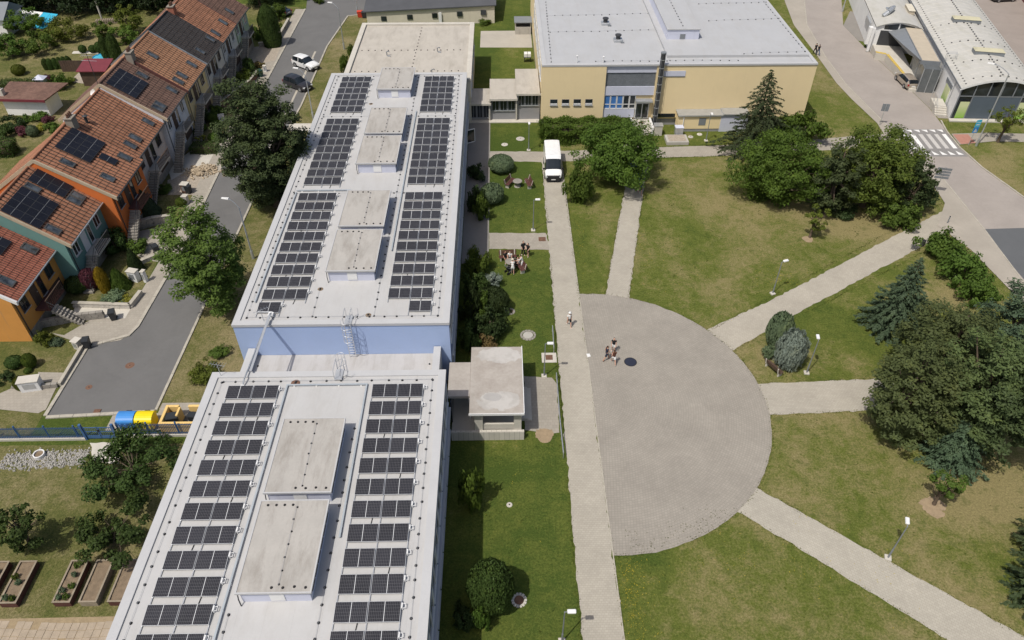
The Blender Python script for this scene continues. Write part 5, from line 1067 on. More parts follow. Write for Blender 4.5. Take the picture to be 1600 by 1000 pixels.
def vehicle(name, label, loc, rz, stations, body, wheels, wr, glass, wind, rear, trim=None, group=None, lamps=True, plate=True):
    """stations run from tail to nose; glass: spans of side windows, wind / rear: span of the two screens"""
    o = thing(name, label, 'van' if 'van' in name else 'car', loc, rz, group); S = [section(s) for s in stations]; m = 13
    b, gw, gr = MB(), MB(), MB(); sides = {}
    for i in range(len(S) - 1):
        for j in range(m - 1):
            q = [S[i][j], S[i + 1][j], S[i + 1][j + 1], S[i][j + 1]][::-1]
            if i in glass and j in (3, 8): sides.setdefault((i, j), MB()).face(q)
            elif i == wind and 4 <= j <= 7: gw.face(q)
            elif i == rear and 4 <= j <= 7: gr.face(q)
            else: b.face(q)
    b.face(S[0]); b.face(S[-1][::-1])
    for i in range(len(S) - 1): b.face([S[i][0], S[i][-1], S[i + 1][-1], S[i + 1][0]])
    b.build('body', body, o, smooth=False); gw.build('windscreen', CARGL, o)
    if gr.f: gr.build('rear_window', CARGL, o)
    for mb in sides.values(): mb.build('side_window', CARGL, o)
    for x in wheels:
        for sy in (-1, 1):
            y = sy * (stations[len(stations) // 2][5] - 0.10)
            arch_ = MB().cyl((x, sy * (abs(y) - 0.06), wr), (x, sy * (abs(y) + 0.105), wr), wr * 1.16, n=18).build('wheel_arch', M['dark_metal'], o)
            w = MB().cyl((x, sy * (abs(y) - 0.10), wr), (x, sy * (abs(y) + 0.125), wr), wr, n=18).build('wheel', TYRE, o); MB().cyl((x, sy * (abs(y) + 0.11), wr), (x, sy * (abs(y) + 0.14), wr), wr * 0.66, n=12).build('rim', RIM, w)
    xf, xr = stations[-2], stations[1]; zf = xf[2] - 0.06; zr_ = xr[2] - 0.12
    for sy in (-1, 1):
        MB().obox((xf[0] + 0.03, sy * xf[5] * 0.80, zf - 0.04), 0.26, 0.34, 0.15, -sy * 0.45).build('headlight', LAMPW, o); MB().obox((xr[0] - 0.03, sy * xr[5] * 0.86, zr_), 0.12, 0.22, 0.26).build('tail_light', LAMPR, o)
        k = stations[wind]; MB().obox((k[0] + 0.42, sy * (k[5] + 0.11), k[2] + 0.07), 0.14, 0.22, 0.15).build('mirror', body if 'van' not in name else M['black'], o)
    MB().box(stations[-1][0] - 0.02, stations[-1][0] + 0.035, -0.55, 0.55, 0.34, 0.58).build('grille', M['black'], o); MB().box(stations[-1][0] + 0.06, stations[-1][0] + 0.085, -0.26, 0.26, 0.40, 0.50).build('number_plate', M['white'], o); MB().box(stations[0][0] - 0.03, stations[0][0] + 0.0, -0.26, 0.26, 0.62, 0.73).build('number_plate', M['white'], o)
    if trim: MB().bbox(stations[-1][0] - 0.42, stations[-1][0] + 0.07, -stations[-2][5] * 0.97, stations[-2][5] * 0.97, 0.24, 0.92 if 'van' in name else 0.56, 0.08).build('bumper', trim, o)
    return o
SUV = [(-2.22, .42, .86, .88, .72, .76, .56), (-2.14, .30, .98, 1.08, .84, .87, .64), (-1.86, .25, 1.02, 1.55, .88, .90, .68), (-1.62, .24, 1.02, 1.62, .90, .915, .69), (-0.62, .22, 1.0, 1.68, .90, .92, .71), (-0.52, .22, 1.0, 1.68, .90, .92, .71), (0.28, .22, .98, 1.62, .90, .92, .69), (1.02, .22, .98, 1.07, .90, .91, .76), (1.66, .25, .91, 1.0, .88, .89, .72), (2.06, .30, .82, .88, .82, .83, .68), (2.22, .40, .66, .72, .70, .72, .58)]
SED = [(-2.25, .42, .80, .84, .72, .76, .60), (-2.16, .30, .92, .98, .82, .85, .68), (-1.66, .25, .96, 1.04, .86, .88, .70), (-1.0, .22, .95, 1.40, .88, .89, .62), (-0.30, .22, .94, 1.46, .88, .89, .64), (-0.22, .22, .94, 1.46, .88, .89, .64), (0.48, .22, .93, 1.40, .88, .89, .62), (1.16, .22, .92, 0.98, .88, .88, .72), (1.75, .25, .82, .89, .86, .86, .70), (2.12, .30, .74, .78, .80, .80, .64), (2.25, .40, .60, .64, .70, .70, .56)]
EST = [(-2.35, .42, .82, .86, .72, .76, .60), (-2.28, .30, .95, 1.02, .82, .86, .66), (-1.80, .25, .97, 1.40, .86, .88, .62)] + SED[4:]
VAN = [(-3.15, .40, 1.2, 2.35, .90, .94, .86), (-3.08, .32, 1.25, 2.43, .97, .99, .90), (-1.2, .30, 1.25, 2.46, .98, 1.0, .90), (0.60, .30, 1.25, 2.46, .98, 1.0, .90), (0.70, .30, 1.25, 2.46, .98, 1.0, .90), (1.42, .30, 1.25, 2.38, .98, 1.0, .86), (2.10, .30, 1.22, 1.40, .97, .99, .88), (2.50, .32, 1.05, 1.16, .94, .96, .80), (2.70, .36, .88, .95, .86, .88, .70), (2.80, .42, .62, .70, .74, .76, .62)]
def by_wheels(rear, front, side, half=0.86):
    """centre and heading from the two near wheel contacts; side = +1 when those are the car's right wheels"""
    a, b = Vector(rear), Vector(front); d = (b - a).normalized(); left = Vector((-d.y, d.x)); c = (a + b) / 2 + left * half * side; return (c.x, c.y), math.atan2(d.y, d.x)
c1, r1 = by_wheels((-30.84, 109.96), (-28.98, 108.53), 1)
vehicle('parked_car', 'white sport utility car parked across the street edge', c1, r1, SUV, paint('white_car_paint', (0.78, 0.78, 0.77)), (-1.38, 1.36), 0.35, (2, 3, 5, 6), 6, 1, M['black'], 'cars parked beside the street')
c2, r2 = by_wheels((-30.64, 102.75), (-28.66, 101.33), 1)
vehicle('parked_car', 'dark grey sport utility car parked behind the pine', c2, r2, SUV, paint('graphite_car_paint', (0.045, 0.042, 0.045), 0.3, 0.4), (-1.38, 1.36), 0.35, (2, 3, 5, 6), 6, 1, M['black'], 'cars parked beside the street')
c3, r3 = by_wheels((57.99, 101.32), (57.99, 103.84), -1, 0.8)
vehicle('parked_car', 'bronze estate car parked by the loading bay', c3, r3, EST, paint('bronze_car_paint', (0.40, 0.345, 0.28), 0.3, 0.3), (-1.40, 1.38), 0.32, (2, 3, 4, 5), 5, 1)
vehicle('parked_car', 'dark car half hidden behind bushes at the top of the street', (-38.33, 132.69), R(150), SED, paint('navy_car_paint', (0.04, 0.055, 0.08), 0.3, 0.3), (-1.40, 1.38), 0.32, (3, 4, 5, 6), 6, 2)
vehicle('parked_car', 'dark car cut off by the top edge in the supermarket car park', (90.97, 137.45), R(8), SED, paint('black_car_paint', (0.03, 0.032, 0.035), 0.3, 0.3), (-1.40, 1.38), 0.32, (3, 4, 5, 6), 6, 2)
vehicle('parked_car', 'blue car standing in the shade under the broad tree', (15.6, 77.6), R(-92), SED, paint('blue_car_paint', (0.05, 0.12, 0.26), 0.3, 0.3), (-1.40, 1.38), 0.32, (3, 4, 5, 6), 6, 2)
vehicle('delivery_van', 'white panel van parked on the paved path facing the camera', (6.12, 78.9), R(-90.5), VAN, paint('white_van_paint', (0.80, 0.80, 0.79)), (-1.75, 1.75), 0.36, (4, 5), 5, 99, M['black'])

# ---------------------------------------------------------------- people
SKIN_M = [pm('skin_light', (0.56, 0.34, 0.25), 0.6, 0.08, 4, 30), pm('skin_tan', (0.46, 0.26, 0.18), 0.6, 0.08, 4, 30)]
CL = {k: pm('cloth_' + k, c, 0.9, 0.15, 6, 40, 0.2) for k, c in dict(black=(0.018, 0.018, 0.02), white=(0.72, 0.72, 0.70), navy=(0.025, 0.03, 0.05), brown=(0.10, 0.04, 0.025), cream=(0.62, 0.56, 0.46), blue=(0.03, 0.06, 0.30), red=(0.5, 0.03, 0.03), grey=(0.2, 0.2, 0.21), denim=(0.08, 0.11, 0.17)).items()}
HAIR = {k: pm('hair_' + k, c, 0.6, 0.2, 8, 40) for k, c in dict(dark=(0.025, 0.016, 0.012), brown=(0.075, 0.04, 0.022), blond=(0.38, 0.26, 0.12)).items()}
def skinned(name, V, E, rad, mat, parent, sub=1):
    me = bpy.data.meshes.new(name); me.from_pydata([tuple(v) for v in V], E, []); me.materials.append(mat); o = bpy.data.objects.new(name, me); COL.objects.link(o); o.parent = parent
    md = o.modifiers.new('skin', 'SKIN'); md.use_smooth_shade = True
    for i, r in enumerate(rad): o.data.skin_vertices[0].data[i].radius = (r, r) if not hasattr(r, '__len__') else r
    o.data.skin_vertices[0].data[0].use_root = True
    sb = o.modifiers.new('subdivision', 'SUBSURF'); sb.levels = sub; sb.render_levels = sub; return o
def person(label, loc, rz, pose='stand', top='white', bottom='black', hair='dark', shoe='white', skin=0, legs='shorts', sleeve=0.5, hat=None, h=1.68, seat=0.45, long_hair=False, group=None, z=0.0, lean=None):
    """faces +x; joints placed for the pose, one skinned body, clothes and hair as children"""
    o = thing('person', label, 'person', (loc[0], loc[1], z), rz, group); k = h / 1.70; g = random.Random(hash(label) % 9999 + 3)
    sit = pose == 'sit'; ln = lean if lean is not None else {'stand': 0.02, 'walk': 0.05, 'bend': 0.62, 'sit': 0.12}[pose]
    pz = (seat + 0.09) / k if sit else 0.92; sw = {'walk': 0.26, 'stand': 0.05, 'bend': 0.05, 'sit': 0.0}[pose]
    V, RAD, E, nm = [], [], [], {}
    def J(n, x, y, zz, r, par=None):
        V.append(Vector((x, y, zz)) * k); RAD.append(r * k if not hasattr(r, '__len__') else (r[0] * k, r[1] * k)); nm[n] = len(V) - 1
        if par is not None: E.append((nm[par], nm[n]))
    s_, c_ = math.sin(ln), math.cos(ln); up = lambda d, f=0.0: (d * s_ + f * c_, d * c_ - f * s_ + pz)
    def T(n, d, r, par, f=0.0, y=0.0): x, zz = up(d, f); J(n, x, y, zz, r, par)
    J('pelvis', 0, 0, pz, (0.13, 0.105)); T('waist', 0.16, (0.115, 0.09), 'pelvis'); T('chest', 0.38, (0.145, 0.105), 'waist'); T('collar', 0.50, 0.085, 'chest'); T('neck', 0.56, 0.05, 'collar', 0.01)
    T('jaw', 0.62, 0.068, 'neck', 0.03); T('brow', 0.71, 0.092, 'jaw', 0.025); T('crown', 0.79, 0.072, 'brow', 0.01); T('nose', 0.665, 0.016, 'jaw', 0.115)
    for sd, sn in ((-1, 'r'), (1, 'l')):
        T('sh' + sn, 0.47, 0.06, 'collar', 0, sd * 0.17); x, zz = up(0.47)
        if pose in ('bend', 'sit'): ex, ez, wx, wz = x + 0.12, zz - 0.25, x + 0.34, zz - 0.34
        elif pose == 'walk': ex, ez, wx, wz = x - sd * 0.10, zz - 0.26, x - sd * 0.10 + 0.10, zz - 0.48
        else: ex, ez, wx, wz = x + 0.01 + g.uniform(-.05, .05), zz - 0.27, x + 0.10 + g.uniform(0, .12), zz - 0.47 + g.uniform(0, .15)
        J('el' + sn, ex, sd * 0.215, ez, 0.042, 'sh' + sn); J('wr' + sn, wx, sd * 0.20, wz, 0.030, 'el' + sn); d = Vector((wx - ex, 0, wz - ez)).normalized()
        J('pa' + sn, wx + d.x * 0.08, sd * 0.20, wz + d.z * 0.08, 0.034, 'wr' + sn)
        for fi, (oy, ln_) in enumerate(((-0.030, 0.075), (-0.010, 0.085), (0.010, 0.08), (0.030, 0.062))): J(f'f{fi}{sn}', wx + d.x * (0.09 + ln_) + 0.015, sd * (0.20 - oy), wz + d.z * (0.09 + ln_), 0.009, 'pa' + sn)
        J('th' + sn, wx + d.x * 0.06 + 0.055, sd * 0.17, wz + d.z * 0.06, 0.010, 'wr' + sn)
        f = sd * sw
        if sit: J('hi' + sn, 0.03, sd * 0.09, pz - 0.02, 0.09, 'pelvis'); J('kn' + sn, 0.43, sd * 0.12, pz + 0.0, 0.062, 'hi' + sn); J('an' + sn, 0.45, sd * 0.12, 0.09, 0.042, 'kn' + sn)
        else: J('hi' + sn, 0, sd * 0.09, pz - 0.06, 0.09, 'pelvis'); J('kn' + sn, f * 0.75 + 0.03, sd * 0.10, 0.49, 0.060, 'hi' + sn); J('an' + sn, f * 1.15 - (0.08 if f < 0 else 0), sd * 0.10, 0.09 + (0.06 if f < -0.1 else 0), 0.042, 'kn' + sn)
        a = V[nm['an' + sn]] / k; J('to' + sn, a.x + 0.15, a.y + sd * 0.02, max(0.035, a.z - 0.055), 0.036, 'an' + sn)
    skinned('body', V, E, RAD, SKIN_M[skin], o)
    def cloth(n, pts, edges, mat): skinned(n, [q[0] for q in pts], edges, [q[1] for q in pts], mat, o)
    vj = lambda n: V[nm[n]]; mid = lambda a, b, t: vj(a).lerp(vj(b), t)
    cloth('shirt', [(mid('pelvis', 'waist', -0.55), (.165 * k, .14 * k)), (vj('waist'), (.145 * k, .122 * k)), (vj('chest'), (.172 * k, .132 * k)), (vj('collar'), .094 * k), (vj('shr'), .072 * k), (mid('shr', 'elr', sleeve + 0.1), .066 * k), (vj('shl'), .072 * k), (mid('shl', 'ell', sleeve + 0.1), .066 * k)], [(0, 1), (1, 2), (2, 3), (3, 4), (4, 5), (3, 6), (6, 7)], CL[top])
    t_ = {'shorts': 0.8, 'pants': 1.0, 'dress': 0.95}[legs]
    pts = [(mid('pelvis', 'waist', 0.7), (.15 * k, .125 * k)), (vj('pelvis'), (.155 * k, .13 * k))]; ed = [(0, 1)]
    for sn in 'rl':
        b_ = len(pts); pts.append((vj('hi' + sn), .118 * k)); ed.append((1, b_)); pts.append((mid('hi' + sn, 'kn' + sn, min(1, t_ * 1.4) if legs == 'pants' else t_),   .102 * k if legs != 'pants' else .085 * k)); ed.append((b_, b_ + 1))
        if legs == 'pants': pts.append((vj('kn' + sn).lerp(vj('an' + sn), 1.1), .068 * k)); ed.append((b_ + 1, b_ + 2))
    cloth('trousers' if legs == 'pants' else 'shorts', pts, ed, CL[bottom])
    b_, c2_ = vj('brow'), vj('crown'); back = Vector((-0.035 * k * c_, 0, 0.03 * k * s_))
    hp = [(c2_ + Vector((0, 0, 0.008)), .086 * k), (b_ + back, .098 * k), (vj('jaw') + back * 1.2, .066 * k)]; he = [(0, 1), (1, 2)]
    if long_hair: hp.append((vj('chest').lerp(vj('collar'), 0.4) + back * 2.8, .075 * k)); he.append((2, 3))
    cloth('hair', hp, he, HAIR[hair])
    if hat: mb = MB(); c3_ = c2_ + Vector((0, 0, 0.02)); mb.lathe([(0.0, 0.10), (0.08, 0.085), (0.105, 0.0), (0.175, -0.015), (0.10, -0.012)], tuple(c3_), 14); mb.build('hat', CL[hat], o, smooth=True)
    for sn in 'rl': a_, t2 = vj('an' + sn), vj('to' + sn); cloth('shoe', [(Vector((a_.x - 0.02, a_.y, a_.z - 0.03)), .05 * k), (t2 - Vector((0.05, 0, 0)), .046 * k), (t2 + Vector((0.01, 0, 0)), .040 * k)], [(0, 1), (1, 2)], CL[shoe])
    return o
GP = 'people gathered on the lawn'
person('person in a long black top and trousers standing near the short walk', (2.15, 61.91), R(-70), 'stand', 'black', 'black', 'dark', 'white', legs='pants', sleeve=0.95, h=1.78, long_hair=True)
person('person in black T-shirt and shorts right of the one in long black', (2.63, 61.69), R(-130), 'stand', 'black', 'black', 'dark', 'white', long_hair=True, h=1.66)
person('person in black top sitting at the left end of the bench', (0.26, 60.90), R(-70), 'sit', 'black', 'black', 'brown', 'white', group=GP, skin=1)
person('person in white top sitting at the right end of the bench', (0.78, 60.89), R(-100), 'sit', 'white', 'black', 'dark', 'black', group=GP)
person('person in white with a tan hat standing with back to the camera', (1.01, 58.77), R(92), 'bend', 'white', 'white', 'blond', 'white', group=GP, hat='cream', lean=0.35)
person('person in white shirt sitting on the right-hand bench', (1.67, 59.81), R(190), 'sit', 'white', 'black', 'brown', 'black', group=GP)
person('dark-haired person sitting between the two in white', (1.28, 59.50), R(150), 'sit', 'black', 'black', 'dark', 'white', group=GP, skin=1)
person('person in white standing at the right of the group', (2.00, 59.70), R(170), 'bend', 'white', 'white', 'brown', 'white', group=GP, legs='pants', sleeve=0.9, lean=0.3)
person('person in white cap and top walking along the paved path', (6.08, 50.87), R(-80), 'walk', 'white', 'black', 'blond', 'white', hat='white')
PZ = 'three people standing on the plaza'
person('person in a navy dress at the left of the plaza trio', (9.02, 46.37), R(20), 'walk', 'navy', 'navy', 'dark', 'brown', skin=1, legs='dress', sleeve=0.15, group=PZ)
person('person in brown top and white shorts nearest the black disc', (9.59, 45.88), R(95), 'walk', 'brown', 'white', 'brown', 'white', sleeve=0.15, long_hair=True, group=PZ)
person('person in black top at the back of the plaza trio', (9.74, 47.41), R(-100), 'stand', 'black', 'white', 'dark', 'white', sleeve=0.4, group=PZ)
person('person in blue with red shoes walking out of the tree shade', (15.96, 73.55), R(-85), 'walk', 'blue', 'black', 'dark', 'red')
person('dark-clothed pedestrian left of two on the road pavement', (49.10, 113.57), R(100), 'walk', 'black', 'black', 'dark', 'black', legs='pants', sleeve=0.9, z=0.055)
person('dark-clothed pedestrian right of two on the road pavement', (49.39, 113.06), R(100), 'walk', 'black', 'denim', 'dark', 'black', legs='pants', sleeve=0.9, z=0.055)

# ---------------------------------------------------------------- benches, tables, lamps, signs
def bench(label, loc, rz, mat, group=None, back=True):
    o = thing('park_bench', label, 'bench', loc, rz, group)
    for i in range(3): MB().bbox(-0.9, 0.9, -0.24 + i * 0.165, -0.10 + i * 0.165, 0.43, 0.475, 0.008).build('seat_slat', mat, o)
    if back:
        for i in range(3): q = MB().bbox(-0.9, 0.9, -0.02, 0.02, 0.0, 0.13, 0.008).build('back_slat', mat, o); q.location = (0, 0.27 + i * 0.04, 0.52 + i * 0.16); q.rotation_euler = (R(-14), 0, 0)
    for sx in (-0.72, 0.72):
        l = MB(); l.bbox(sx - 0.07, sx + 0.07, -0.22, 0.22, 0, 0.43, 0.02)
        if back: l.add([(sx - 0.05, 0.20, 0.40), (sx + 0.05, 0.20, 0.40), (sx + 0.05, 0.30, 0.40), (sx - 0.05, 0.30, 0.40), (sx - 0.05, 0.36, 1.0), (sx + 0.05, 0.36, 1.0), (sx + 0.05, 0.42, 1.0), (sx - 0.05, 0.42, 1.0)], [(0, 1, 5, 4), (1, 2, 6, 5), (2, 3, 7, 6), (3, 0, 4, 7), (4, 5, 6, 7)])
        l.build('leg', M['concrete_pale'], o)
    return o
bench('dark wooden park bench with pale legs by the silvery spruces', (23.36, 44.84), R(118), M['wood_dark'])
def round_table(label, loc):
    o = thing('stone_table', label, 'table', loc); MB().lathe([(0.0, 0.74), (0.52, 0.74), (0.55, 0.70), (0.52, 0.64), (0.22, 0.62), (0.18, 0.1), (0.36, 0.08), (0.36, 0.0)], n=20).build('tabletop', M['stone_dark'], o, smooth=False); MB().lathe([(0.0, 0.085), (0.34, 0.08), (0.40, -0.02)], n=16).build('base', M['concrete'], o)
round_table('round stone table between two benches on the rear lawn', (1.85, 75.38)); bench('red-brown bench left of the round table on the rear lawn', (0.99, 75.68), R(62), M['wood_red']); bench('red-brown bench right of the round table on the rear lawn', (3.09, 75.50), R(-78), M['wood_red'])
round_table('round stone table hidden among the gathered people', (0.80, 59.93)); bench('red-brown bench under the two seated people', (0.55, 61.12), R(5), M['wood_red']); bench('red-brown bench at the right of the gathered people', (1.77, 59.54), R(-70), M['wood_red'])
o = thing('pushchair', 'dark folded pushchair in front of the gathered people', 'pushchair', (0.75, 58.98), R(30))
for sy in (-0.25, 0.25):
    for x in (-0.35, 0.35): MB().cyl((x, sy - 0.03, 0.16), (x, sy + 0.03, 0.16), 0.16, n=14).build('wheel', M['black'], o)
fr2 = MB(); fr2.tube([(-0.35, 0.25, 0.16), (0.1, 0.25, 0.55), (-0.5, 0.25, 1.0), (-0.5, -0.25, 1.0), (0.1, -0.25, 0.55), (-0.35, -0.25, 0.16)], 0.018, 6); fr2.tube([(0.35, 0.25, 0.16), (-0.15, 0.25, 0.7)], 0.018, 6); fr2.tube([(0.35, -0.25, 0.16), (-0.15, -0.25, 0.7)], 0.018, 6); fr2.build('frame', M['steel_grey'], o)
MB().add([(-0.3, -0.22, 0.4), (0.25, -0.22, 0.42), (0.25, 0.22, 0.42), (-0.3, 0.22, 0.4), (-0.45, -0.2, 0.85), (-0.45, 0.2, 0.85)], [(0, 1, 2, 3), (0, 3, 5, 4), (0, 4, 1), (3, 2, 5)]).build('seat', CL['black'], o)
LAMP_L = thing('park_lamp', 'x', 'lamp post'); 
MB().bbox(-0.22, 0.22, -0.22, 0.22, -0.05, 0.12, 0.02).build('base', M['concrete_pale'], LAMP_L)
MB().cyl((0, 0, 0.1), (0, 0, 1.1), 0.065, 0.06, 10).cyl((0, 0, 1.1), (0, 0, 3.85), 0.045, 0.038, 10).build('pole', M['steel_grey'], LAMP_L)
MB().tube([(0, 0, 3.82), (0.25, 0, 3.9)], 0.028, 6).build('arm', M['steel_grey'], LAMP_L)
hd = MB().bbox(0.15, 0.68, -0.13, 0.13, 3.86, 3.98, 0.04).build('lamp_head', M['white'], LAMP_L); MB().box(0.25, 0.62, -0.10, 0.10, 3.835, 3.86).build('lens', LAMPW, hd)
lamps_ = [((3.47, 44.47), 0, 'park lamp post beside the entrance porch'), ((3.47, 21.36), 0, 'park lamp post cut by the bottom edge of the picture'), ((3.35, 66.34), 0, 'park lamp post at the corner of the rear lawn'), ((26.21, 55.24), R(20), 'park lamp post beside the north-east path'), ((26.14, 44.49), R(80), 'park lamp post right of the silvery spruces'), ((26.19, 26.81), R(70), 'park lamp post beside the south-east path'), ((3.44, 83.87), R(-90), 'park lamp post in front of the glazed corridor'), ((26.24, 86.00), R(-90), 'park lamp post on the grass before the yellow wall')]
for i, (p_, a_, l_) in enumerate(lamps_): q = LAMP_L if i == 0 else copy_tree(LAMP_L); put(q, p_, a_, l_); q['group'] = 'park lamp posts'
def street_lamp(label, loc, hgt, rz, arm=1.4, mat='galv'):
    o = thing('street_lamp', label, 'street lamp', loc, rz); MB().cyl((0, 0, 0), (0, 0, 1.0), 0.15, 0.14, 10).build('base', M['galv'], o); MB().cyl((0, 0, 1.0), (0, 0, hgt), 0.085, 0.06, 10).build('pole', M[mat], o)
    pts = [(0, 0, hgt)] + [(arm * t, 0, hgt + 0.9 * math.sin(t * 1.57)) for t in (0.2, 0.45, 0.7, 1.0)]; MB().tube(pts, 0.04, 7).build('arm', M[mat], o)
    h_ = MB().add([(arm - 0.1, -0.12, hgt + 0.86), (arm + 0.65, -0.10, hgt + 0.90), (arm + 0.65, 0.10, hgt + 0.90), (arm - 0.1, 0.12, hgt + 0.86), (arm - 0.1, -0.08, hgt + 1.0), (arm + 0.6, -0.05, hgt + 1.0), (arm + 0.6, 0.05, hgt + 1.0), (arm - 0.1, 0.08, hgt + 1.0)], [(4, 5, 6, 7), (0, 1, 5, 4), (1, 2, 6, 5), (2, 3, 7, 6), (3, 0, 4, 7), (3, 2, 1, 0)]).build('lamp_head', M['white'], o)
street_lamp('tall silver street lamp in front of the supermarket', (60.20, 84.11), 9.4, R(155), 2.0); street_lamp('silver street lamp by the yard at the top right', (60.07, 132.37), 9.0, R(180), 1.8)
street_lamp('grey street lamp on the verge left of the far school block', (-25.15, 92.86), 6.0, R(165), 0.9); street_lamp('grey street lamp on the verge behind the parked cars', (-24.68, 116.80), 6.2, R(170), 0.9); street_lamp('grey street lamp beside the large light green tree', (-25.62, 61.75), 6.2, R(170), 0.9)
street_lamp('slim street lamp beside the long shed', (-24.83, 133.10), 6.0, R(180), 0.7)
def sign_post(label, loc, rz, plates, hgt):
    o = thing('road_sign', label, 'sign', loc, rz); MB().cyl((0, 0, 0), (0, 0, hgt), 0.035, n=8).build('post', M['galv'], o)
    for (w, h_, z, m_) in plates:
        p_ = MB().bbox(-w / 2, w / 2, -0.06, -0.035, z, z + h_, 0.008).build('plate', m_, o)
    return o
BLUE = pm('sign_blue', (0.02, 0.22, 0.55), 0.4, 0.05); CYAN = pm('sign_cyan', (0.05, 0.42, 0.62), 0.4, 0.05)
sg = sign_post('blue pedestrian crossing sign with a plate above it', (59.31, 84.29), R(12), [(0.75, 0.75, 1.75, BLUE), (0.75, 0.95, 2.55, CYAN)], 3.5)
MB().face([(-0.24, -0.064, 1.86), (0.24, -0.064, 1.86), (0.0, -0.064, 2.36)]).build('triangle', M['white'], sg)
pic = MB(); pic.obox((0.02, -0.068, 2.08), 0.04, 0.004, 0.16, 0, ry=0.15); pic.obox((-0.05, -0.068, 1.97), 0.035, 0.004, 0.15, 0, ry=0.4); pic.obox((0.05, -0.068, 1.97), 0.035, 0.004, 0.15, 0, ry=-0.4); pic.disc((0, 0, 0), 0.0001); pic.obox((0.02, -0.068, 2.20), 0.05, 0.004, 0.05); pic.build('pictogram', M['black'], sg)
pc2 = MB()
for i in range(3): pc2.obox((-0.2 + 0.2 * i, -0.066, 3.22 - 0.05 * i), 0.12, 0.006, 0.1)
pc2.obox((0, -0.066, 2.85), 0.5, 0.006, 0.12); pc2.build('pictogram', M['white'], sg)
sign_post('grey sign seen from behind at the left kerb of the crossing', (50.09, 89.82), R(170), [(0.9, 1.0, 2.0, M['steel_grey'])], 3.1)
g3 = sign_post('direction sign with stacked grey plates at the road bend', (49.92, 72.93), R(165), [(1.5, 0.28, 2.0 + i * 0.36, M['steel_grey']) for i in range(4)], 3.5)
o = thing('bollard', 'small dark post standing at the path junction near the road', 'bollard', (48.67, 66.96)); MB().cyl((0, 0, 0), (0, 0, 0.9), 0.06, n=8).build('post', M['steel_grey'], o); MB().lathe([(0, 0.06), (0.07, 0.03), (0.07, -0.02)], (0, 0, 0.9), 10).build('cap', M['dark_metal'], o)
o = thing('litter_bin', 'dark litter bin at the head of the bush row', 'bin', (44.09, 62.87)); MB().lathe([(0.0, 0.0), (0.2, 0.0), (0.24, 0.7), (0.2, 0.72), (0.17, 0.1)], n=14).build('bucket', M['dark_metal'], o); MB().cyl((0.27, 0, 0), (0.27, 0, 1.0), 0.03, n=6).build('post', M['galv'], o)

# ---------------------------------------------------------------- covers and small things on the ground
def ring_cover(label, loc, r, ring, mid, stones=True):
    o = thing('manhole_cover', label, 'manhole', loc); n = 14
    for i in range(n): t = 2 * math.pi * i / n; q = MB().bbox(-0.10, 0.10, -r * 0.19, r * 0.19, -0.05, 0.06, 0.015).build('stone', ring, o) if i == 0 else inst('stone', q0, o); q0 = q.data; q.location = (r * math.cos(t), r * math.sin(t), rng.uniform(0, .015)); q.rotation_euler = (0, 0, t)
    MB().lathe([(0.0, 0.075), (r * 0.72, 0.07), (r * 0.78, -0.02)], n=20).build('lid', mid, o)
ring_cover('concrete manhole lid ringed with pale stones behind the porch', (2.26, 49.67), 0.62, M['stone_dark'], M['concrete']); ring_cover('rusty manhole lid ringed with stones on the near lawn', (0.85, 24.15), 0.42, M['stone'], M['rust']); ring_cover('faded manhole lid in the lawn beside the dark shrub', (0.67, 52.99), 0.38, M['stone_dark'], M['rust'])
def flat_lid(label, loc, r, m_): o = thing('manhole_cover', label, 'manhole', loc); MB().lathe([(0.0, 0.06), (r * 0.9, 0.055), (r, 0.03), (r, -0.03)], n=20).build('lid', M[m_], o); MB().lathe([(0, 0.075), (0.06, 0.07), (0.06, 0.06)], n=8).build('lifting_hole', M['black'], o)
flat_lid('small pale round lid on the lawn near the porch', (0.32, 31.51), 0.22, 'concrete_pale'); flat_lid('white round lid on the grass before the corridor', (0.44, 85.40), 0.42, 'concrete_pale'); flat_lid('grey round lid on the grass right of the white one', (2.47, 86.89), 0.55, 'concrete'); flat_lid('grey round lid in the grass below the yellow wall', (24.47, 87.05), 0.35, 'concrete'); flat_lid('pale round lid right of the grey one below the yellow wall', (25.77, 87.72), 0.35, 'concrete_pale'); flat_lid('rusty round cover in the middle of the cul-de-sac', ((-32.62, 46.37)[0], (-32.62, 46.37)[1], -0.04), 0.42, 'rust'); flat_lid('small rusty cover at the left of the cul-de-sac', ((-35.13, 43.81)[0], (-35.13, 43.81)[1], -0.04), 0.3, 'rust')
def grate(label, loc, w, d, border=True):
    o = thing('drain_grate', label, 'grate', loc)
    if border: MB().bbox(-w / 2 - 0.35, w / 2 + 0.35, -d / 2 - 0.3, d / 2 + 0.3, -0.05, 0.05, 0.02).build('surround', M['concrete_pale'], o)
    MB().box(-w / 2, w / 2, -d / 2, d / 2, 0.0, 0.056).build('tray', M['rust'], o)
    for i in range(6): MB().box(-w / 2 + 0.02, w / 2 - 0.02, -d / 2 + 0.03 + i * d / 6, -d / 2 + 0.03 + i * d / 6 + 0.05, 0.056, 0.075).build('bar', M['rust'], o)
grate('rusty square grate in a concrete surround beside the porch lamp', (4.03, 46.73), 0.62, 0.62); grate('rusty grate in the short walk near the standing people', (4.24, 64.67), 0.75, 0.7, False); grate('rusty rectangular grate at the foot of the cul-de-sac', (-33.33, 40.92), 0.55, 0.7, False)
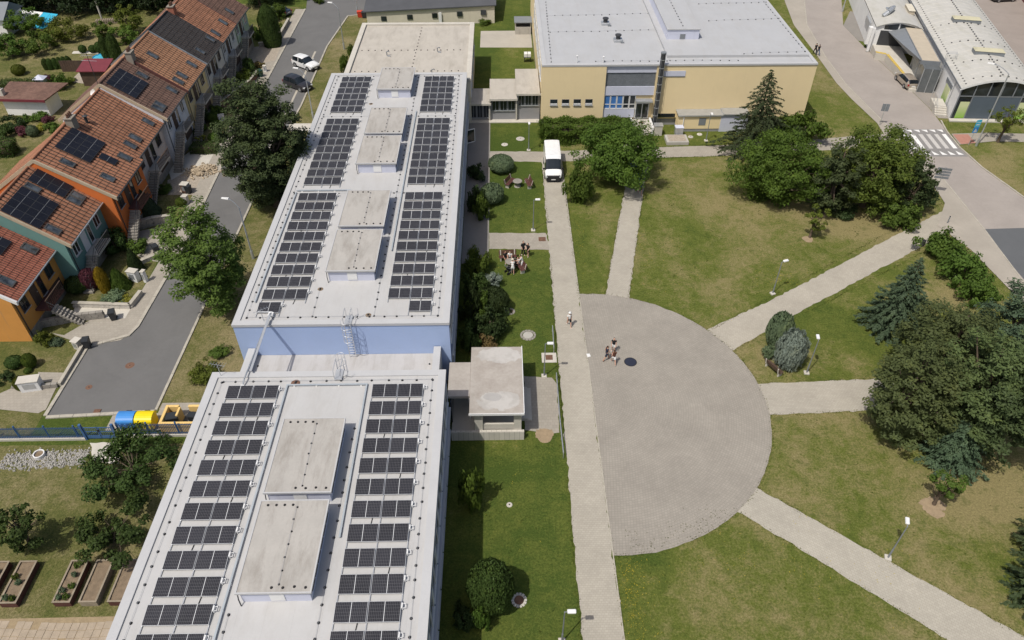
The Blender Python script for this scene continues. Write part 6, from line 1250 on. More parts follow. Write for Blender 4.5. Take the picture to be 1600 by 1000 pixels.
o = thing('landing_pad', 'round black disc lying flat on the plaza paving', 'disc', ((11.13, 46.06)[0], (11.13, 46.06)[1], 0.028)); MB().lathe([(0.0, 0.022), (0.50, 0.02), (0.53, 0.012), (0.53, 0.0)], n=28).build('mat', CL['navy'], o); MB().lathe([(0.50, 0.024), (0.54, 0.028), (0.555, 0.014), (0.54, 0.0), (0.50, 0.02)], n=28).build('rim', CL['black'], o)
o = thing('paper_sheet', 'white sheet of paper lying at the edge of the plaza', 'paper', ((7.53, 46.96)[0], (7.53, 46.96)[1], 0.036), 0.2); MB().add([(-0.15, -0.2, 0.0), (0.15, -0.2, 0.012), (0.15, 0.2, 0.0), (-0.15, 0.2, 0.025), (0, 0, 0.008)], [(0, 1, 4), (1, 2, 4), (2, 3, 4), (3, 0, 4)]).build('sheet', M['white'], o)
def railing(label, pts, hgt=0.75):
    o = thing('path_railing', label, 'railing', pts[0]); n = MB()
    rl = MB(); rl.tube([(p[0], p[1], hgt) for p in pts], 0.035, 7); rl.tube([(p[0], p[1], hgt * 0.5) for p in pts], 0.022, 6); rl.build('rail', M['galv'], o, world=True)
    for a, b in zip(pts, pts[1:]):
        L = math.hypot(b[0] - a[0], b[1] - a[1]); k = max(1, int(L / 1.5))
        for i in range(k + 1): t = i / k; MB().cyl((a[0] + (b[0] - a[0]) * t, a[1] + (b[1] - a[1]) * t, 0), (a[0] + (b[0] - a[0]) * t, a[1] + (b[1] - a[1]) * t, hgt), 0.03, n=6).build('post', M['galv'], o, world=True)
railing('long galvanised railing beside the path at the porch forecourt', [(4.49, 44.15), (4.46, 39.29), (4.52, 35.68)]); railing('short galvanised railing beside the path above the porch lamp', [(4.50, 50.15), (4.46, 47.29)])
for nm_, (x_, y_), r_ in (('bare_soil', (31.14, 30.79), 0.85), ('bare_soil', (32.48, 64.21), 0.55), ('bare_soil', (3.20, 37.92), 0.7)):
    struct(nm_, MB().sheet(ragged([(x_ + r_ * math.cos(t) * (1 + .15 * math.sin(3 * t)), y_ + r_ * 1.05 * math.sin(t)) for t in [2 * math.pi * i / 20 for i in range(20)]], 0.12, 0.16, 31), 0.022), pm('dry_soil', (0.31, 0.235, 0.15), 1.0, 0.2, 3, 24, 0.5))

# ---------------------------------------------------------------- bin yard, blue fence, raised beds, gardens
def recycling(label, loc, c, rz=0.0):
    o = thing('recycling_container', label, 'container', loc, rz, 'recycling containers by the fence'); m_ = pm('plastic_' + label[:4], c, 0.4, 0.06, 2, 14)
    mb = MB(); prof = [(-0.50, 0.18), (-0.58, 1.02), (0.58, 1.02), (0.50, 0.18)]
    mb.add([(-0.62, y, z) for y, z in prof] + [(0.62, y, z) for y, z in prof], [(0, 1, 2, 3), (7, 6, 5, 4), (0, 4, 5, 1), (2, 6, 7, 3), (1, 5, 6, 2), (3, 7, 4, 0)]); mb.build('tub', m_, o)
    lid = MB(); n = 10; A_ = [(0.62 * math.cos(math.pi * i / n), 1.03 + 0.42 * math.sin(math.pi * i / n)) for i in range(n + 1)]
    lid.add([(-0.68, y, z) for y, z in A_] + [(0.68, y, z) for y, z in A_], [tuple(range(n + 1)), tuple(range(2 * n + 1, n, -1))] + [(i + 1, i, n + 1 + i, n + 2 + i) for i in range(n)] + [(0, n, 2 * n + 1, n + 1)]); ld = lid.build('lid', m_, o)
    MB().bbox(-0.22, 0.22, 0.56, 0.64, 1.10, 1.22, 0.02).build('slot', M['black'], ld)
    for i in range(3): MB().bbox(-0.5 + i * 0.4, -0.3 + i * 0.4, -0.62, -0.55, 0.45, 0.9, 0.02).build('rib', m_, o)
    for x in (-0.5, 0.5):
        for y in (-0.4, 0.4): MB().cyl((x - 0.04, y, 0.09), (x + 0.04, y, 0.09), 0.09, n=10).build('wheel', M['black'], o)
recycling('blue recycling container standing by the blue fence', (-29.95, 39.45), (0.06, 0.25, 0.62)); recycling('yellow recycling container beside the blue one', (-28.5, 39.45), (0.80, 0.62, 0.01))
be = thing('bin_enclosure', 'low yellow-walled bin enclosure at the end of the street', 'bin enclosure', (-25.3, 41, 0)); YW = streak_mat('ochre_render', (0.72, 0.50, 0.19))
for a in ((-27.2, -22.6, 38.62, 38.84), (-27.2, -26.97, 38.84, 40.62), (-26.97, -26.15, 40.40, 40.62), (-25.4, -22.6, 40.40, 40.62)): MB().bbox(*a, 0, 1.2, 0.02).build('wall', YW, be, world=True); 
MB().bbox(-26.15, -25.97, 39.5, 40.40, 0, 1.18, 0.02).build('partition', YW, be, world=True); MB().box(-26.97, -22.7, 38.84, 40.40, 0.0, 0.02).build('floor', M['asphalt_dark'], be, world=True)
def wheelie(label, loc, rz, c=(0.03, 0.033, 0.036), big=False):
    o = thing('wheelie_bin', label, 'bin', loc, rz); m_ = pm('bin_%d' % int(c[0] * 1000), c, 0.45, 0.1, 2, 14); s = 1.6 if big else 1.0
    mb = MB(); mb.add([(-0.22 * s, -0.24, 0.05), (0.22 * s, -0.24, 0.05), (0.22 * s, 0.24, 0.05), (-0.22 * s, 0.24, 0.05), (-0.29 * s, -0.33, 0.98), (0.29 * s, -0.33, 0.98), (0.29 * s, 0.31, 0.98), (-0.29 * s, 0.31, 0.98)], [(3, 2, 1, 0), (0, 1, 5, 4), (1, 2, 6, 5), (2, 3, 7, 6), (3, 0, 4, 7)]); mb.build('tub', m_, o)
    MB().add([(-0.31 * s, -0.36, 0.98), (0.31 * s, -0.36, 0.98), (0.31 * s, 0.36, 0.98), (-0.31 * s, 0.36, 0.98), (-0.29 * s, -0.33, 1.05), (0.29 * s, -0.33, 1.05), (0.27 * s, 0.32, 1.10), (-0.27 * s, 0.32, 1.10)], [(0, 1, 5, 4), (1, 2, 6, 5), (2, 3, 7, 6), (3, 0, 4, 7), (4, 5, 6, 7)]).build('lid', m_, o)
    MB().tube([(-0.2 * s, 0.38, 1.0), (0.2 * s, 0.38, 1.0)], 0.02, 6).build('handle', m_, o)
    for x in (-0.24 * s, 0.24 * s): MB().cyl((x - 0.03, 0.25, 0.1), (x + 0.03, 0.25, 0.1), 0.1, n=12).build('wheel', M['black'], o)
wheelie('black bin inside the left bay of the yellow enclosure', (-26.5, 39.6), 0.2, big=True); wheelie('black bin inside the right bay of the yellow enclosure', (-24.9, 39.7), 1.5); wheelie('second black bin beside it in the right bay', (-24.1, 39.6), 1.5)
wheelie('dark wheelie bin on the pale slab path', (-36.29, 52.49), 0.3); wheelie('dark wheelie bin at the wall end by the cul-de-sac', (-37.12, 48.70), 0.2); wheelie('dark wheelie bin by the low wall above the big light tree', (-35.80, 62.80), 0.8); wheelie('black bin beside the gravel heap', (-36.08, 74.45), 1.2); wheelie('green bin in the upper garden', (-35.40, 106.57), 1.0, (0.02, 0.06, 0.05))
FY = 38.15; fe = thing('picket_fence', 'blue metal picket fence across the lower left', 'fence', (-38, FY, 0)); FB_ = pm('fence_blue', (0.055, 0.125, 0.27), 0.45, 0.12, 2, 16)
def fence_run(root, xa, xb, y, h=1.25, z=0.25):
    r_ = MB(); r_.box(xa, xb, y - 0.02, y + 0.02, z + 0.12, z + 0.17); r_.box(xa, xb, y - 0.02, y + 0.02, z + h - 0.2, z + h - 0.15); r_.build('rail', FB_, root, world=True)
    p_ = MB(); n = int((xb - xa) / 0.13)
    for i in range(n): x = xa + (i + 0.5) * (xb - xa) / n; p_.box(x - 0.018, x + 0.018, y - 0.045, y - 0.021, z, z + h)
    p_.build('pickets', FB_, root, world=True, kind='stuff')
    for i in range(int((xb - xa) / 2.3) + 1): x = xa + 0.06 + i * 2.3; MB().box(x - 0.05, x + 0.05, y + 0.021, y + 0.12, 0.0, z + h + 0.08).build('post', FB_, root, world=True)
fence_run(fe, -52, -33.0, FY); MB().box(-52, -33.0, FY - 0.12, FY + 0.14, -0.1, 0.24).build('base_wall', M['concrete_pale'], fe, world=True)
fe2 = thing('picket_fence', 'blue metal picket fence running from the gate to the school', 'fence', (-27, FY, 0)); fence_run(fe2, -30.4, -22.0, FY + 0.25); MB().box(-30.4, -22.0, FY + 0.13, FY + 0.39, -0.1, 0.24).build('base_wall', M['concrete_pale'], fe2, world=True)
ga = thing('metal_gate', 'blue double gate in the picket fence near the containers', 'gate', (-31.7, FY, 0))
for x in (-32.95, -30.5): MB().box(x - 0.09, x + 0.09, FY - 0.09, FY + 0.09, 0, 1.75).build('gate_post', FB_, ga, world=True)
for xa, xb in ((-32.83, -31.75), (-31.7, -30.62)):
    l_ = MB()
    for a in ((xa, xb, 0.12, 0.45), (xa, xb, 1.36, 1.42), (xa, xb, 0.9, 0.95)): l_.box(a[0], a[1], FY - 0.02, FY + 0.02, a[2], a[3])
    for x in (xa, xb - 0.06): l_.box(x, x + 0.06, FY - 0.021, FY + 0.021, 0.12, 1.44)
    for i in range(7): x = xa + 0.1 + i * (xb - xa - 0.16) / 6; l_.box(x - 0.014, x + 0.014, FY - 0.018, FY + 0.018, 0.45, 1.36)
    l_.build('gate_leaf', FB_, ga, world=True)
MB().box(-31.8, -31.66, FY - 0.06, FY - 0.02, 0.95, 1.15).build('lock', M['black'], ga, world=True)
def raised_bed(label, x0, x1, y0, y1, red, plants):
    o = thing('raised_bed', label, 'raised bed', ((x0 + x1) / 2, y0, 0), 0, 'raised beds in a row'); m_ = M['wood_red'] if red else M['timber']; hh = 0.55
    for a in ((x0, x0 + 0.05, y0, y1), (x1 - 0.05, x1, y0, y1), (x0 + 0.05, x1 - 0.05, y0, y0 + 0.05), (x0 + 0.05, x1 - 0.05, y1 - 0.05, y1)):
        MB().box(*a, 0, hh * 0.5 - 0.006).build('board', m_, o, world=True); MB().box(*a, hh * 0.5 + 0.006, hh).build('board', m_, o, world=True)
    for a in ((x0 - 0.04, x0 + 0.08, y0 - 0.03, y1 + 0.03), (x1 - 0.08, x1 + 0.04, y0 - 0.03, y1 + 0.03), (x0 + 0.08, x1 - 0.08, y0 - 0.03, y0 + 0.08), (x0 + 0.08, x1 - 0.08, y1 - 0.08, y1 + 0.03)): MB().box(*a, hh + 0.002, hh + 0.03).build('cap_rail', M['timber'], o, world=True)
    mb = MB(); n, m2 = 5, 12
    gz = [[hh - 0.07 + rng.uniform(-.03, .03) for j in range(m2 + 1)] for i in range(n + 1)]
    for i in range(n):
        for j in range(m2):
            X = lambda q: x0 + 0.05 + (x1 - x0 - 0.1) * q / n; Y = lambda q: y0 + 0.05 + (y1 - y0 - 0.1) * q / m2
            mb.face([(X(i), Y(j), gz[i][j]), (X(i + 1), Y(j), gz[i + 1][j]), (X(i + 1), Y(j + 1), gz[i + 1][j + 1]), (X(i), Y(j + 1), gz[i][j + 1])])
    mb.build('soil', M['soil'], o, world=True); return o
BEDS = [(-34.6, -33.5, 'leftmost raised bed with a few seedlings', True, [(0.5, 1.5), (.6, 2.2)]), (-32.75, -31.65, 'second raised bed from the left with leafy clumps at its front', True, [(.3, .35), (.7, .3), (.6, 1.4), (.25, 1.8)]), (-29.3, -28.2, 'third raised bed from the left full of cabbages', True, [(.3, .3), (.7, .35), (.3, .8), (.75, 1.1), (.6, 1.9), (.5, 2.6)]), (-27.6, -26.5, 'fourth raised bed from the left holding bare soil only', False, []), (-25.75, -24.65, 'rightmost raised bed half hidden by the school roof', True, [])]
for x0, x1, l_, rd, pl in BEDS:
    raised_bed(l_, x0, x1, 24.2, 27.2, rd, pl)
BED_PLANTS = [(x0 + a * (x1 - x0), 24.2 + b, l_) for x0, x1, l_, rd, pl in BEDS for a, b in pl]
# slab paving in front of the beds, slab by slab
sp = bpy.data.objects.new('garden_paving', None); COL.objects.link(sp); sp['kind'] = 'structure'
slab = MB().bbox(-0.245, 0.245, -0.245, 0.245, -0.05, 0.03, 0.012).mesh('paving_slab', mats=pm('paving_slab', (0.36, 0.295, 0.22), 0.95, 0.2, 1.4, 16, 0.3))
for i in range(26):
    for j in range(6):
        if rng.random() < 0.04: continue
        q = inst('paving_slab', slab, sp, (-35.6 + i * 0.51 + rng.uniform(-.008, .008), 20.4 + j * 0.51 + 0.12 * math.sin(i * .3), rng.uniform(-.008, .012)), rng.uniform(-.02, .02))
struct('paving_bed', MB().sheet([(-36, 20.0), (-22.2, 20.0), (-22.2, 23.5), (-36, 23.4)], 0.010), pm('sandy_joint', (0.30, 0.23, 0.14), 1, 0.25, 3, 24))
# pale rubble along the fence with a round planter
rk = MB()
for i in range(1100):
    x = rng.uniform(-38.6, -32.2); y = 36.2 + rng.uniform(-1, 1) * 0.75 + rng.gauss(0, .15) + (x + 35) * 0.05; s = rng.uniform(0.04, 0.11); a0 = rng.uniform(0, 6.28)
    pts = [(x + s * rng.uniform(.7, 1.2) * math.cos(a0 + k * 1.2566), y + s * rng.uniform(.7, 1.2) * math.sin(a0 + k * 1.2566)) for k in range(5)]; zt = s * rng.uniform(.7, 1.3); n0 = len(rk.v)
    rk.add([(p[0], p[1], -0.01) for p in pts] + [(x + (p[0] - x) * .6, y + (p[1] - y) * .6, zt) for p in pts], [(k, (k + 1) % 5, 5 + (k + 1) % 5, 5 + k) for k in range(5)] + [(5, 6, 7, 8, 9)])
tag(rk.build('rubble_stones', pm('white_rubble', (0.36, 0.345, 0.315), 0.9, 0.3, 3, 14)), 'pale rubble stones spread below the blue fence', 'stones', kind='stuff')
o = thing('round_planter', 'round white-rimmed planter ring among the rubble stones', 'planter', (-35.89, 36.51)); MB().lathe([(0.40, 0.0), (0.42, 0.36), (0.34, 0.36), (0.34, 0.22)], n=22).build('ring', M['white'], o); MB().disc((0, 0, 0.24), 0.35, 18).build('soil', M['soil'], o)
def wall_run(label, pts, h, w, m_, name='garden_wall', cap=True):
    o = thing(name, label, 'wall', (pts[0][0], pts[0][1], 0))
    for a, b in zip(pts, pts[1:]):
        a, b = Vector(a), Vector(b); d = (b - a); L = d.length; d.normalize(); nn = Vector((-d.y, d.x)) * w / 2; nb = max(1, int(L / 0.5)); rows_ = max(1, int(h / 0.22))
        for r_ in range(rows_):
            mb = MB()
            for i in range(nb):
                p = a + d * (L * (i + (0.25 if r_ % 2 else 0)) / nb); q = a + d * min(L, L * (i + 1 + (0.25 if r_ % 2 else 0)) / nb - 0.03); e = rng.uniform(-.02, .03)
                mb.prism([tuple(p - nn * (1 + e)), tuple(q - nn * (1 + e)), tuple(q + nn), tuple(p + nn)], r_ * h / rows_ + 0.006, (r_ + 1) * h / rows_)
            mb.build('stone_course', M[m_], o, world=True, kind='stuff')
        if cap: MB().prism([tuple(a - nn * 1.25), tuple(b - nn * 1.25), tuple(b + nn * 1.25), tuple(a + nn * 1.25)], h + 0.002, h + 0.06).build('coping', M['kerb'], o, world=True)
wall_run('stone wall along the lower side of the slab path', [(-42.87, 51.44), (-40.18, 52.28), (-37.23, 52.78)], 0.8, 0.35, 'stone_dark', cap=False); wall_run('low stone wall edging the lawn of the teal house', [(-40.84, 54.40), (-35.31, 54.03), (-35.02, 56.12)], 0.5, 0.3, 'stone'); wall_run('low concrete edge of the lower front lawn', [(-37.55, 43.92), (-37.57, 48.96), (-38.61, 49.39)], 0.35, 0.22, 'kerb'); wall_run('dry stone edge below the white cabinet', [(-41.54, 43.84), (-39.58, 43.66), (-37.71, 43.92)], 0.45, 0.3, 'stone_dark', cap=False)
wall_run('grey stone wall before the orange house', [(-39.97, 66.80), (-37.97, 67.98), (-36.04, 68.44)], 1.0, 0.35, 'stone_dark'); wall_run('low wall round the flower bed above the light tree', [(-36.77, 61.07), (-35.64, 62.13), (-35.52, 63.13)], 0.4, 0.3, 'concrete_pale'); wall_run('brick-red wall in front of the slate-roofed house', [(-38.56, 96.52), (-36.20, 103.70), (-35.88, 107.03)], 0.8, 0.3, 'rust'); wall_run('stone wall at the top of the street gardens', [(-38.35, 117.80), (-35.83, 118.81), (-35.83, 128.67)], 0.7, 0.3, 'stone_dark')
def cabinet(label, loc, rz, w, d, h_, m_='white'): o = thing('garden_cabinet', label, 'cabinet', loc, rz); MB().bbox(-w / 2, w / 2, -d / 2, d / 2, 0, h_, 0.02).build('body', M[m_], o); MB().bbox(-w / 2 - 0.06, w / 2 + 0.06, -d / 2 - 0.06, d / 2 + 0.06, h_, h_ + 0.07, 0.015).build('cap', M['concrete_pale'], o); MB().box(-w * 0.3, w * 0.3, -d / 2 - 0.015, -d / 2, h_ * 0.3, h_ * 0.8).build('meter_door', M['galv'], o)
cabinet('white meter cabinet on the lower front lawn', (-39.77, 43.74), R(10), 1.6, 0.8, 1.1); cabinet('white meter pillar at the teal house garden edge', (-36.44, 58.34), R(-15), 0.95, 0.6, 1.2); cabinet('slim white pillar beside the teal garden meter pillar', (-35.29, 58.12), R(-15), 0.3, 0.4, 1.3); cabinet('brick pillar with meter box in the gravel yard', (-36.46, 74.73), R(-10), 0.8, 0.7, 1.1, 'rust'); cabinet('concrete gate pillar below the tiny lawn', (-35.70, 72.28), R(-10), 0.55, 0.5, 1.0, 'concrete_pale'); cabinet('concrete pillar at the wall end by the cul-de-sac', (-37.98, 48.71), R(-20), 0.6, 0.6, 0.9, 'concrete_pale'); cabinet('white pillar by the flowered upper garden', (-35.16, 108.39), R(0), 0.4, 0.4, 0.9); cabinet('small house-shaped lantern on the pale forecourt', (-37.33, 92.69), R(20), 0.7, 0.7, 0.7)
gp = MB()
for i in range(260):
    x_, y_ = (-35.89, 79.34); x = x_ + rng.gauss(0, 1.3); y = y_ + rng.gauss(0, 0.7); s = rng.uniform(.07, .2); gp.obox((x, y, s * .5 + max(0, .35 - .2 * math.hypot((x - x_), (y - y_)))), s * 1.5, s, s, rng.uniform(0, 3), rx=rng.uniform(-.5, .5))
tag(gp.build('stone_heap', pm('tan_stones', (0.42, 0.34, 0.24), 0.95, 0.25, 3, 16)), 'heap of tan stones in the gravel yard', 'stones', kind='stuff')
# back gardens: sheds, pool cover, tarpaulins, utility pole
s1 = thing('garden_shed', 'white garden shed with a red-edged brown roof', 'shed', (-62.35, 94.40), R(-4))
MB().box(-4.3, 1.6, 0, 3.2, 0, 2.5).build('wall', M['white_wall'], s1); MB().add([(-4.8, -0.5, 2.35), (2.0, -0.5, 2.35), (3.4, 3.6, 3.0), (-4.8, 3.6, 3.0), (-4.8, -0.5, 2.5), (2.0, -0.5, 2.5), (3.4, 3.6, 3.15), (-4.8, 3.6, 3.15)], [(4, 5, 6, 7), (1, 2, 6, 5), (3, 0, 4, 7), (3, 2, 1, 0)]).build('roof', BRN, s1); MB().box(-4.8, 2.0, -0.56, -0.5, 2.2, 2.55).build('fascia', pm('dark_red', (0.17, 0.035, 0.045), .6), s1)
ck = MB().box(-4.6, -3.9, 0.2, 0.8, 2.5, 3.5).build('chimney', M['concrete_pale'], s1); MB().cyl((-4.25, 0.5, 3.5), (-4.25, 0.5, 4.0), 0.14, n=8).build('pot', M['cream_wall'], ck)
s2 = thing('garden_shed', 'low shed with a dark red roof behind the brown-roofed house', 'shed', (-58.35, 105.15), R(0)); MB().box(-1.8, 1.8, -1.4, 1.4, 0, 2.2).build('wall', M['wood_dark'], s2); MB().add([(-2.1, -1.7, 2.2), (2.1, -1.7, 2.2), (2.1, 1.7, 2.7), (-2.1, 1.7, 2.7), (-2.1, -1.7, 2.3), (2.1, -1.7, 2.3), (2.1, 1.7, 2.8), (-2.1, 1.7, 2.8)], [(4, 5, 6, 7), (0, 1, 5, 4), (1, 2, 6, 5), (3, 0, 4, 7), (3, 2, 1, 0)]).build('roof', pm('dark_red', (0.17, 0.035, 0.045), .6), s2)
struct('garden_terrace', MB().sheet([(-63.02, 105.23), (-62.95, 108.84), (-59.11, 108.78), (-59.67, 104.29)], 0.02), M['gravel']); struct('garden_path', MB().sheet([(-67.22, 116.71), (-62.69, 116.64), (-62.48, 115.61), (-67.09, 115.69)], 0.02), M['concrete_pale'])
o = thing('board_fence', 'dark board fence across the garden terrace', 'fence', (-61.51, 108.82))
for i in range(26): MB().box(-4 + i * 0.36, -3.67 + i * 0.36, 0, 0.05, 0, 1.7 + rng.uniform(-.02, .02)).build('board', M['wood_dark'], o)
o = thing('pool_cover', 'white and blue sliding pool cover among the trees', 'pool cover', (-78.05, 127.87), R(-18))
for i in range(5): MB().add([(-4 + i * 1.5, -1.6, 0.3), (-2.55 + i * 1.5, -1.6, 0.3), (-2.55 + i * 1.5, 1.8, 1.5), (-4 + i * 1.5, 1.8, 1.5), (-4 + i * 1.5, -1.6, 0.45), (-2.55 + i * 1.5, -1.6, 0.45), (-2.55 + i * 1.5, 1.8, 1.65), (-4 + i * 1.5, 1.8, 1.65)], [(4, 5, 6, 7), (0, 1, 5, 4), (1, 2, 6, 5), (3, 0, 4, 7), (2, 3, 7, 6)]).build('panel', M['white'] if i < 3 else CYAN, o)
MB().box(-4, 3.4, -1.4, 1.4, 0, 0.3).build('base', M['concrete_pale'], o)
def pool(label, loc, r): o = thing('paddling_pool', label, 'pool', loc); MB().lathe([(r, 0), (r + 0.06, 0.3), (r, 0.55), (r - 0.06, 0.5), (r - 0.05, 0.1)], n=20).build('wall', pm('pool_blue', (0.03, 0.35, 0.62), .4), o); MB().disc((0, 0, 0.42), r - 0.03, 20).build('water', pm('pool_water', (0.08, 0.45, 0.60), .1, .1), o)
pool('round blue paddling pool on the garden terrace', (-61.32, 107.89), 0.85); pool('larger blue pool behind the tall thujas', (-61.29, 113.10), 1.3)
o = thing('utility_pole', 'pale utility pole standing in front of the dark wood', 'pole', (-67.98, 130.09)); MB().cyl((0, 0, 0), (0, 0, 9.0), 0.16, 0.11, 10).build('pole', M['concrete_pale'], o); MB().box(-0.9, 0.9, -0.06, 0.06, 8.4, 8.52).build('crossarm', M['wood_dark'], o)
o = thing('white_cottage', 'corner of a white cottage at the left edge by the wood', 'house', (-82.37, 122.81)); MB().box(-5, 2.2, 0, 6, 0, 2.8).build('wall', M['white_wall'], o); MB().add([(-5.3, -0.4, 2.8), (2.6, -0.4, 2.8), (2.6, 6.4, 2.8), (-5.3, 6.4, 2.8), (-5.3, 3, 4.6), (2.6, 3, 4.6)], [(0, 1, 5, 4), (2, 3, 4, 5), (1, 2, 5), (3, 0, 4)]).build('roof', M['steel_grey'], o)
o = thing('wood_pile', 'stack of logs beside the utility pole', 'log pile', (-66.20, 128.86), 0.2)
for i in range(22): MB().cyl((-2 + (i % 11) * 0.36, -0.5, 0.17 + (i // 11) * 0.32), (-2 + (i % 11) * 0.36, 0.6, 0.17 + (i // 11) * 0.32), 0.17, n=8).build('log', M['timber'], o)
o = thing('garden_lantern', 'small grey bird house on a post above the white shed', 'bird house', (-65.01, 102.02)); MB().cyl((0, 0, 0), (0, 0, 1.4), 0.06, n=6).build('post', M['timber'], o); MB().box(-0.6, 0.6, -0.5, 0.5, 1.4, 2.0).build('box', M['galv'], o); MB().add([(-0.8, -0.7, 2.0), (0.8, -0.7, 2.0), (0.8, 0.7, 2.0), (-0.8, 0.7, 2.0), (0, 0, 2.5)], [(0, 1, 4), (1, 2, 4), (2, 3, 4), (3, 0, 4)]).build('roof', M['lilac'], o)
# yard between school and hall
o = thing('bin_shelter', 'grey bin shelter beside the sports hall wall', 'shelter', (3.79, 123.66)); MB().box(-1.3, 1.3, 1.2, 1.4, 0, 1.9).build('wall', M['concrete'], o); MB().box(-1.3, -1.15, -1.0, 1.2, 0, 1.9).build('wall', M['concrete'], o); MB().box(1.15, 1.3, -1.0, 1.2, 0, 1.9).build('wall', M['concrete'], o); MB().box(-1.3, 1.3, -1.1, -0.95, 0, 1.2).build('wall', M['concrete'], o); MB().box(-1.45, 1.45, -1.25, 1.55, 1.9, 2.02).build('roof', M['steel_grey'], o)
o = thing('garden_cart', 'white crates on a small dark cart behind the corridor', 'cart', (4.15, 111.56)); MB().bbox(-0.55, 0.55, -0.5, 0.5, 0.75, 0.85, 0.02).build('bed', M['dark_metal'], o)
for x in (-0.45, 0.45): MB().cyl((x - 0.05, 0, 0.35), (x + 0.05, 0, 0.35), 0.35, n=14).build('wheel', M['black'], o)
for x in (-0.27, 0.27):
    for y in (-0.24, 0.24): MB().bbox(x - 0.24, x + 0.24, y - 0.22, y + 0.22, 0.85, 1.35, 0.02).build('crate', M['white'], o)
for x_, l_, c_ in (((-24.08, 130.91), 'red and yellow container at the left end of the long shed', (0.55, 0.06, 0.03)), ((-23.27, 130.59), 'dark container at the left end of the long shed', (0.04, 0.04, 0.045))): wheelie(l_, x_, 0.1, c_, True)

# ---------------------------------------------------------------- trees, shrubs and hedges
LEAF = {}
for k_, c_, tr_, v_ in [('maple', (0.070, 0.112, 0.020), .32, .4), ('maple2', (0.082, 0.112, 0.022), .32, .4), ('ash', (0.084, 0.135, 0.030), .35, .35), ('cherry', (0.042, 0.066, 0.018), .25, .4), ('pine', (0.044, 0.060, 0.024), .2, .4),
                       ('pine_light', (0.080, 0.104, 0.040), .3, .4), ('spruce', (0.038, 0.054, 0.024), .1, .3), ('blue', (0.050, 0.074, 0.042), .1, .3), ('silver', (0.20, 0.24, 0.20), .1, .3), ('shrub', (0.066, 0.105, 0.020), .25, .35),
                       ('dark', (0.030, 0.046, 0.016), .15, .3), ('lime', (0.105, 0.155, 0.028), .3, .3), ('gold', (0.34, 0.25, 0.025), .2, .2), ('yellow', (0.30, 0.30, 0.05), .3, .25), ('purple', (0.085, 0.03, 0.04), .2, .3),
                       ('thuja', (0.042, 0.068, 0.018), .1, .3), ('juniper', (0.088, 0.120, 0.066), .1, .3), ('olive', (0.125, 0.155, 0.028), .3, .35), ('autumn', (0.13, 0.10, 0.04), .2, .3), ('forest', (0.022, 0.036, 0.014), .15, .4)]:
    LEAF[k_] = leaf_mat('foliage_' + k_, tint(c_, 1.5 if max(c_) < 0.14 else 1.1), tr_ + 0.1, v_)
def quads(name, P, N, U, size, aspect, mat):
    """leaf faces: centre P, facing N, long axis near U"""
    n = len(P); N = N / np.linalg.norm(N, axis=1, keepdims=True)
    T = U - N * (U * N).sum(1, keepdims=True); T /= np.maximum(np.linalg.norm(T, axis=1, keepdims=True), 1e-6); B = np.cross(N, T)
    s = size[:, None]; a = T * s * 0.5; b = B * s * 0.5 * aspect
    v = np.stack([P - a, P + b * 0.95 - a * 0.1, P + a, P - b * 0.95 - a * 0.1], 1).reshape(-1, 3)
    me = bpy.data.meshes.new(name); me.vertices.add(4 * n); me.vertices.foreach_set('co', v.astype(np.float32).ravel())
    me.loops.add(4 * n); me.loops.foreach_set('vertex_index', np.arange(4 * n, dtype=np.int32)); me.polygons.add(n); me.polygons.foreach_set('loop_start', np.arange(0, 4 * n, 4, dtype=np.int32))
    me.update(calc_edges=True); me.materials.append(mat); return me
def rnd_dir(g, n):
    d = g.normal(size=(n, 3)); return d / np.linalg.norm(d, axis=1, keepdims=True)
def broad_crown(seed, r, h, z0, mat, leaf=0.26, dens=1.0, lumps=1.0, open_=0.0, aspect=0.62, flat=0.72, up=0.55):
    """loose crown made of leaf clumps on an uneven shell plus an inner fill"""
    g = np.random.default_rng(seed); hz = (h - z0) / 2; cz = (h + z0) / 2
    nc = int(max(14, 26 * (r * hz) ** 0.85 / 2.2) * lumps)
    d = rnd_dir(g, nc); ph = g.uniform(0, 6.28, 6)
    lob = 1 + 0.16 * np.sin(3 * np.arctan2(d[:, 1], d[:, 0]) + ph[0]) + 0.12 * np.sin(5 * np.arctan2(d[:, 1], d[:, 0]) + ph[1] + 3 * d[:, 2]) + g.normal(0, 0.07, nc)
    rad = lob * g.choice([1.0, 0.78, 0.5], nc, p=[.62, .25, .13])
    C = d * rad[:, None] * np.array([r * 0.86, r * 0.86, hz * 0.86]); C[:, 2] += cz
    low = C[:, 2] < z0 + 0.25 * (h - z0); C[low, :2] *= 0.88
    cr = g.uniform(0.55, 1.0, nc) * max(0.28, 0.20 * r + 0.16)
    tot = int(4 * math.pi * ((r * r + 2 * r * hz) / 3) * 2.3 / (leaf * leaf * 0.5) * dens * (1 - open_))
    w = cr ** 2; idx = g.choice(nc, tot, p=w / w.sum())
    o = rnd_dir(g, tot); rr = g.uniform(0, 1, tot) ** 0.42
    P = C[idx] + o * (rr * cr[idx])[:, None] * np.array([1, 1, flat])
    Nn = o * 0.5 + (P - np.array([0, 0, cz])) / max(r, hz) * 0.6 + g.normal(0, 0.55, (tot, 3)) + np.array([0, 0, up])
    return quads('crown', P, Nn, rnd_dir(g, tot), leaf * g.uniform(0.65, 1.35, tot), aspect, mat), C
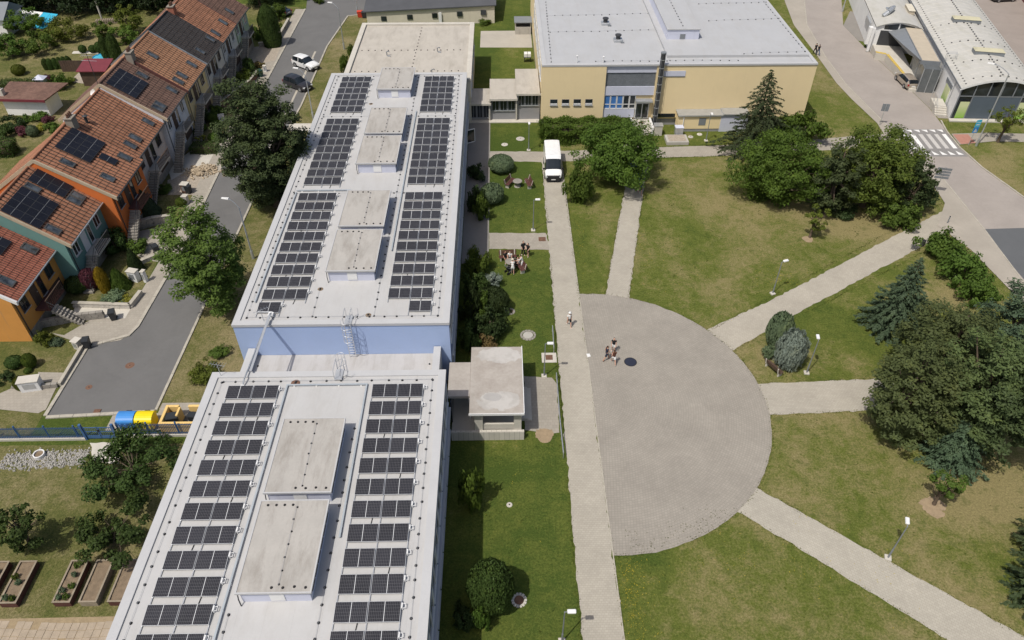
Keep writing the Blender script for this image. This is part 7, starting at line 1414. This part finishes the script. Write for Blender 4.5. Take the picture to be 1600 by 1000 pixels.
def clipped(seed, mat, leaf=0.11, n=5200, rough=0.05, shape='globe'):
    """dense shrub of unit half-width and unit height"""
    g = np.random.default_rng(seed); d = rnd_dir(g, n); ph = g.uniform(0, 6.28, 4)
    lob = 1 + rough * (np.sin(4 * d[:, 0] * 3 + ph[0]) + np.sin(5 * d[:, 1] * 2 + ph[1] + 4 * d[:, 2])) + g.normal(0, rough * 0.7, n)
    inner = g.random(n) < 0.25; lob[inner] *= g.uniform(0.7, 0.95, inner.sum())
    if shape == 'globe': P = d * lob[:, None] * np.array([1, 1, 0.5]); P[:, 2] += 0.5
    elif shape == 'cone':
        z = 1 - np.sqrt(g.random(n)); a = g.uniform(0, 6.28, n); rr = (1 - z) ** 0.8 * (0.98) * (1 + rough * np.sin(6 * a + 14 * z + ph[0])) * np.where(inner, 0.8, 1.0) + 0.03
        P = np.stack([np.cos(a) * rr, np.sin(a) * rr, z], 1); d = np.stack([np.cos(a), np.sin(a), np.full(n, 0.35)], 1)
    else:
        z = g.random(n); a = g.uniform(0, 6.28, n); prof = np.minimum(1, (1 - z) * 3.0) ** 0.5 * (0.85 + 0.15 * np.minimum(1, z * 5)); rr = prof * (1 + rough * np.sin(5 * a + 9 * z + ph[0]) + g.normal(0, rough * .6, n)) * np.where(inner, 0.8, 1.0)
        P = np.stack([np.cos(a) * rr, np.sin(a) * rr, z], 1); d = np.stack([np.cos(a), np.sin(a), 0.9 * (z > .85)], 1)
    P[:, 2] = np.maximum(P[:, 2], 0.01)
    return quads('foliage', P, d + g.normal(0, 0.5, (n, 3)), rnd_dir(g, n), leaf * g.uniform(0.6, 1.4, n), 0.6, mat)
def conifer_crown(seed, r, h, z0, mat, leaf=0.34, dens=1.0, droop=0.25, power=0.85, ragged_=0.18, twig=0.16, round_=False):
    g = np.random.default_rng(seed); P, Nn, U, S = [], [], [], []
    z = z0
    while z < h - 0.15:
        t = (z - z0) / (h - z0); L = r * (1 - t) ** power * (min(1.0, 0.6 + 1.7 * t) * 1.12 if round_ else 1.0); nb = max(5, int(6 + 5 * (1 - t) + L)); a0 = g.uniform(0, 6.28)
        for k in range(nb):
            a = a0 + 6.283 * k / nb + g.normal(0, 0.18); l = max(0.15, L * (1 + g.normal(0, ragged_))); m = max(4, int(l * 30 * dens))
            q = g.uniform(0.08, 1, m) ** 0.75; side = g.normal(0, twig, m) * l * (1.05 - q) + g.normal(0, 0.05, m)
            dx, dy = math.cos(a), math.sin(a); up = 0.12 * l
            p = np.stack([dx * q * l - dy * side, dy * q * l + dx * side, z + up * q - droop * l * q * q - np.abs(side) * 0.25 + g.normal(0, 0.04, m)], 1)
            P.append(p); u = np.stack([np.full(m, dx) - dy * np.sign(side) * 0.7, np.full(m, dy) + dx * np.sign(side) * 0.7, -0.35 * q], 1); U.append(u + g.normal(0, 0.2, (m, 3)))
            Nn.append(np.stack([dx * 0.35 * np.ones(m), dy * 0.35 * np.ones(m), np.ones(m)], 1) + g.normal(0, 0.45, (m, 3))); S.append(leaf * g.uniform(0.7, 1.3, m) * (0.7 + 0.3 * (1 - t)))
        z += max(0.16, 0.075 * h * (1.0 - 0.6 * t)) * g.uniform(0.8, 1.2)
    P, Nn, U, S = map(np.concatenate, (P, Nn, U, S)); return quads('crown', P, Nn, U, S, 0.38, mat)
def pine_crown(seed, r, h, z0, mat, leaf=0.34, dens=1.0):
    """dense flat pads of needles all round and through the crown"""
    return broad_crown(seed, r, h, z0, mat, leaf, dens * 1.55, lumps=1.9, aspect=0.52, flat=0.5, up=1.0)
def trunk_mesh(h, r, limbs=(), seed=0):
    mb = MB(); g = random.Random(seed); pts = [(0, 0, -0.1)]; n = 5
    for i in range(1, n + 1): pts.append((g.gauss(0, 0.03) * h * 0.3, g.gauss(0, 0.03) * h * 0.3, h * i / n))
    for i in range(n): mb.cyl(pts[i], pts[i + 1], r * (1.25 if i == 0 else 1) * (1 - 0.8 * i / n), r * (1 - 0.8 * (i + 1) / n), 8, cap=False)
    for c in limbs:
        s = g.uniform(0.35, 0.85); k = min(n - 1, int(s * n)); b = Vector(pts[k]); e = Vector(c); m = (b + e) / 2 + Vector((0, 0, -0.08 * (e - b).length)); q = r * 0.42
        mb.cyl(b, m, q, q * 0.6, 6, cap=False); mb.cyl(m, e, q * 0.6, q * 0.15, 6, cap=False)
    return mb.mesh('trunk', mats=M['bark'], smooth=True)
TSEED = [100]
def tree(kind, name, label, x, y, h, r, mat, cat='tree', z0=None, group=None, leaf=None, dens=1.0, **kw):
    TSEED[0] += 1; sd = TSEED[0]
    o = thing(name, label, cat, (x, y, 0), 0, group); mt = LEAF[mat]
    if kind == 'broad':
        z0 = h * 0.12 if z0 is None else z0
        me, C = broad_crown(sd, r, h, z0, mt, leaf or 0.27, dens, **kw); lim = [tuple(c) for c in C[::max(1, len(C) // 14)]]; tr = trunk_mesh(h * 0.7, max(0.05, 0.035 * h), lim, sd)
    elif kind == 'pine':
        z0 = h * 0.15 if z0 is None else z0
        me, C = pine_crown(sd, r, h, z0, mt, leaf or 0.34, dens); tr = trunk_mesh(h * 0.92, max(0.07, 0.03 * h), [tuple(c) for c in C[::max(1, len(C) // 18)]], sd)
    elif kind == 'bushy':
        me, C = broad_crown(sd, r, h, z0, mt, leaf, dens, lumps=1.8, aspect=0.3); tr = trunk_mesh(h * 0.8, max(0.05, 0.025 * h), (), sd)
    else:
        z0 = h * 0.04 if z0 is None else z0
        me = conifer_crown(sd, r, h, z0, mt, leaf or 0.34, dens, **kw); tr = trunk_mesh(h * 0.96, max(0.05, 0.025 * h), (), sd)
    inst('trunk', tr, o); inst('crown', me, o); return o
SHR = {}
STEM = MB().cyl((0, 0, -0.05), (0, 0, 0.55), 0.06, 0.03, 6).cyl((0, 0, 0.2), (0.3, 0.1, 0.6), 0.03, 0.015, 5).cyl((0, 0, 0.15), (-0.25, 0.2, 0.6), 0.03, 0.015, 5).mesh('stem', mats=M['bark'])
def shrub(shape, name, label, x, y, h, r, mat, cat='shrub', group=None, variant=None):
    """small plant: foliage and stem meshes shared between alike ones, scaled to size"""
    v = rng.randrange(2) if variant is None else variant; big = r > 1.3; key = (shape, mat, v, big)
    if key not in SHR:
        sd = abs(hash(shape)) % 7 + len(SHR) * 13
        if shape == 'loose': SHR[key] = broad_crown(500 + len(SHR), 1.0, 1.0, 0.02, LEAF[mat], 0.13 if big else 0.17, 1.5, lumps=2.4)[0]
        else: SHR[key] = clipped(500 + len(SHR), LEAF[mat], 0.09 if big else 0.14, 9000 if big else 3600, 0.045 if shape != 'globe' else 0.07 if mat == 'silver' else 0.025, shape)
    o = thing(name, label, cat, (x, y, 0), rng.uniform(0, 6.28), group)
    f = inst('foliage', SHR[key], o); f.scale = (r, r, h * (0.8 if shape == 'globe' and mat == 'thuja' else 1.0)); s = inst('stem', STEM, o); s.scale = (r, r, h); return o
def hedge(name, label, x0, x1, y0, y1, h, mat, dens=230, leaf=0.15, bulge=0.06):
    g = np.random.default_rng(int(abs(x0 * 7 + y0 * 3)) + 5); o = thing(name, label, 'hedge', ((x0 + x1) / 2, (y0 + y1) / 2, 0)); a, b = (x1 - x0) / 2, (y1 - y0) / 2
    area = 4 * a * b + 4 * (a + b) * h; n = int(area * dens); f = g.random(n) * area; P = np.zeros((n, 3)); Nn = np.zeros((n, 3)); u, w = g.uniform(-1, 1, n), g.uniform(-1, 1, n); z = g.uniform(0, h, n)
    top = f < 4 * a * b; sx = (~top) & (f < 4 * a * b + 4 * b * h); sy = ~(top | sx); sg = g.choice([-1, 1], n)
    P[top] = np.stack([u * a, w * b, np.full(n, h)], 1)[top]; Nn[top] = (0, 0, 1); P[sx] = np.stack([sg * a, w * b, z], 1)[sx]; Nn[sx] = np.stack([sg, 0 * sg, 0 * sg], 1)[sx]; P[sy] = np.stack([u * a, sg * b, z], 1)[sy]; Nn[sy] = np.stack([0 * sg, sg, 0 * sg], 1)[sy]
    wob = np.sin(P[:, 0] * 2.1 + 1) + np.sin(P[:, 1] * 2.7 + P[:, 2] * 3) + g.normal(0, 0.8, n); P += Nn * (bulge * wob)[:, None]; P[:, 2] = np.maximum(P[:, 2], 0.02)
    inst('foliage', quads('foliage', P, Nn + g.normal(0, .5, (n, 3)), rnd_dir(g, n), leaf * g.uniform(.6, 1.4, n), .6, LEAF[mat]), o)
    MB().box(-a * 0.85, a * 0.85, -b * 0.75, b * 0.75, 0, h * 0.86).build('branches', M['bark'], o); return o

# the park
tree('broad', 'maple_tree', 'broad round-crowned tree standing over the path by the sports hall', 13.79, 76.63, 6.93, 4.88, 'maple', dens=1.5, z0=0.5, lumps=1.4)
shrub('loose', 'shrub', 'small round bush at the left foot of the broad path-side tree', 8.81, 71.93, 4.24, 1.65, 'shrub')
hedge('hedge', 'tall dense hedge along the foot of the yellow facade', 5.5, 16.5, 85.4, 88.7, 2.0, 'maple', 230, 0.22, 0.22)
tree('spruce', 'spruce_tree', 'pointed dark spruce in front of the yellow wall', 31.56, 83.33, 10.70, 4.42, 'spruce', dens=1.25, z0=0.4)
shrub('loose', 'shrub', 'dark rounded bush against the corner of the sports hall', 38.41, 85.64, 3.73, 2.83, 'maple')
shrub('loose', 'shrub', 'dark bush between the spruce and the sports hall corner', 35.64, 85.92, 3.14, 2.44, 'dark')
tree('broad', 'maple_tree', 'wide round tree left of the park thicket, below the spruce', 31.08, 72.56, 7.71, 4.98, 'maple', z0=0.2, dens=1.6, lumps=1.5)
tree('pine', 'yew_tree', 'dark yew-like tree squeezed in the middle of the park thicket', 35.94, 69.06, 8.32, 2.48, 'pine', z0=0.2, dens=1.1)
tree('broad', 'maple_tree', 'largest olive-tinged tree at the right of the park thicket', 40.66, 70.52, 9.18, 4.59, 'maple2', z0=0.2, dens=1.6, lumps=1.5)
tree('broad', 'park_tree', 'lower dark tree at the right end of the park thicket', 44.49, 69.24, 6.66, 2.50, 'dark', z0=0.2)
tree('broad', 'park_tree', 'small dark tree at the very tip of the thicket near the road sign', 47.28, 70.75, 3.11, 1.36, 'dark', z0=0.1)
shrub('loose', 'shrub', 'round clipped bush in front of the park thicket', 42.81, 66.91, 2.84, 2.28, 'shrub')
shrub('loose', 'shrub', 'dark spreading bush at the front middle of the thicket', 37.68, 69.07, 1.28, 1.70, 'dark')
tree('broad', 'sapling', 'young tree with a bare earth ring in front of the thicket', 32.79, 64.56, 3.94, 1.14, 'olive', cat='sapling', z0=0.9, leaf=0.2, dens=0.55)

shrub('loose', 'shrub', 'topmost green bush in the row beside the road pavement', 45.17, 61.06, 2.44, 2.23, 'shrub', group='bushes beside the road pavement')
shrub('loose', 'shrub', 'middle green bush in the row beside the road pavement', 45.07, 56.61, 3.21, 2.25, 'shrub', group='bushes beside the road pavement')
shrub('loose', 'shrub', 'lowest green bush in the row beside the road pavement', 45.11, 53.59, 2.54, 1.82, 'shrub', group='bushes beside the road pavement')
tree('spruce', 'blue_spruce', 'blue-green spruce with drooping tiers left of the bush row', 35.82, 50.31, 7.98, 3.31, 'blue', dens=1.3, z0=0.2)
shrub('globe', 'silver_spruce', 'taller of the two silvery spruces beside the park bench', 24.41, 47.95, 3.75, 1.13, 'juniper', cat='tree')
shrub('globe', 'silver_spruce', 'nearer silvery spruce right beside the park bench', 24.63, 45.34, 3.92, 1.20, 'silver', cat='tree')
shrub('loose', 'shrub', 'tiny grey bush left of the silvery spruces', 23.27, 46.37, 1.52, 0.56, 'juniper')
PINE = dict(dens=0.95, leaf=0.27)
tree('pine', 'pine_tree', 'big spreading pine overhanging the east path', 31.07, 38.00, 9.25, 3.20, 'pine_light', z0=0.3, **PINE)
tree('pine', 'pine_tree', 'tall pine behind the one overhanging the path', 35.88, 42.32, 9.10, 3.70, 'pine_light', z0=0.3, **PINE)
tree('pine', 'pine_tree', 'blue-tinged pine at the right edge above the east path', 40.71, 42.74, 10.01, 3.39, 'blue', z0=0.3, **PINE)
tree('pine', 'pine_tree', 'dark pine at the right edge below the east path', 37.06, 35.73, 10.80, 3.36, 'pine', z0=0.3, **PINE)
tree('pine', 'pine_tree', 'pine in the middle of the group between path and blue spruce', 35.55, 37.46, 10.39, 3.35, 'pine_light', z0=0.3, **PINE)
tree('pine', 'pine_tree', 'low pine on the near side of the east path', 31.41, 37.25, 4.80, 2.76, 'pine_light', z0=0.2, **PINE)
tree('spruce', 'blue_spruce', 'bushy blue spruce at the front of the pine group', 34.20, 35.02, 4.24, 2.31, 'blue', dens=1.4, z0=0.1, power=0.5, leaf=0.28, twig=0.22)
tree('broad', 'sapling', 'young tree standing in a round patch of bare earth', 31.26, 31.07, 3.82, 1.18, 'shrub', cat='sapling', z0=0.9, leaf=0.2, dens=0.55)
tree('spruce', 'spruce_tree', 'dark green spruce cut off by the right edge near the bottom', 34.72, 23.57, 9.15, 2.18, 'spruce', dens=1.4, z0=0.2)
tree('spruce', 'spruce_tree', 'second spruce at the right edge above the bottom one', 37.17, 26.41, 7.85, 2.71, 'spruce', dens=1.2, z0=0.2)

# beside the school
W_G = 'shrubs along the east wall of the school'
for sh_, l_, a_, m_ in [('globe', 'round blue-green juniper by the rear corner of the far school block', (-0.04, 79.03, 1.87, 1.53), 'juniper'), ('globe', 'second round blue-green juniper against the far school block', (-1.08, 72.13, 2.19, 1.30), 'juniper'),
                        ('loose', 'dark shrub in the shade behind the round junipers', (-2.91, 77.06, 1.70, 1.06), 'dark'), ('loose', 'dark shrub in the wall shade below the round junipers', (-2.91, 70.40, 3.07, 1.06), 'dark'), ('loose', 'green shrub left of the lower round juniper', (-2.24, 68.41, 3.13, 0.83), 'shrub'),
                        ('loose', 'tall bright green shrub beside the group of people', (-2.55, 59.27, 2.78, 1.34), 'lime'), ('loose', 'low silvery juniper below the bright green shrub', (-0.90, 57.03, 1.34, 1.00), 'silver'), ('globe', 'dark rounded shrub below the silvery juniper', (-0.94, 53.20, 2.46, 1.50), 'dark'),
                        ('loose', 'large dark bush farther down the shaded wall', (-1.16, 49.79, 3.03, 1.73), 'dark'), ('loose', 'yellowish bush just behind the porch roof', (-1.67, 47.95, 1.45, 1.08), 'autumn'), ('loose', 'dense dark bush between the silvery juniper and the wall', (-2.66, 55.12, 2.79, 1.34), 'thuja'), ('loose', 'dense green bush in front of the wall beside the dark rounded shrub', (-2.24, 52.25, 2.86, 1.18), 'shrub'), ('loose', 'shaded bush by the wall left of the yellowish one', (-3.07, 48.08, 2.73, 1.02), 'thuja'), ('loose', 'dark bush in the shade left of the large one', (-2.97, 51.64, 3.91, 0.94), 'dark'),
                        ('loose', 'bright green shrub on the lawn in front of the porch', (-2.40, 31.45, 3.95, 0.95), 'lime'), ('globe', 'large dark clipped globe shrub on the near lawn', (-0.98, 23.95, 5.43, 1.49), 'thuja'), ('loose', 'small round bush below the clipped globe', (-1.56, 22.35, 2.44, 0.56), 'shrub'), ('loose', 'dark bush by the wall at the bottom of the picture', (-2.74, 22.56, 1.90, 0.77), 'dark')]:
    shrub(sh_, 'shrub', l_, *a_, m_, group=W_G)

# left of the school
tree('pine', 'pine_tree', 'big dark pine between the street and the far school block', -25.25, 71.61, 14.69, 4.41, 'pine', z0=0.3, dens=1.9, leaf=0.28)
tree('pine', 'ash_tree', 'large light green layered tree overhanging the street left of the school', -26.68, 53.89, 11.03, 3.46, 'ash', z0=0.4, dens=1.2, leaf=0.28)
tree('broad', 'cherry_tree', 'dark spreading tree behind the blue fence at lower left', -27.67, 34.46, 2.64, 3.52, 'cherry', z0=0.3, dens=1.1, leaf=0.24)
tree('broad', 'cherry_tree', 'dark loose tree above the raised beds at lower left', -27.06, 29.22, 2.19, 2.92, 'cherry', z0=0.2, dens=1.05, leaf=0.24)
tree('broad', 'cherry_tree', 'bushy young tree at the left edge above the raised beds', -32.78, 28.59, 4.76, 1.72, 'cherry', z0=0.2, dens=0.7, leaf=0.22)
shrub('loose', 'shrub', 'small green bush on the verge by the blue end wall', -25.11, 47.70, 0.68, 0.91, 'shrub'); shrub('loose', 'shrub', 'larger bush on the verge behind the near school corner', -25.49, 44.84, 1.28, 1.31, 'olive'); shrub('loose', 'shrub', 'small bush on the far verge beside the beige roof', -22.58, 112.98, 2.00, 0.89, 'shrub'); shrub('loose', 'shrub', 'narrow bush beside the beige block near the parked cars', -23.19, 108.16, 2.39, 0.76, 'shrub')
# front gardens
F_G = 'plants in the front gardens'
for sh_, n_, l_, a_, m_ in [('globe', 'shrub', 'round purple bush in front of the teal house', (-40.21, 57.26, 2.13, 0.87), 'purple'), ('column', 'golden_conifer', 'golden column-shaped conifer in front of the teal house', (-38.61, 56.68, 2.86, 0.55), 'gold'),
                            ('globe', 'shrub', 'dark green ball shrub at the corner of the teal house', (-41.34, 56.81, 2.00, 1.05), 'thuja'), ('cone', 'shrub', 'green conical spruce right of the golden conifer', (-37.47, 57.30, 2.31, 1.06), 'shrub'),
                            ('cone', 'shrub', 'dark cone-shaped conifer by the low garden wall', (-36.89, 59.99, 2.77, 0.83), 'dark'), ('loose', 'shrub', 'large bush beside the steps of the teal house', (-40.20, 63.29, 2.32, 1.59), 'thuja'), ('loose', 'shrub', 'bright bush right of the large bush by the teal steps', (-37.74, 63.13, 1.36, 1.13), 'shrub'),
                            ('loose', 'shrub', 'low spreading juniper on the little lawn', (-37.21, 55.15, 0.87, 1.16), 'juniper'), ('loose', 'shrub', 'pale yellow low bush at the lawn corner', (-36.11, 55.01, 0.60, 0.67), 'yellow'), ('loose', 'shrub', 'flowering bush on the amber house landing', (-43.32, 56.34, 0.91, 0.62), 'purple'),
                            ('loose', 'shrub', 'green bush at the corner below the amber house', (-41.19, 49.35, 1.27, 0.75), 'olive'), ('loose', 'shrub', 'low blue-green juniper below the amber house', (-40.17, 49.25, 0.47, 0.63), 'blue'), ('globe', 'shrub', 'clipped round bush near the white cabinet', (-42.54, 46.47, 1.21, 0.72), 'thuja'), ('globe', 'shrub', 'smaller clipped round bush on the lower lawn', (-41.08, 46.38, 1.42, 0.55), 'shrub'), ('globe', 'shrub', 'tiny clipped ball on the lower lawn', (-41.08, 45.68, 0.41, 0.33), 'shrub'),
                            ('column', 'shrub', 'brownish conifer column left of the white cabinet', (-40.72, 43.95, 1.07, 0.59), 'olive'), ('loose', 'shrub', 'dark bush at the left edge above the concrete drive', (-42.52, 44.78, 0.57, 0.76), 'dark'), ('loose', 'shrub', 'tiny bush right of the white cabinet', (-38.77, 44.12, 0.24, 0.33), 'shrub'),
                            ('cone', 'blue_spruce', 'bushy blue-green spruce in front of the orange house', (-39.33, 70.14, 3.15, 1.47), 'blue'), ('loose', 'shrub', 'green bush right of the blue-green spruce', (-40.23, 74.38, 1.45, 0.88), 'shrub'), ('loose', 'shrub', 'second green bush by the orange house', (-39.03, 74.83, 0.71, 0.89), 'shrub'), ('globe', 'shrub', 'bright cube-like bush on the tiny lawn', (-36.14, 72.01, 0.87, 0.65), 'lime'),
                            ('globe', 'shrub', 'clipped bush in the white house garden', (-36.41, 87.11, 0.97, 1.06), 'shrub'), ('loose', 'shrub', 'yellow bush in the white house garden', (-38.38, 87.06, 0.70, 0.82), 'yellow'), ('globe', 'shrub', 'dark ball bush near the white house', (-39.54, 88.23, 1.38, 0.74), 'thuja'), ('globe', 'shrub', 'light ball bush behind the yellow one', (-39.10, 89.83, 0.90, 0.67), 'lime'),
                            ('loose', 'shrub', 'cloud-pruned bush at the yellow house corner', (-41.34, 97.44, 1.51, 1.15), 'thuja'), ('loose', 'shrub', 'dark tall bush below the yellow house', (-39.81, 92.09, 2.37, 0.93), 'dark'), ('globe', 'shrub', 'flat-topped bush by the pale forecourt', (-37.51, 90.90, 0.70, 0.93), 'shrub'), ('globe', 'shrub', 'light green bush by the pale forecourt', (-38.62, 92.60, 1.03, 0.85), 'lime'), ('loose', 'shrub', 'spreading bush at the red forecourt', (-38.16, 94.12, 1.28, 1.03), 'shrub'),
                            ('loose', 'shrub', 'bright green ball tree by the red wall', (-37.13, 104.55, 1.78, 1.11), 'lime'), ('loose', 'shrub', 'weeping bush behind the bright ball tree', (-37.14, 107.80, 2.20, 1.04), 'thuja'), ('globe', 'shrub', 'grey-green ball bush in the upper garden', (-40.93, 109.79, 1.08, 0.77), 'juniper'), ('globe', 'shrub', 'gold ball bush in the upper garden', (-40.25, 106.66, 1.35, 0.57), 'yellow'), ('loose', 'shrub', 'orange-flowered bush in the upper garden', (-36.49, 110.30, 0.69, 0.77), 'autumn'),
                            ('column', 'thuja_tree', 'tall thick thuja column at the top of the street', (-36.30, 118.49, 6.32, 1.51), 'thuja'), ('loose', 'shrub', 'bush behind the tall thuja column', (-39.60, 121.03, 2.07, 1.03), 'shrub'), ('loose', 'shrub', 'yellow-green bush right of the tall thuja', (-36.55, 125.02, 1.16, 0.96), 'olive'), ('loose', 'shrub', 'green shrub above the car at the top of the street', (-38.19, 130.52, 2.15, 1.97), 'shrub')]:
    shrub(sh_, n_, l_, *a_, m_, group=F_G)
hedge('hedge', 'clipped box hedge in front of the white house', (-38.71, 84.06)[0], (-35.47, 85.31)[0], (-36.92, 83.38)[1], (-37.49, 85.34)[1], 0.9, 'thuja', 200, 0.14)
# back gardens and the wood behind
B_G = 'garden plants behind the houses'
hedge('hedge', 'long tall thuja hedge at the left edge', -78, (-65.35, 100.57)[0], (-67.86, 100.20)[1], (-68.66, 101.87)[1], 1.9, 'thuja', 130, 0.2, 0.12)
hedge('hedge', 'dark hedge at the left edge behind the teal house', -64, (-60.27, 83.28)[0], (-61.23, 82.98)[1], (-62.18, 84.92)[1], 1.7, 'thuja', 130, 0.2, 0.12)

COLS = [(-68.19, 109.82, 1.61, 0.48), (-67.52, 109.80, 1.61, 0.48), (-66.85, 110.03, 1.62, 0.48), (-66.28, 110.25, 1.62, 0.48), (-65.58, 110.23, 1.72, 0.48), (-64.89, 110.21, 1.83, 0.48)]
for i_, a_ in enumerate(COLS): shrub('column', 'thuja_tree', f'{ORD[i_]} small thuja from the left in the garden row of six', *a_, 'thuja', group='row of six small thujas')
for sh_, n_, l_, a_, m_ in [('column', 'thuja_tree', 'tall dark thuja left of its taller twin behind the slate roof', (-60.39, 113.42, 3.52, 0.78), 'thuja'), ('column', 'thuja_tree', 'taller dark thuja nearest the slate roof gable', (-58.70, 112.62, 4.22, 0.87), 'thuja'), ('globe', 'shrub', 'vase-shaped bush on the pale garden path', (-65.42, 116.16, 1.43, 0.60), 'thuja'), ('globe', 'shrub', 'vase-shaped bush left of the tall thujas', (-63.82, 116.13, 1.43, 0.60), 'thuja'), ('globe', 'shrub', 'rounded bush beside the tall thujas', (-62.59, 116.09, 2.05, 0.80), 'thuja'),
                            ('globe', 'shrub', 'round ball bush left of the row of small thujas', (-71.44, 107.98, 1.44, 0.95), 'olive'), ('loose', 'shrub', 'purple-brown bush above the white shed', (-65.64, 105.39, 1.15, 0.75), 'purple'), ('loose', 'shrub', 'dark bush above the white shed', (-63.28, 102.88, 1.89, 1.28), 'shrub'), ('loose', 'shrub', 'small mixed bush beside the garden terrace', (-62.83, 105.09, 0.70, 0.93), 'olive'),
                            ('loose', 'shrub', 'green bush left below the white shed', (-61.61, 93.20, 0.90, 1.20), 'shrub'), ('loose', 'shrub', 'red-leaved bush below the white shed', (-60.47, 92.66, 0.77, 0.85), 'purple'), ('loose', 'shrub', 'bright yellow bush in the rock garden', (-60.09, 90.50, 0.74, 0.84), 'yellow'), ('loose', 'shrub', 'red-brown bush in the rock garden', (-61.85, 89.09, 1.03, 0.91), 'purple'), ('globe', 'shrub', 'grey-green bush in the rock garden', (-60.46, 88.74, 1.38, 0.74), 'juniper'), ('loose', 'shrub', 'dark bush beside the rock garden', (-63.86, 90.52, 1.78, 1.50), 'dark'), ('loose', 'shrub', 'green bush at the rock garden corner', (-63.45, 92.71, 0.77, 0.85), 'shrub'), ('loose', 'shrub', 'shrub at the house end of the rock garden', (-58.13, 89.85, 1.19, 1.17), 'shrub'), ('loose', 'shrub', 'low shrub at the left edge of the rock garden', (-63.93, 88.55, 1.55, 0.99), 'thuja')]:
    shrub(sh_, n_, l_, *a_, m_, group=B_G)
for l_, a_, m_ in [('yellow-green fruit tree in the middle of the back gardens', (-69.78, 122.45, 3.02, 3.52), 'olive'), ('green fruit tree left of the yellow-green one', (-72.64, 116.07, 2.80, 2.99), 'shrub'), ('fruit tree at the left edge of the back gardens', (-75.70, 114.67, 3.72, 2.56), 'shrub'), ('grey-green tree in front of the pool cover', (-77.95, 124.80, 3.68, 2.94), 'maple'),
                   ('yellow-green tree by the wood pile', (-60.95, 124.23, 4.30, 2.51), 'olive'), ('dark green tree left of the wood pile', (-64.61, 122.25, 2.69, 2.07), 'maple'), ('bright tree beside the orange roof gable', (-60.02, 119.50, 3.05, 2.24), 'lime'), ('small fruit tree at the upper lawn', (-71.62, 119.06, 2.71, 1.83), 'olive')]:
    tree('broad', 'fruit_tree', l_, *a_, m_, z0=0.3, leaf=0.3, dens=0.8)

wood_pts = [(-86.45, 133.60, 7.62, 5.03), (-82.74, 134.82, 7.43, 5.07), (-78.41, 135.34, 7.27, 4.87), (-73.43, 134.59, 7.48, 4.85), (-69.05, 135.14, 7.51, 4.86), (-65.21, 136.45, 7.08, 4.91), (-60.54, 135.59, 6.72, 4.22), (-59.16, 139.65, 5.66, 4.11), (-85.85, 128.06, 7.28, 4.24), (-42.79, 137.17, 6.40, 3.82), (-39.20, 139.79, 3.18, 3.45)]
for i_, a_ in enumerate(wood_pts[:9]): tree('broad', 'wood_tree', f'{ORD[i_]} tree from the left in the dark wood behind the gardens' if i_ < 8 else 'dark tree at the left edge below the wood', *a_, 'forest', z0=0.2, leaf=0.4, dens=0.8, group='trees of the dark wood')
tree('broad', 'wood_tree', 'dark tree behind the end of the terrace', *wood_pts[9], 'dark', z0=0.2, leaf=0.35, dens=0.8); tree('broad', 'wood_tree', 'dark tree above the car at the top of the street', *wood_pts[10], 'dark', z0=0.2, leaf=0.35, dens=0.8)
# by the supermarket and behind the shed
tree('broad', 'street_tree', 'young street tree leaning in front of the supermarket', 63.47, 85.06, 5.22, 1.91, 'olive', z0=2.0, leaf=0.22, dens=0.5)
tree('broad', 'street_tree', 'street tree just cut off at the right edge by the supermarket', 67.93, 84.32, 5.28, 2.06, 'shrub', z0=2.0, leaf=0.24, dens=0.6)
shrub('loose', 'shrub', 'small bush at the right end of the long shed', -2.60, 127.16, 0.81, 1.08, 'shrub'); shrub('loose', 'shrub', 'tuft of bushes on the far lawn behind the long shed', -32.56, 138.22, 1.14, 1.03, 'shrub')

for i_, (x_, y_, l_) in enumerate(BED_PLANTS):
    q = shrub('loose', 'vegetable_plant', 'leafy plant in the ' + l_.split(' with')[0].split(' full')[0] + (', ' + ORD[i_ % 6] + ' of its clumps'), x_, y_, 0.38, 0.22, 'lime' if i_ % 2 else 'juniper', cat='vegetable', group='vegetables in the raised beds'); q.location.z = 0.47
